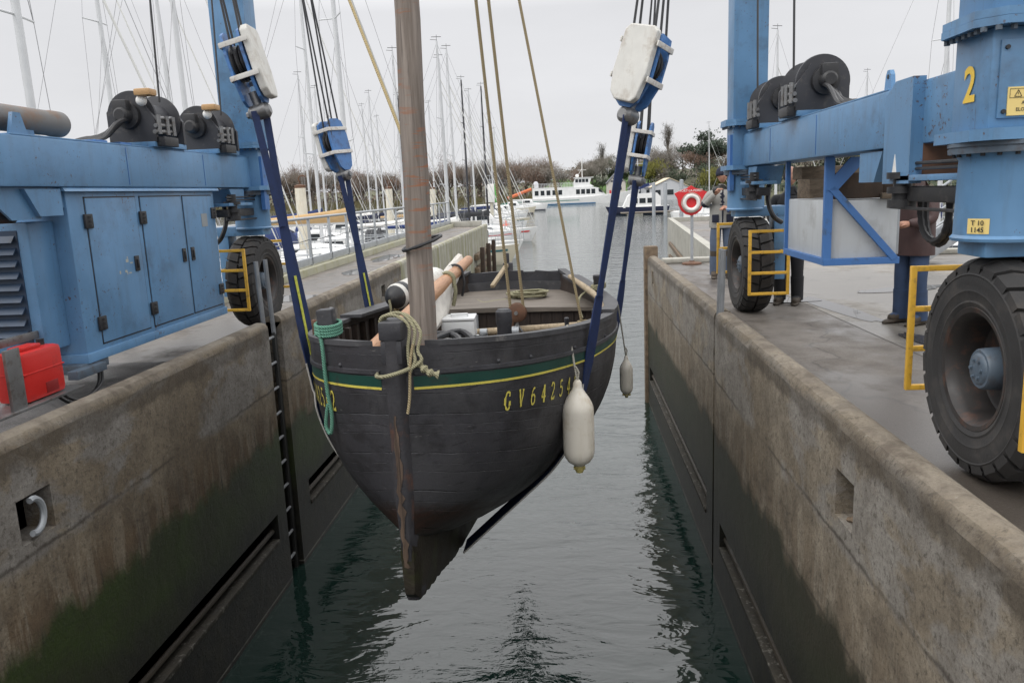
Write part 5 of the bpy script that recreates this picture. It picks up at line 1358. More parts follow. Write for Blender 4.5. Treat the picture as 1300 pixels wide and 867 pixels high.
def make_sailboat(hullmat, cover, mastmat, L=9.6, B=3.1, F=1.05, H=13.0, spread=2, dodger='navy', stripe='deckgrey'):
    root = empty('sailing_yacht', (0, 0, 0))
    b = MB(); dk = hull_form(b, L, B, F, 0); hl = b.build('hull', hullmat, root)
    b = MB(); rows = [[], []]
    for sg in (1, -1):
        b.grid([[Vector((x + (-.0), sg * (hb * .998 + .012), z * .80)), Vector((x, sg * (hb * .993 + .012), z * .70))] for x, hb, z in dk[:-1]])
    b.build('sheer_stripe', stripe, hl)
    b = MB(); deck_mesh(b, dk); b.build('deck', 'deckgrey', root)
    b = MB(); rows = []
    for x, w, h in ((-1.2, 1.05, 0.02), (-1.15, 1.05, .42), (.4, 1.0, .40), (1.9, .7, .26), (2.5, .45, .05)):
        rows.append([Vector((x, w, F - .02)), Vector((x, w * .9, F + h * .8)), Vector((x, w * .7, F + h)), Vector((x, 0, F + h + .05)), Vector((x, -w * .7, F + h)), Vector((x, -w * .9, F + h * .8)), Vector((x, -w, F - .02))])
    b.grid(rows); b.add(rows[0], [tuple(range(7))]); cb = b.build('cabin', 'hullwhite', root)
    for sg in (1, -1):
        b = MB(); b.prism([(-.9, F + .12), (.3, F + .12), (1.1, F + .12), (.9, F + .24), (-.9, F + .30)], lambda x, z, d: (x, sg * (.985 - max(0, x) * .12) + sg * d, z), 0, .02); b.build('window', 'glassdark', cb, smooth=False)
    b = MB()
    b.box(-4.3, -1.4, -1.15, -.75, F - .02, F + .18, .03); b.box(-4.3, -1.4, .75, 1.15, F - .02, F + .18, .03); b.box(-4.45, -4.25, -1.1, 1.1, F - .05, F + .15, .03); b.build('cockpit_coaming', 'hullwhite', root)
    if dodger:
        b = MB(); rows = []
        for x, h, w in ((-.95, .02, 1.0), (-1.05, .55, .95), (-1.5, .82, .92), (-1.95, .80, .92)):
            rows.append([Vector((x, w * math.cos(a), F + .35 + h * math.sin(a) ** .7 if math.sin(a) > 0 else F + .35)) for a in [math.pi * k / 8 for k in range(9)]])
        b.grid(rows); b.build('sprayhood', dodger, root)
    mx = .55
    b = MB(); b.tube([(mx, 0, F + .2), (mx - .05, 0, H * .6), (mx - .12, 0, H)], [.085, .08, .055], 10); m = b.build('mast', mastmat, root)
    for k in range(spread):
        z = F + (H - F) * (k + 1) / (spread + 1.15); w = .85 - .2 * k
        b = MB(); b.tube([(mx - .25, -w, z + .04), (mx - .05, 0, z), (mx - .25, w, z + .04)], .022, 6); b.build('spreader', mastmat, m)
    b = MB(); b.tube([(mx - .12, 0, H), (mx - .12, 0, H + .35)], .012, 5); b.tube([(mx - .12, 0, H + .06), (mx - .5, 0, H + .10)], .014, 5); b.tube([(mx + .15, .0, H + .22), (mx - .42, 0, H + .24)], .018, 5); b.build('masthead_vane', 'wire', m)
    b = MB(); b.tube([(mx, 0, F + 1.25), (-3.6, 0, F + 1.32)], .06, 8); b.build('boom', mastmat, root)
    b = MB(); rows = []
    for i in range(9):
        t = i / 8; x = mx + .12 - t * 4.0; hgt = lerp(.52, .16, t ** .6); z0 = F + 1.24 + .07 * t
        rows.append([Vector((x, .12 * math.sin(a) * (1 if i else .6), z0 + hgt * .5 + hgt * .55 * math.cos(a))) for a in [2 * math.pi * k / 10 for k in range(11)]])
    b.grid(rows); b.add(rows[-1][:10], [tuple(range(10))]); b.build('sail_cover', cover, root)
    b = MB(); r = .008
    top = (mx - .12, 0, H - .1)
    b.tube([top, (L * .5 - .1, 0, F + .25)], r, 4); b.tube([top, (-L * .5 + .1, 0, F + .1)], r, 4)
    for sg in (1, -1):
        pts = [top]
        for k in reversed(range(spread)): z = F + (H - F) * (k + 1) / (spread + 1.15); pts.append((mx - .25, sg * (.85 - .2 * k), z + .04))
        pts.append((mx - .25, sg * 1.35, F)); b.tube(pts, r, 4); b.tube([(mx, 0, F + (H - F) * .33), (mx - .6, sg * 1.3, F)], r, 4); b.tube([(mx, 0, F + (H - F) * .62), (mx - .25, sg * .85, F + (H - F) / (spread + 1.15))], r, 4)
    b.build('rigging', 'rig', root)
    b = MB(); fz = F + .75; b.tube([(mx - .05, 0, H * .84), (L * .5 - .25, 0, F + .4)], .026, 6); b.build('furled_jib', 'deckgrey', root)
    b = MB()
    for sg in (1, -1):
        pts = []
        for i in range(0, 15, 2):
            x, hb, z = dk[i]; b.tube([(x, sg * (hb - .06), z - .02), (x, sg * (hb - .06), z + .6)], .014, 5); pts.append((x, sg * (hb - .06), z + .58))
        b.tube(pts, .010, 4); b.tube([(p[0], p[1], p[2] - .28) for p in pts], .008, 4)
    b.tube([(-L * .5 + .1, -1.1, F + .6), (-L * .5 - .05, 0, F + .62), (-L * .5 + .1, 1.1, F + .6)], .016, 5)
    b.build('guard_rail', 'galv', root)
    b = MB()
    for k, x in enumerate((-2.2, .2)):
        for sg in (1, -1): b.lathe([(0, .02), (.08, .1), (.5, .1), (.58, .02)], (x, sg * (B / 2 + .04), .25), (0, 0, 1), 8)
    b.build('side_fender', 'fenderwhite', root)
    return root
SB = {'navy': make_sailboat('hullwhite', 'navy', 'mastalu'), 'beige': make_sailboat('hullwhite', 'beige', 'mastalu', dodger=None, stripe='deckgrey'),
      'royal': make_sailboat('cream', 'royal', 'mastalu', dodger='royal', stripe='teal'), 'white': make_sailboat('hullwhite', 'whiteplain', 'mastalu', dodger='charcoal', spread=1, stripe='deckgrey'),
      'black': make_sailboat('hullwhite', 'charcoal', 'mastblack', dodger='charcoal', spread=3, stripe='red')}
used = set()
# (kind, mast x, mast y, masthead z, heading, label)
yachts = [
 ('white', -12.3, 18.0, 14.5, 182, 'nearest white yacht whose thick mast stands above the grey roller, far left'),
 ('navy', -18.7, 32.5, 15.0, 175, 'white yacht whose mast rises just left of the left black winch'),
 ('white', -18.7, 37.5, 15.5, 184, 'white yacht with its mast between the two left winches'),
 ('navy', -13.9, 29.0, 15.5, 170, 'white yacht with a tall mast just left of the blue left tower'),
 ('royal', -13.5, 42.5, 15.5, 178, 'cream yacht with its mast just right of the blue left tower'),
 ('beige', -10.35, 37.3, 16.0, 228, 'white yacht with a beige sail cover and the thickest pale mast behind the railing'),
 ('navy', -20.2, 61.5, 10.98, 180, 'white yacht with a thin mast left of the rear left hook block'),
 ('royal', -21.3, 69.0, 10.95, 176, 'cream yacht with a mast touching the left edge of the rear left block'),
 ('white', -20.7, 82.5, 10.8, 184, 'white yacht with shorter mast, first right of the thickest pale mast'),
 ('navy', -17.6, 73.0, 10.85, 178, 'white yacht with its mast second right of the thickest pale mast'),
 ('white', -11.0, 53.0, 10.83, 182, 'white yacht with its mast directly left of the wooden mast'),
 ('black', -13.4, 65.5, 9.6, 176, 'yacht with a dark sail-wrapped mast just left of the wooden mast'),
 ('white', -15.2, 91.0, 11.7, 180, 'white yacht with its mast hugging the right edge of the wooden mast'),
 ('navy', -8.6, 57.0, 10.9, 181, 'white yacht with the first tall pale mast clear of the wooden mast'),
 ('royal', -7.5, 49.3, 10.65, 179, 'cream yacht with tallest pale mast right of the wooden mast'),
 ('white', -7.5, 53.3, 10.83, 177, 'white yacht with the third tall pale mast right of the wooden mast'),
 ('black', -8.4, 67.3, 10.82, 181, 'white yacht with the left one of two black masts'),
 ('navy', -8.8, 75.5, 10.85, 184, 'white yacht with a pale mast between the two black masts'),
 ('black', -7.2, 71.4, 10.76, 178, 'white yacht with the right one of two black masts'),
 ('royal', -9.1, 98.0, 10.8, 180, 'cream yacht with a thin mast just left of the paired tan ropes'),
 ('white', -10.4, 119.0, 10.7, 180, 'white yacht with a distant short mast behind the paired tan ropes'),
 ('navy', -28.2, 96.0, 11.1, 178, 'distant white yacht with a thin mast between rear left block and thick pale mast'),
 ('white', -29.7, 106.0, 10.5, 182, 'distant white yacht, thin mast in front of the left woodland by the thick mast'),
 ('navy', -20.4, 87.5, 10.1, 180, 'distant white yacht with short mast midway between thick pale mast and wooden mast'),
 ('beige', -15.3, 80.0, 10.0, 178, 'white yacht with a beige cover hidden partly behind the wooden mast'),
 ('white', 18.2, 104.0, 8.98, 5, 'white yacht with a thin mast beside the man in the beanie'),
 ('navy', 13.0, 51.0, 10.5, 10, 'white yacht with its mast above the right far winch'),
 ('white', 27.0, 75.0, 10.7, 4, 'white yacht with its short mast top above the right beam'),
 ('royal', 15.7, 35.0, 12.0, 8, 'cream yacht with a tall mast beside the near right tower'),
]
for kind, x, y, zt, hd, lb in yachts:
    if kind not in used: o = SB[kind]; used.add(kind)
    else: o = copy_tree(SB[kind])
    sc_z = (zt - WATER) / 13.0; s = min(max(sc_z, .8), 1.15) if kind != 'beige' or zt < 12 else 1.4
    a = R(hd if x < 0 else hd)
    o.rotation_euler = (0, 0, a - math.pi if x < 0 else a); o.scale = (s, s, sc_z)
    # keep the mast on its spot
    rot = o.rotation_euler[2]; mx = (.55 - .06) * s
    o.location = (x - mx * math.cos(rot), y - mx * math.sin(rot), WATER)
    tag(o, lb, 'sailing yacht', 'sailing yachts moored in the marina')

def make_motorboat(cover=None, hm='hullwhite', stripe='teal'):
    root = empty('motorboat', (0, 0, 0)); L, B, F = 7.5, 2.7, 1.05
    b = MB(); dk = hull_form(b, L, B, F, 0, .22, .9); hl = b.build('hull', hm, root)
    b = MB()
    for sg in (1, -1): b.grid([[Vector((x, sg * (hb * .93 + .015), z * .16)), Vector((x, sg * (hb * .88 + .015), z * .02))] for x, hb, z in dk[:-1]])
    b.build('waterline_stripe', stripe, hl)
    b = MB(); deck_mesh(b, dk); b.build('deck', 'deckgrey', root)
    b = MB(); rows = []
    for x, w, h in ((-1.4, .95, .02), (-1.3, .95, 1.15), (.3, .95, 1.2), (.9, .9, .55), (2.2, .6, .25), (2.6, .4, .02)):
        rows.append([Vector((x, w, F - .02)), Vector((x, w * .9, F + h * .9)), Vector((x, w * .75, F + h)), Vector((x, -w * .75, F + h)), Vector((x, -w * .9, F + h * .9)), Vector((x, -w, F - .02))])
    b.grid(rows); b.add(rows[0], [tuple(range(6))]); cb = b.build('cabin', 'hullwhite', root)
    for sg in (1, -1):
        b = MB(); b.prism([(-1.1, F + .5), (.25, F + .5), (.15, F + .95), (-1.05, F + .95)], lambda x, z, d: (x, sg * (.915 + d), z), 0, .02); b.build('window', 'glassdark', cb, smooth=False)
    b = MB(); b.prism([(-.75, .60), (.75, .60), (.65, 1.05), (-.65, 1.05)], lambda y, z, d: (.88 - (z - .6) * 1.15 + d, y, F + z), 0, .03); b.build('windscreen', 'glassdark', cb, smooth=False)
    if cover:
        b = MB(); rows = []
        for x, h in ((-1.3, 1.1), (-2.2, 1.0), (-3.4, .55), (-3.6, .1)): rows.append([Vector((x, 1.15 * math.cos(a), F + h * math.sin(a) ** .6)) for a in [math.pi * k / 8 for k in range(9)]])
        b.grid(rows); b.build('cockpit_cover', cover, root)
    b = MB(); b.box(-4.2, -3.72, -.2, .2, F - .15, F + .45, .06); b.box(-4.0, -3.82, -.1, .1, -.4, F - .1, .03); b.build('outboard_motor', 'black', root)
    b = MB(); pts = [(dk[i][0], dk[i][1] - .06, dk[i][2] + .5) for i in range(6, 15)]; b.tube(pts + [(p[0], -p[1], p[2]) for p in reversed(pts)], .018, 5)
    for i in (6, 8, 10, 12):
        for sg in (1, -1): b.tube([(dk[i][0], sg * (dk[i][1] - .06), dk[i][2]), (dk[i][0], sg * (dk[i][1] - .06), dk[i][2] + .5)], .014, 4)
    b.build('bow_rail', 'galv', root)
    return root
MBT = [make_motorboat('royal'), make_motorboat('greencanvas', 'cream', 'navy'), make_motorboat(None, 'hullwhite', 'navy')]
mused = set()
motors = [
 (0, -8.3, 79.5, 8, 1.15, 'white motorboat with blue cover and teal stripe nearest the channel, past the jetty end'),
 (2, -9.3, 86.5, 2, 1.0, 'second white motorboat along the channel past the jetty end'),
 (0, -9.6, 93.5, 5, .9, 'third white motorboat along the channel, its blue cover just showing'),
 (2, -9.8, 104, 0, 1.0, 'white motorboat at mid length of the left moored row'),
 (1, -10.0, 119.5, 4, 1.05, 'cream motorboat with a green cover along the channel'),
 (2, -10.4, 137, 0, 1.0, 'small white motorboat between cream boat and far end of the row'),
 (1, -10.2, 156, 3, 1.1, 'far cream motorboat with green cover near the ferry stern'),
 (2, -8.6, 181, 0, 1.15, 'last white motorboat of the left row, beside the ferry'),
 (2, 15.2, 79, 178, .95, 'white open motorboat with black outboard left of the lifebuoy'),
 (0, 19.5, 66, 185, 1.1, 'white motorboat with a blue cover moored behind the red lifebuoy'),
 (2, 16.0, 92, 176, 1.1, 'white cabin motorboat farther behind the lifebuoy'),
 (2, 15.0, 44, 190, 1.1, 'white motorboat seen below the beam beside the far right wheel'),
 (1, 19.5, 38, 170, 1.0, 'cream motorboat with green cover behind the steel steps'),
 (0, 25.0, 47, 182, 1.15, 'white motorboat with blue cover farther behind the steel steps'),
 (2, -13.5, 46.3, 12, 1.0, 'white motorboat low behind the railing, left of the beige sail cover'),
 (2, -10.5, 62.5, 185, 1.0, 'white motorboat behind the railing, left of the wooden mast'),
 (1, -22, 76, 170, 1.0, 'cream motorboat with green cover behind the railing'),
 (0, -17.5, 55, 4, 1.05, 'white motorboat with blue cover seen through the railing bars'),
 (2, -24.5, 64.5, 180, 1.1, 'white motorboat far left behind the railing near the first piling'),
]
for k, x, y, hd, s, lb in motors:
    if k not in mused: o = MBT[k]; mused.add(k)
    else: o = copy_tree(MBT[k])
    o.location = (x, y, WATER); o.rotation_euler = (0, 0, R(hd)); o.scale = (s, s, s); tag(o, lb, 'motorboat', 'motorboats moored in the marina')
# pontoons
def pontoon(x0, x1, y0, y1, label):
    r = empty('pontoon', ((x0 + x1) / 2, (y0 + y1) / 2, WATER), label, 'pontoon')
    b = MB(); b.box(x0, x1, y0, y1, WATER + .28, WATER + .45, .02); b.build('deck', 'deckwood', r)
    b = MB(); n = max(1, int(max(x1 - x0, y1 - y0) / 5))
    for i in range(n):
        if x1 - x0 > y1 - y0: xa = lerp(x0, x1, (i + .15) / n); b.box(xa, xa + 2.5, y0 + .1, y1 - .1, WATER - .2, WATER + .28, .05)
        else: ya = lerp(y0, y1, (i + .15) / n); b.box(x0 + .1, x1 - .1, ya, ya + 2.5, WATER - .2, WATER + .28, .05)
    b.build('float', 'palewall', r)
pontoon(-14.9, -13.3, 63, 190, 'long timber pontoon running out between the moored boats on the left')
pontoon(-24.5, -22.9, 50, 130, 'timber pontoon behind the first row of yachts on the left')
pontoon(8.5, 32, 126, 129, 'timber pontoon across the water in front of the pale sheds')
pontoon(20.5, 22, 40, 110, 'timber pontoon in the right basin behind the lifebuoy')
# pilings
def piling(x, y, zt, rad, label, hook=True, mt='piling'):
    r = empty('mooring_piling', (x, y, WATER), label, 'piling')
    b = MB(); b.lathe([(WATER - 1, rad), (zt - .05, rad), (zt, rad * .97), (zt, 0)], (x, y, 0), (0, 0, 1), 20); b.build('pile', mt, r)
    b = MB(); b.lathe([(zt - .12, rad * 1.01), (zt + .01, rad * 1.01), (zt + .06, rad * .3), (zt + .06, 0)], (x, y, 0), (0, 0, 1), 20)
    if hook: b.tube([(x, y, zt), (x, y, zt + .2)] + [(x + .15 - .2 * math.cos(a), y, zt + .3 + .17 * math.sin(a)) for a in [i * .5 - 1 for i in range(8)]], .03, 6)
    b.build('rusty_cap' if hook else 'cap', 'rust' if hook else mt, r)
piling(-12.9, 38, 2.30, .26, 'thick rust-topped white piling left of the rear left sling')
piling(-12.6, 56, 2.25, .25, 'rust-topped white piling between thick pale mast and wooden mast')
piling(-11.4, 67.5, 2.2, .24, 'rust-topped white piling just right of the wooden mast')
piling(9.9, 70, 1.97, .17, 'grey piling standing left of the red lifebuoy', False, 'galv')
piling(14.6, 120, 1.9, .28, 'slim grey piling beside the pale sheds, left one', False, 'galv')
piling(13.0, 121, 2.0, .26, 'slim grey piling in front of the sheds by the rope', False, 'galv')
# orange buoy and the beige-covered boom seen through the railing
b = MB(); b.sphere((-6.1, 78.6, WATER + 1.0), .38, 14, 10, (1, 1, 1.15)); b.tube([(-6.1, 78.6, WATER + 1.4), (-6.1, 78.6, WATER + 1.7)], .06, 6)
tag(b.build('buoy', 'orange', loc=(-6.1, 78.6, WATER)), 'orange ball fender hanging on the bow of the nearest channel motorboat', 'buoy')
# little harbour light
r = empty('harbour_light', (-9.2, 92, WATER), 'small white harbour light box with a railing, green on one side', 'harbour light')
b = MB(); b.cyl((-9.2, 97, WATER - 1), (-9.2, 97, .4), .22, 12); b.build('post', 'piling', r)
b = MB(); b.box(-9.9, -8.75, 96.5, 97.5, .4, 2.6, .05); b.build('box', 'whiteplain', r)
b = MB(); b.box(-8.75, -8.4, 96.6, 97.4, .4, 2.6, .05); b.build('green_panel', pm('signal_green', (.10, .40, .08), .5), r)
b = MB()
for x in (-9.85, -9.3, -8.75): b.tube([(x, 96.6, 2.6), (x, 96.6, 3.6)], .03, 5)
for z in (3.1, 3.6): b.tube([(-9.85, 96.6, z), (-8.75, 96.6, z)], .03, 5)
b.build('railing', 'galv', r)
# distress mark: red post by the open motorboat
b = MB(); b.cyl((11.0, 78.5, WATER - .5), (11.0, 78.5, WATER + 1.55), .09, 10); b.sphere((11.0, 78.5, WATER + 1.6), .12, 8, 6)
tag(b.build('channel_marker', 'lifered', loc=(11, 78.5, WATER)), 'red channel marker post left of the black outboard', 'marker')

# ---- ferry
FX = 1.8; FY = 238
fr = empty('ferry', (FX, FY, WATER), 'white passenger ferry with two decks of dark windows lying across the channel end', 'ferry')
b = MB(); b.T = Matrix.Translation((FX, FY, WATER)); L = 29.5
rows = []
for i in range(21):
    t = i / 20; x = -L / 2 + L * t; hb = 3.4 * (1 if t < .6 else max(1 - ((t - .6) / .4) ** 2, .02)); zt = 1.75 + (1.5 * max(0, (t - .55) / .45) ** 1.6)
    xo = 1.3 * max(0, (t - .75) / .25)
    rows.append([Vector((x + xo, hb, zt)), Vector((x + xo * .5, hb * .97, zt * .5)), Vector((x, hb * .9, 0)), Vector((x, 0, -.6)), Vector((x, -hb * .9, 0)), Vector((x + xo * .5, -hb * .97, zt * .5)), Vector((x + xo, -hb, zt))])
b.grid(rows); b.add(rows[0], [tuple(range(7))]); b.grid([[r_[0], r_[-1]] for r_ in rows]); b.build('hull', 'hullwhite', fr)
for z0, z1, mt, nm in ((.05, .32, 'fblue', 'blue_stripe'), (.95, 1.15, 'fgreen', 'green_stripe')):
    M[mt] = pm('ferry_' + nm, (.02, .14, .30) if mt == 'fblue' else (.08, .24, .19), .5)
    b = MB(); b.T = Matrix.Translation((FX, FY, WATER)); b.grid([[Vector((-L / 2 + L * t, -(3.12 + z * .16) - .05, z)) for t in (0.005, .3, .55 if mt == 'fgreen' else .68)] for z in (z0, z1)]); b.build(nm, mt, fr)
b = MB(); b.T = Matrix.Translation((FX, FY, WATER))
b.prism([(-9.6, 1.7), (8.2, 1.7), (6.0, 4.0), (4.2, 4.35), (-9.6, 4.35)], lambda x, z, d: (x, d, z), -2.9, 2.9)
b.prism([(.2, 4.35), (5.0, 4.35), (4.0, 5.1), (4.4, 6.6), (.6, 6.6), (.2, 5.6)], lambda x, z, d: (x, d, z), -2.4, 2.4); b.box(.2, 4.9, -2.6, 2.6, 6.6, 6.75); b.box(-9.6, .2, -2.95, 2.95, 4.35, 4.5)
b.build('superstructure', 'hullwhite', fr, smooth=False)
for x0 in [-8.6, -7.2, -5.8, -4.4, -3.0, 1.2, 2.4, 3.6, 4.8]:
    b = MB(); b.T = Matrix.Translation((FX, FY, WATER)); b.box(x0 - .45, x0 + .45, -2.95, -2.88, 2.55, 3.75); b.build('window', 'glassdark', fr, smooth=False)
for x0 in (.95, 1.75, 2.55, 3.35): b = MB(); b.T = Matrix.Translation((FX, FY, WATER)); b.box(x0 - .32, x0 + .32, -2.45, -2.38, 5.5, 6.3); b.build('window', 'glassdark', fr, smooth=False)
b = MB(); b.T = Matrix.Translation((FX, FY, WATER)); b.prism([(6.1, 3.0), (7.2, 2.6), (6.4, 3.7), (6.0, 3.75)], lambda x, z, d: (x, d, z), -2.95, -2.88); b.build('window', 'glassdark', fr, smooth=False)
b = MB(); b.T = Matrix.Translation((FX, FY, WATER))
for i in range(15): b.tube([(-9.5 + i * .68, -2.9, 4.5), (-9.5 + i * .68, -2.9, 5.5)], .035, 4)
for z in (4.85, 5.2, 5.5): b.tube([(-9.5, -2.9, z), (.2, -2.9, z)], .035, 4)
b.build('deck_rail', 'mastalu', fr)
b = MB(); b.T = Matrix.Translation((FX, FY, WATER)); b.tube([(2.3, 0, 6.7), (2.3, 0, 11.6)], .09, 6); b.tube([(1.3, 0, 8.6), (3.3, 0, 8.6)], .05, 5); b.tube([(2.3, 0, 9.0), (1.0, 0, 6.8)], .05, 5); b.sphere((1.1, 0, 7.2), .45, 10, 6); b.build('mast', 'whiteplain', fr)
b = MB(); b.T = Matrix.Translation((FX, FY, WATER)); b.tube([(-9.8, -2.6, 4.3), (-15.5, -2.6, 2.2)], .38, 8); b.build('gangway', pm('orange_gangway', (.62, .16, .06), .6), fr)
b = MB(); b.T = Matrix.Translation((FX, FY, WATER)); b.sphere((-8.8, 0, 5.6), .6, 10, 6); b.box(-9.2, -8.2, -1, 1, 4.5, 5.6, .1); b.build('radar_post', 'clad', fr)
fr.scale = (1.24, 1.0, 1.14)
# ================================================================ far shore
def edge_y(x):
    return interp([-900, -300, -40, -12, 10, 30, 60, 120, 900], [300, 322, 322, 318, 285, 258, 232, 190, 120], x)
def ground(x, y):
    d = y - edge_y(x)
    base_ = WATER + .3 + 1.0 * min(max(d, 0) / 6, 1)
    hill = interp([-900, -60, -15, 15, 60, 140, 900], [7, 7, 8, 9.5, 10, 12, 12], x)
    t = min(max((d - 18) / 110, 0), 1)
    return base_ + hill * t * t * (3 - 2 * t)
xs = [-900, -600, -400] + [i * 12 for i in range(-28, 26)] + [340, 450, 600, 900]; ds = [-3, 0, 3, 6, 12, 20, 30, 45, 60, 80, 100, 130, 180, 300, 700]
b = MB(); b.grid([[Vector((x, edge_y(x) + d, WATER - .8 if d < 0 else ground(x, edge_y(x) + d))) for d in ds] for x in xs])
tag(b.build('shore_land', 'land'), kind='structure')
b = MB(); b.grid([[Vector((x, edge_y(x) + d, ground(x, edge_y(x) + d) + .12)) for d in (20, 30, 45, 60, 80, 100, 130)] for x in range(-14, 40, 6)])
tag(b.build('field', 'grass'), kind='structure')
b = MB(); rn = random.Random(6)
for k in range(2600):
    x = rn.uniform(-230, -14); d = rn.uniform(-1, 9); y = edge_y(x) + d; z = ground(x, y) if d > 0 else WATER; h = rn.uniform(.8, 2.6); w = rn.uniform(.15, .5)
    b.add([(x - w, y, z), (x + w, y + rn.uniform(-.3, .3), z), (x + rn.uniform(-.4, .4), y, z + h)], [(0, 1, 2)])
tag(b.build('reed_bank', 'reeds', smooth=False), 'brown-green reed bank along the far left waterline', 'reeds', kind='stuff')

def tree_geo(rn, H, Wd, kind, bt, bl, o=(0, 0, 0), nsl=700):
    """bt = trunk/limb builder, bl = crown builder"""
    O = Vector(o); ends = []
    def limb(p, d, L, r, lev):
        n = 3; pts = [p]; dd = d.copy()
        for i in range(n):
            dd = (dd + Vector((rn.uniform(-.22, .22), rn.uniform(-.22, .22), rn.uniform(-.08, .18)))).normalized(); pts.append(pts[-1] + dd * L / n)
        bt.tube([O + q for q in pts], [r * (1 - .55 * i / n) for i in range(n + 1)], 4 if lev < 2 else 3, cap=False)
        if lev >= 2: ends.append((pts[1], dd)); ends.append((pts[-1], dd)); return
        m = 5 if lev == 0 else 4
        for k in range(m):
            t = rn.uniform(.35, 1); i = min(int(t * n), n - 1); q = lerp(pts[i], pts[i + 1], t * n - i)
            a = rn.uniform(0, 6.28); up = rn.uniform(.15, .8) if kind != 'poplar' else rn.uniform(1.6, 2.6)
            nd = (dd * .5 + Vector((math.cos(a), math.sin(a), up))).normalized(); limb(q, nd, L * rn.uniform(.5, .72), r * .45, lev + 1)
    th = H * {'bare': .42, 'poplar': .75, 'pine': .72, 'willow': .4, 'ever': .35}[kind]
    trunk = [Vector((0, 0, -1)), Vector((rn.uniform(-.2, .2), 0, th * .5)), Vector((rn.uniform(-.3, .3), rn.uniform(-.3, .3), th))]
    bt.tube([O + q for q in trunk], [H * .022, H * .017, H * .012], 6)
    nl = {'bare': 8, 'poplar': 16, 'pine': 9, 'willow': 8, 'ever': 7}[kind]
    for k in range(nl):
        t = rn.uniform(.45, 1) if kind not in ('poplar',) else rn.uniform(.12, 1); p = lerp(trunk[1], trunk[2], max(0, (t - .5) * 2)) if t > .5 else lerp(trunk[0], trunk[1], t * 2)
        if kind == 'pine': p = lerp(trunk[1], trunk[2], rn.uniform(.6, 1))
        a = 2.4 * k + rn.uniform(-.5, .5)
        up = {'bare': rn.uniform(.5, 1.4), 'poplar': 3.2, 'pine': rn.uniform(.15, .5), 'willow': rn.uniform(.5, 1.1), 'ever': rn.uniform(.5, 1.2)}[kind]
        d = Vector((math.cos(a), math.sin(a), up)).normalized()
        L = {'bare': H * .36, 'poplar': H * .22, 'pine': Wd * .38, 'willow': H * .34, 'ever': H * .3}[kind] * rn.uniform(.75, 1.15)
        limb(p, d, L, H * .009, 0)
    for k in range(nsl):
        p, d = rn.choice(ends)
        sp = {'bare': .9, 'poplar': .5, 'pine': .8, 'willow': .9, 'ever': .9}[kind]
        c = O + p + Vector((rn.gauss(0, sp), rn.gauss(0, sp), rn.gauss(0, sp * (.45 if kind == 'pine' else .8))))
        if kind in ('bare', 'poplar'):
            dv = (d + Vector((rn.gauss(0, .5), rn.gauss(0, .5), rn.gauss(.35, .4)))).normalized() * rn.uniform(.7, 1.8); s = dv.orthogonal().normalized() * rn.uniform(.035, .08)
            bl.add([c - s, c + s, c + dv], [(0, 1, 2)])
        else:
            s = rn.uniform(.16, .34) if kind != 'pine' else rn.uniform(.2, .42)
            u = Vector((rn.gauss(0, 1), rn.gauss(0, 1), rn.gauss(0, 1))).normalized() * s; v = u.orthogonal().normalized() * s * rn.uniform(.5, 1)
            if kind == 'willow': v = Vector((0, 0, -1)) * s * 1.6
            bl.add([c - u, c - v, c + u, c + v], [(0, 1, 2, 3)])
rn = random.Random(17)
bt, b1, b2, b3 = MB(), MB(), MB(), MB()
for k in range(118):
    x = -265 + k * 2.2 + rn.uniform(-2, 2); d = rn.uniform(8, 60) if k % 3 else rn.uniform(6, 16); y = edge_y(x) + d; z = ground(x, y)
    H = rn.uniform(15.5, 20.5) * (1.0 if x > -150 else .95) * (.92 if d > 30 else 1) * (.82 if -95 < x < -55 else 1)
    c = (b1, b2, b3)[rn.choice((0, 0, 1, 2))]
    kind = 'bare' if rn.random() > .07 else 'ever'
    tree_geo(rn, H, H * .7, 'bare' if kind == 'bare' else 'ever', bt, c if kind == 'bare' else b2, (x, y, z), 1300)
for k in range(9000):
    x = rn.uniform(-280, -8); d = rn.uniform(7, 30); y = edge_y(x) + d; z = ground(x, y) + 9.5 * rn.random() ** 1.5; s = rn.uniform(.25, .7)
    u = Vector((rn.gauss(0, 1), rn.gauss(0, 1), rn.gauss(0, 1))).normalized() * s; v = u.orthogonal().normalized() * s * .8
    c_ = Vector((x, y, z)); (b1, b3)[k % 2].add([c_ - u, c_ - v, c_ + u, c_ + v], [(0, 1, 2, 3)])
wr_ = empty('woodland', (-130, 340, -2)); tag(wr_, 'bare brown winter woodland along the far left shore', 'woodland', kind='stuff')
bt.build('trunks', 'bark', wr_)
for bb, mt in ((b1, 'twig'), (b2, 'twig_grey'), (b3, 'twig_red')): bb.build('crowns', mt, wr_, smooth=False)

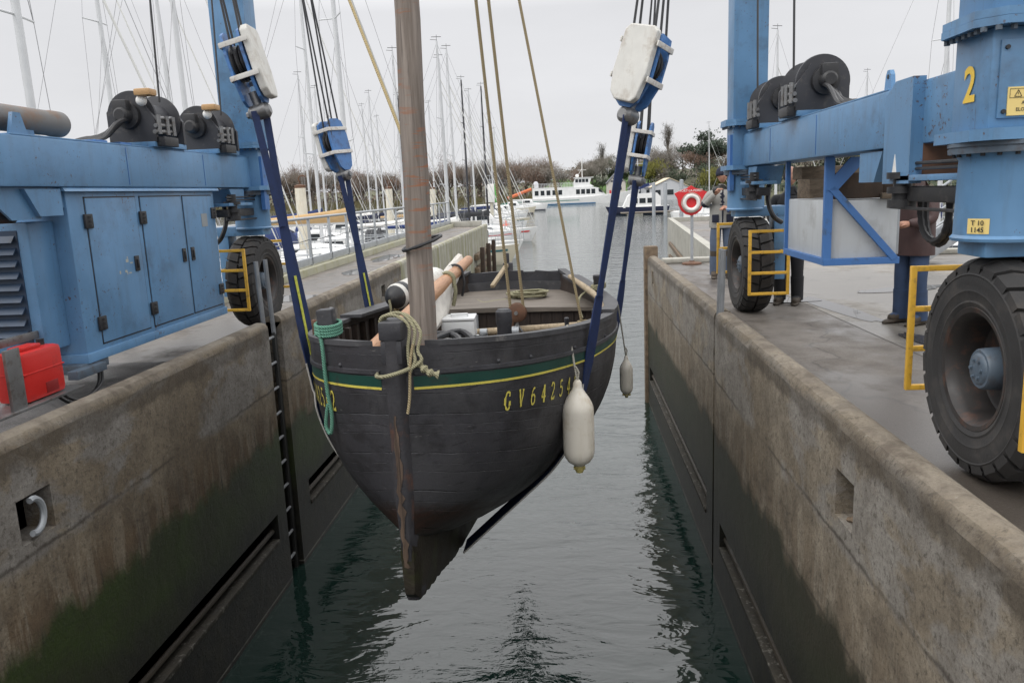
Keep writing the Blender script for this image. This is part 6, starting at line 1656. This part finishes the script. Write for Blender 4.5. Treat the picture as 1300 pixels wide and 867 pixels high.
bt, b1, b2, b3 = MB(), MB(), MB(), MB(); rn = random.Random(31)
for k in range(62):
    x = rn.uniform(-12, 135); d = rn.uniform(88, 135) if x < 34 else rn.uniform(45, 110); y = edge_y(x) + d; z = ground(x, y)
    kind = 'ever' if rn.random() < .25 else 'bare'; H = rn.uniform(7.5, 10.5) if x < 50 else rn.uniform(10, 14)
    tree_geo(rn, H, H * .7, kind, bt, b3 if kind == 'ever' else rn.choice((b1, b2)), (x, y, z), 800)
for k in range(5000):
    x = rn.uniform(-14, 140); d = rn.uniform(84, 125) if x < 34 else rn.uniform(40, 110); y = edge_y(x) + d; z = ground(x, y) + 5.5 * rn.random() ** 1.4; s = rn.uniform(.3, .75)
    u = Vector((rn.gauss(0, 1), rn.gauss(0, 1), rn.gauss(0, 1))).normalized() * s; v = u.orthogonal().normalized() * s * .8
    c_ = Vector((x, y, z)); (b1, b3, b2)[k % 3].add([c_ - u, c_ - v, c_ + u, c_ + v], [(0, 1, 2, 3)])
wr_ = empty('woodland', (60, 330, 4)); tag(wr_, 'brown and green woodland on the rising ground behind the right shore', 'woodland', kind='stuff')
bt.build('trunks', 'bark', wr_)
for bb, mt in ((b1, 'twig'), (b2, 'twig_grey'), (b3, 'ivy')): bb.build('crowns', mt, wr_, smooth=False)

TP = {}
def proto(key, kind, H, Wd, mat, seed, nsl):
    r = empty(key, (0, 0, 0)); rn = random.Random(seed); bt, bl = MB(), MB()
    tree_geo(rn, H, Wd, kind, bt, bl, (0, 0, 0), nsl); bt.build('trunk', 'bark', r); bl.build('crown', mat, r, smooth=False); TP[key] = [r, False]
proto('bare_tree', 'bare', 18, 12, 'twig_grey', 3, 3200); proto('brown_tree', 'bare', 16, 12, 'twig_red', 4, 3600)
proto('poplar_tree', 'poplar', 18, 4, 'twig_grey', 5, 1500); proto('pine_tree', 'pine', 16, 13, 'pine', 6, 3600)
proto('willow_tree', 'willow', 12, 12, 'willow', 7, 3600); proto('evergreen_tree', 'ever', 13, 9, 'ivy', 8, 3200)
trees = [
 ('bare_tree', -3, 318, 1.0, 'bare grey tree behind the ferry bridge, left of the house'), ('brown_tree', -11, 324, 1.0, 'russet bare tree left of the ferry mast'),
 ('brown_tree', 5, 330, .95, 'russet bare tree just right of the ferry mast'), ('bare_tree', 10.5, 322, 1.05, 'bare tree left of the white gabled house'),
 ('poplar_tree', 15.5, 345, .9, 'thin pointed poplar above the white gabled house'), ('evergreen_tree', 14, 318, .8, 'dark evergreen bush directly behind the white gabled house'),
 ('evergreen_tree', 20.5, 325, 1.05, 'dark evergreen just left of the front right slings'), ('pine_tree', 26.5, 335, .78, 'dark pine above the rear right hook block'),
 ('willow_tree', 31, 306, 1.05, 'yellow-green willow above the pale sheds'), ('poplar_tree', 41.8, 332, 1.05, 'tall slim bare poplar right of the yellow-green willow'),
 ('bare_tree', 36, 322, 1.0, 'bare tree between willow and slim poplar'), ('bare_tree', 45.5, 318, 1.05, 'bare grey tree right of the slim poplar'),
 ('brown_tree', 50, 300, 1.1, 'russet tree under the umbrella pine'), ('pine_tree', 46.8, 268, 1.12, 'tall dark umbrella pine standing clear above the lifebuoy'),
 ('willow_tree', 44.5, 243, .86, 'yellow-green willow left of the man in the beanie'), ('evergreen_tree', 40, 290, .8, 'dark evergreen below the slim poplar'),
 ('brown_tree', 55, 262, 1.05, 'russet tree just left of the far blue tower'), ('evergreen_tree', 52, 246, .9, 'dark evergreen beside the far right blue tower'),
 ('bare_tree', 71, 240, 1.05, 'bare tree seen beneath the right beam, by the truss post'), ('evergreen_tree', 78, 236, 1.0, 'dark evergreen seen under the right beam'),
 ('willow_tree', 84, 232, 1.0, 'yellowish tree seen under the right beam'), ('bare_tree', 89, 236, 1.1, 'bare tree under the right beam, left of the gusset'),
 ('brown_tree', 96, 232, 1.1, 'russet tree glimpsed below the right beam neck'), ('evergreen_tree', 64, 246, .95, 'dark evergreen behind the far right tower'),
]
for key, x, y, s, lb in trees:
    o, u = TP[key]
    if u: o = copy_tree(o)
    TP[key][1] = True
    s *= .86 if key in ('bare_tree', 'brown_tree', 'evergreen_tree') and x < 60 else 1
    o.location = (x, y, ground(x, y)); o.scale = (s, s, s); o.rotation_euler = (0, 0, rn.uniform(0, 6.28)); tag(o, lb, 'tree', 'trees on the far right shore')
b = MB(); rn = random.Random(9)
for k in range(3600):
    x = rn.uniform(0, 125); d = rn.uniform(24, 60) if 4 < x < 40 else rn.uniform(4, 40); y = edge_y(x) + d; z = ground(x, y) + rn.uniform(0, 2.6); s = rn.uniform(.3, .8)
    if 8 < x < 24 and d < 75: continue
    u = Vector((rn.gauss(0, 1), rn.gauss(0, 1), rn.gauss(0, 1))).normalized() * s; v = u.orthogonal().normalized() * s * .8
    c_ = Vector((x, y, z)); b.add([c_ - u, c_ - v, c_ + u, c_ + v], [(0, 1, 2, 3)])
tag(b.build('hedge_scrub', 'ivy', smooth=False), 'low dark hedges and scrub along the far right shore', 'scrub', kind='stuff')

# houses and sheds
def gable(name, x0, x1, y0, y1, zb, ze, zt, wallm, roofm, label, wins=(), ridge='y', cat='house'):
    r = empty(name, ((x0 + x1) / 2, (y0 + y1) / 2, zb), label, cat)
    b = MB(); xm = (x0 + x1) / 2
    if ridge == 'y': b.prism([(x0, zb - 1.5), (x1, zb - 1.5), (x1, ze), (xm, zt), (x0, ze)], lambda x, z, d: (x, d, z), y0, y1)
    else: b.prism([(y0, zb - 1.5), (y1, zb - 1.5), (y1, ze), ((y0 + y1) / 2, zt), (y0, ze)], lambda y, z, d: (d, y, z), x0, x1)
    b.build('wall', wallm, r, smooth=False)
    b = MB(); t = .2
    if ridge == 'y':
        e = .35; sl = (zt - ze) / (xm - x0)
        b.prism([(x0 - e, ze - e * sl + .03), (xm, zt + .03), (x1 + e, ze - e * sl + .03), (x1 + e, ze - e * sl + t), (xm, zt + t + .05), (x0 - e, ze - e * sl + t)], lambda x, z, d: (x, d, z), y0 - .35, y1 + .3)
    else:
        ym = (y0 + y1) / 2; e = .35; sl = (zt - ze) / (ym - y0)
        b.prism([(y0 - e, ze - e * sl + .03), (ym, zt + .03), (y1 + e, ze - e * sl + .03), (y1 + e, ze - e * sl + t), (ym, zt + t + .05), (y0 - e, ze - e * sl + t)], lambda y, z, d: (d, y, z), x0 - .3, x1 + .3)
    b.build('roof', roofm, r, smooth=False)
    for (wx0, wx1, wz0, wz1, mt) in wins:
        b = MB(); b.box(wx0, wx1, y0 - .06, y0 + .05, wz0, wz1); b.build('window' if mt == 'glassdark' else 'door', mt, r, smooth=False)
    return r
z = -1.6
gable('boat_house', 14.6, 20.8, 285, 297, z, 3.3, 6.6, 'render', 'slate', 'white gabled house with dark lettering band, on the shore by the green field', [(15.6, 17, 3.4, 4.0, 'slate'), (17.2, 20, 3.4, 4.0, 'slate'), (16.4, 18.9, 4.4, 4.9, 'slate'), (16.2, 17.0, .6, 1.7, 'glassdark'), (18.6, 19.4, .6, 1.7, 'glassdark'), (15.1, 15.7, -1.5, .6, 'lifered')])
gable('cottage', 13.0, 17.5, 345, 352, 5.5, 8.3, 10.8, 'render', 'slate', 'small distant white cottage on the hill above the gabled house', [(14, 14.7, 6.4, 7.5, 'glassdark'), (15.8, 16.5, 6.4, 7.5, 'glassdark')])
gable('shed', 20.5, 25.0, 262, 272, z, 1.0, 3.0, 'clad', 'slate', 'white gabled shed just right of the front right slings', [(21.5, 24, -1.4, .6, 'glassdark')], cat='shed')
gable('shed', 24.8, 29.5, 258, 268, z, .9, 2.2, 'clad', 'slate', 'low grey-roofed shed left of the cream-roofed shed', [(25.4, 28.9, -1.4, .4, 'glassdark')], ridge='x', cat='shed')
gable('shed', 26.4, 37.5, 252, 266, z, 1.1, 3.6, 'clad', 'creamroof', 'large shed with a cream gable roof beyond the pontoon', [(30.2, 33.2, -1.4, .2, 'glassdark'), (27.3, 29.2, -1.4, .2, 'glassdark')], cat='shed')
gable('house', 52.5, 58, 285, 293, 1.0, 4.0, 6.5, 'render', 'slate', 'white house half hidden among trees below the umbrella pine', [(53.5, 54.5, 2, 3.2, 'glassdark'), (55.8, 56.8, 2, 3.2, 'glassdark')])
gable('house', 38.5, 42.5, 345, 352, 7, 9.8, 12.2, 'render', 'slate', 'white house glimpsed through bare trees near the slim poplar', [(39.3, 40, 8, 9, 'glassdark')])
# cruiser by the sheds
r = empty('motor_cruiser', (11.6, 134, WATER), 'white motor cruiser with a flybridge on a dark blue hull by the pontoon', 'motor cruiser')
b = MB(); b.T = Matrix.Translation((11.6, 134, WATER)) @ Matrix.Rotation(math.pi, 4, 'Z'); dk = hull_form(b, 10.5, 3.6, 1.1, 0, .2, .9); b.build('hull', 'navy', r)
b = MB(); b.T = Matrix.Translation((11.6, 134, WATER)); deck_mesh(b, [(-x, hb, zz) for x, hb, zz in dk]); b.prism([(-2.4, 1.0), (3.8, 1.0), (3.8, 2.6), (3.2, 3.3), (-1.2, 3.2), (-1.6, 2.8)], lambda x, z, d: (x, d, z), -1.5, 1.5); b.build('cabin', 'hullwhite', r, smooth=False)
for x0 in (-1.0, .3, 1.6): b = MB(); b.T = Matrix.Translation((11.6, 134, WATER)); b.box(x0, x0 + 1.0, -1.55, -1.48, 1.7, 2.5); b.build('window', 'glassdark', r, smooth=False)
b = MB(); b.T = Matrix.Translation((11.6, 134, WATER)); b.tube([(.2, 0, 3.2), (.2, 0, 10.8)], .07, 6); b.tube([(-1.2, 0, 8.1), (1.6, 0, 8.1)], .04, 5); b.build('mast', 'mastalu', r)
b = MB(); b.T = Matrix.Translation((11.6, 134, WATER)); b.prism([(.4, 3.9), (2.0, 4.5), (1.9, 4.9), (.5, 4.6)], lambda x, z, d: (x, d, z), -1.2, 1.2); b.build('bimini', 'royal', r, smooth=False)
b = MB(); b.cyl((19.6, 127.2, WATER + .4), (19.6, 127.2, WATER + 2.0), .16, 10); b.sphere((19.6, 127.2, WATER + 2.05), .2, 8, 6)
tag(b.build('pontoon_marker', 'lifered', loc=(19.6, 127.2, WATER)), 'red light post standing on the pontoon before the sheds', 'marker')
# ================================================================ people
def skin_mesh(V, Ed, Rad, root=0, sub=2):
    me = bpy.data.meshes.new('sk'); me.from_pydata(V, Ed, []); o = bpy.data.objects.new('sk', me); col.objects.link(o)
    m = o.modifiers.new('s', 'SKIN'); m.use_smooth_shade = True; m.branch_smoothing = .6
    for i, r in enumerate(Rad):
        sv = me.skin_vertices[0].data[i]; sv.radius = r if isinstance(r, tuple) else (r, r); sv.use_root = (i == root)
    s = o.modifiers.new('u', 'SUBSURF'); s.levels = sub; s.render_levels = sub
    dg = bpy.context.evaluated_depsgraph_get(); out = bpy.data.meshes.new_from_object(o.evaluated_get(dg))
    bpy.data.objects.remove(o); bpy.data.meshes.remove(me); return out
def person(loc, rot, H, J, mats, zones, label, hat=None, hair=None, headturn=0, gear=None):
    """J: joint overrides. built facing -Y"""
    r = empty('person', loc, label, 'person'); r.rotation_euler = (0, 0, rot)
    D = dict(pel=(0, .0, .96), sp=(0, .01, 1.14), ch=(0, .01, 1.33), nb=(0, .01, 1.47), nk=(0, -.01, 1.55),
             hpL=(-.10, 0, .90), knL=(-.11, -.03, .50), anL=(-.11, .02, .09), toL=(-.13, -.16, .045),
             hpR=(.10, 0, .90), knR=(.11, -.02, .50), anR=(.11, .03, .09), toR=(.13, -.15, .045),
             shL=(-.20, .01, 1.42), elL=(-.26, .02, 1.14), wrL=(-.24, -.08, .90), shR=(.20, .01, 1.42), elR=(.26, .02, 1.14), wrR=(.24, -.08, .90))
    D.update(J); names = list(D); V = [D[n] for n in names]; ix = {n: i for i, n in enumerate(names)}
    Ed = [('pel', 'sp'), ('sp', 'ch'), ('ch', 'nb'), ('nb', 'nk'), ('pel', 'hpL'), ('hpL', 'knL'), ('knL', 'anL'), ('anL', 'toL'), ('pel', 'hpR'), ('hpR', 'knR'), ('knR', 'anR'), ('anR', 'toR'), ('ch', 'shL'), ('shL', 'elL'), ('elL', 'wrL'), ('ch', 'shR'), ('shR', 'elR'), ('elR', 'wrR')]
    Rd = dict(pel=(.165, .125), sp=(.165, .13), ch=(.18, .14), nb=(.08, .08), nk=(.058, .058), hpL=.118, knL=.088, anL=.072, toL=(.055, .045), hpR=.118, knR=.088, anR=.072, toR=(.055, .045), shL=.085, elL=.066, wrL=.05, shR=.085, elR=.066, wrR=.05)
    me = skin_mesh(V, [(ix[a], ix[c]) for a, c in Ed], [Rd[n] for n in names])
    bm = bmesh.new(); bm.from_mesh(me); bpy.data.meshes.remove(me)
    zones(bm, D)
    def add_mesh(vs, fs, mi):
        nv = [bm.verts.new(v) for v in vs]
        for f in fs:
            try: ff = bm.faces.new([nv[i] for i in f]); ff.material_index = mi; ff.smooth = True
            except ValueError: pass
    # head with face
    hc = Vector(D['nk']) + Vector((0, -.015, .135)); rows = []
    for i in range(17):
        th = math.pi * i / 16; row = []
        for k in range(25):
            ph = 2 * math.pi * k / 24; x = .078 * math.sin(th) * math.cos(ph); y = .098 * math.sin(th) * math.sin(ph); z = .122 * math.cos(th)
            if z < 0: x *= 1 + z * 1.9; y *= 1 + z * .8
            fr = max(0, -math.sin(ph)) ** 6 * math.sin(th)
            if abs(math.cos(ph)) < .28 and y < 0:
                if -.045 < z < .005: y -= .022 * (1 - abs(math.cos(ph)) / .28)
                if -.085 < z < -.055: y -= .006
            if y < 0 and .0 < z < .035 and .25 < abs(math.cos(ph)) < .6: y += .008
            p = Vector((x, y, z)); p.rotate(Matrix.Rotation(headturn, 3, 'Z')); row.append(hc + p)
        rows.append(row)
    vs = [p for row in rows for p in row]; add_mesh(vs, [(i * 25 + k, i * 25 + k + 1, (i + 1) * 25 + k + 1, (i + 1) * 25 + k) for i in range(16) for k in range(24)], 2)
    hb = MB()
    for sx in (-1, 1): hb.sphere(hc + Vector((sx * .079, .012, -.01)), .03, 8, 6, (.35, .7, 1))
    add_mesh(hb.v, hb.f, 2)
    # hands: palm plus five bent fingers
    for s_, wr, el in ((-1, 'wrL', 'elL'), (1, 'wrR', 'elR')):
        w = Vector(D[wr]); d = (w - Vector(D[el])).normalized(); up = Vector((0, 0, 1)); sd = d.cross(up)
        sd = sd.normalized() if sd.length > .1 else Vector((1, 0, 0)); nn = sd.cross(d)
        h = MB(); h.tube([w - d * .01, w + d * .04, w + d * .085], [.030, .038, .036], 10)
        for k, (o_, L) in enumerate(((-.026, .066), (-.009, .075), (.009, .072), (.026, .058))):
            p0 = w + d * .08 + sd * o_; h.tube([p0, p0 + d * L * .45 - nn * .006, p0 + d * L * .75 - nn * .022, p0 + d * L * .8 - nn * .042], [.0095, .009, .0085, .007], 7)
        p0 = w + d * .03 + sd * .034 * s_ * -1; h.tube([p0, p0 + d * .03 + sd * -.02 * s_, p0 + d * .055 + sd * -.018 * s_ - nn * .012], [.012, .0105, .008], 7)
        add_mesh(h.v, h.f, 2)
    out = bpy.data.meshes.new('body'); bm.to_mesh(out); bm.free()
    for m in mats: out.materials.append(M[m])
    out.shade_smooth(); o = bpy.data.objects.new('body', out); col.objects.link(o); o.parent = r; o.scale = (H / 1.8,) * 3
    def child(name, mb, mat):
        c = mb.build(name, mat); c.parent = r; c.location = (0, 0, 0); c.scale = (H / 1.8,) * 3; return c
    for q in 'LR':
        an, to = Vector(D['an' + q]), Vector(D['to' + q]); dv = (to - an); dv.z = 0; dv.normalize(); sd = Vector((dv.y, -dv.x, 0)); b = MB(); rows = []
        for t, w, hh in ((-.085, .02, .05), (-.07, .042, .085), (-.02, .047, .11), (.05, .046, .085), (.11, .052, .062), (.17, .047, .05), (.205, .03, .035), (.215, .008, .02)):
            c_ = Vector((an.x, an.y, 0)) + dv * t
            rows.append([c_ + sd * (w * math.cos(a)) + Vector((0, 0, max(.004, hh * .5 + hh * .5 * math.sin(a)))) for a in [2 * math.pi * k / 14 for k in range(15)]])
        b.grid(rows); child('shoe', b, mats[3])
        kn = Vector(D['kn' + q]); b = MB(); b.tube([an + Vector((0, 0, -.03)), an + Vector((0, -.004, .03)), lerp(an, kn, .35), lerp(an, kn, .7)], [.078, .080, .082, .086], 14); child('trouser_leg', b, mats[1] if mats[4:] == [] else ('boot' if False else mats[1]))
    if hat:
        b = MB(); b.lathe([(-.01, .098), (.0, .106), (.035, .108), (.045, .103), (.08, .098), (.115, .075), (.135, .04), (.142, 0)], hc + Vector((0, .004, .0)), (0, .08, 1), 24); child('beanie', b, hat)
    if hair:
        b = MB(); b.lathe([(-.05, .088), (0, .099), (.05, .094), (.1, .065), (.13, .0)], hc + Vector((0, .018, .0)), (0, .1, 1), 20); child('hair', b, hair)
    if gear: gear(child, D)
    return r
def zones_fleece(bm, D):
    for f in bm.faces:
        c = f.calc_center_median(); f.smooth = True; arm = abs(c.x) > .235 or (c.y < -.16 and c.z > .9)
        if c.z < .13: m = 3
        elif c.z < .46: m = 3
        elif c.z < .88 and not (c.z > .84 and abs(c.x) > .2): m = 1
        else: m = 0
        if m == 0:
            e = min((c - Vector(D['elL'])).length, (c - Vector(D['elR'])).length)
            if e < .085 or abs(c.x) < .018 and c.y < -.05 or (c.z < 1.10 and .05 < abs(c.x) < .17 and c.y < -.07): m = 4
        f.material_index = m
def zones_plain(cut, bootz=.10):
    def z(bm, D):
        for f in bm.faces:
            c = f.calc_center_median(); f.smooth = True
            f.material_index = 3 if c.z < bootz else (1 if c.z < cut and not (c.z > .8 and abs(c.x) > .21) else 0)
    return z
def gear1(child, D):
    b = MB(); w = Vector(D['wrL']); p = w + Vector((.05, -.05, -.01)); b.bar(p + Vector((-.045, -.04, -.05)), p + Vector((.04, -.02, .02)), .012, .045, (0, 1, .3), .004); child('phone', b, 'royal')
    for s_ in (-1, 1):
        b = MB(); b.box(s_ * .115 - .055, s_ * .115 + .055, -.168, -.15, .93, 1.06, .012); child('pocket', b, 'navycloth')
    b = MB(); b.tube([(0, -.145, 1.46), (0, -.158, 1.2), (0, -.15, .90)], .012, 8); child('zip', b, 'navycloth')
    b = MB(); rows = []
    for z, rx, ry in ((.84, .20, .155), (.88, .207, .163), (1.0, .20, .158), (1.2, .195, .15)):
        rows.append([Vector((rx * math.cos(2 * math.pi * k / 24), .005 + ry * math.sin(2 * math.pi * k / 24), z)) for k in range(25)])
    b.grid(rows); child('jacket_skirt', b, 'fleece')
    b = MB(); w = Vector(D['wrR']); b.sphere(w + Vector((0, 0, .05)), .05, 10, 8, (1, 1, 1.3)); child('glove', b, 'black')
# man in grey fleece: on his right (photo left) elbow out, hand at face; other forearm across, holding a blue phone
person((2.60, 13.62, 0), R(-6), 1.84, dict(elR=(-.01, 0, 0)) if False else dict(
    shL=(-.20, .0, 1.41), elL=(-.30, -.05, 1.19), wrL=(-.12, -.22, 1.40),
    shR=(.20, .0, 1.41), elR=(.27, -.03, 1.13), wrR=(.05, -.26, 1.16)),
    ['fleece', 'jeans_pale', 'skin', 'boot', 'navycloth'], zones_fleece,
    'person in grey fleece, navy beanie and jeans holding a blue phone', hat='navycloth',
    gear=lambda ch, D: gear1(ch, dict(D, wrL=D['wrR'], wrR=D['wrL'])), headturn=.25)
def jacket(mat, rx=.23, ry=.18, zlo=.76):
    def g_(child, D):
        b = MB(); rows = []
        for i, (z, k) in enumerate(((zlo, .98), (zlo + .04, 1.0), (.95, .98), (1.1, .94), (1.25, .93), (1.36, .86), (1.44, .6))):
            rows.append([Vector((rx * k * math.cos(a), .01 + ry * k * math.sin(a) + .008 * math.sin(5 * a + i), z)) for a in [2 * math.pi * q / 28 for q in range(29)]])
        b.grid(rows); child('jacket', b, mat)
        b = MB(); b.lathe([(-.02, .085), (.05, .075), (.07, .07)], Vector(D['nb']), (0, 0, 1), 18); child('collar', b, mat)
    return g_
# man in brown jacket and jeans, turned to the left, seen from behind and side
person((3.70, 8.75, 0), R(-68), 1.80, dict(elL=(-.27, -.02, 1.14), wrL=(-.14, -.24, 1.12), elR=(.27, -.03, 1.13), wrR=(.16, -.25, 1.10), knL=(-.10, -.03, .5), toL=(-.13, -.17, .045), anL=(-.11, -.02, .09)),
    ['brownjacket', 'jeans', 'skin', 'boot'], zones_plain(.84), 'person in a brown jacket and blue jeans standing behind the grey tank', hair='darkcloth', gear=jacket('brownjacket'))
person((2.86, 10.45, 0), R(-25), 1.76, dict(elL=(-.24, -.05, 1.15), wrL=(-.10, -.25, 1.08), toR=(.10, -.17, .045)),
    ['darkcloth', 'darkcloth', 'skin', 'boot'], zones_plain(.84), 'person in dark trousers and boots mostly hidden behind the far right wheel', hair='darkcloth', gear=jacket('darkcloth', .21, .165, .85))
# ================================================================ light and camera
w = bpy.data.worlds.new('World'); sc.world = w; w.use_nodes = True
nt = w.node_tree; g = NT(nt); bg = nt.nodes['Background']
sky = g.n('ShaderNodeTexSky', sky_type='NISHITA'); sky.sun_disc = False
SE, SR = R(50), R(-130)
sky.sun_elevation = SE; sky.sun_rotation = SR
hs = g.n('ShaderNodeHueSaturation'); hs.inputs['Saturation'].default_value = .15; g.l(sky.outputs[0], hs.inputs['Color'])
tc = g.n('ShaderNodeTexCoord'); z = g.sep(tc.outputs['Generated'])[2]
zz = g.math('MAXIMUM', z, 0.)
ov = g.ramp(zz, [(0., (.36, .363, .372)), (.07, (.345, .347, .357)), (.21, (.33, .332, .343)), (.30, (.66, .66, .67)), (.45, (.80, .80, .81)), (.7, (.90, .90, .91)), (1., (1., 1., 1.))])
mp = g.n('ShaderNodeMapping'); mp.inputs['Scale'].default_value = (1, 1, 3.2); g.l(tc.outputs['Generated'], mp.inputs[0])
nz = g.noise(mp.outputs[0], 1.7, 5, .55)
ov = g.mix(1.0, ov, g.ramp(nz, [(.3, .92), (.7, 1.06)]), 'MULTIPLY')
sc_ = g.mix(1.0, ov, (22, 22, 22), 'MULTIPLY')
g.l(g.mix(.92, hs.outputs[0], sc_), bg.inputs['Color'])
bg.inputs['Strength'].default_value = .105
sd = bpy.data.lights.new('sun', 'SUN'); sd.energy = 1.15; sd.angle = R(35); sd.color = (1, .97, .93)
so = bpy.data.objects.new('sun', sd); col.objects.link(so)
so.rotation_euler = (math.pi / 2 - SE, 0, math.pi - SR)
so.location = (0, -5, 30)
cam = bpy.data.cameras.new('camera'); cam.lens = 27.58; cam.sensor_width = 36; cam.clip_start = .1; cam.clip_end = 6000
co = bpy.data.objects.new('camera', cam); col.objects.link(co)
pitch, yaw, roll = .18853631, -.07618432, -.04147781
f = Vector((math.sin(yaw) * math.cos(pitch), math.cos(yaw) * math.cos(pitch), -math.sin(pitch)))
rr = f.cross(Vector((0, 0, 1))).normalized(); uu = rr.cross(f)
c_, s_ = math.cos(roll), math.sin(roll)
r2 = rr * c_ + uu * s_; u2 = uu * c_ - rr * s_
mx = Matrix((r2, u2, -f)).transposed().to_4x4(); mx.translation = (0, 0, 1.6)
co.matrix_world = mx; sc.camera = co
sc.view_settings.view_transform = 'Standard'; sc.view_settings.look = 'None'
sc.view_settings.exposure = 0; sc.view_settings.gamma = 1; sc.view_settings.use_curve_mapping = False
sc.render.resolution_x = 1024; sc.render.resolution_y = 682
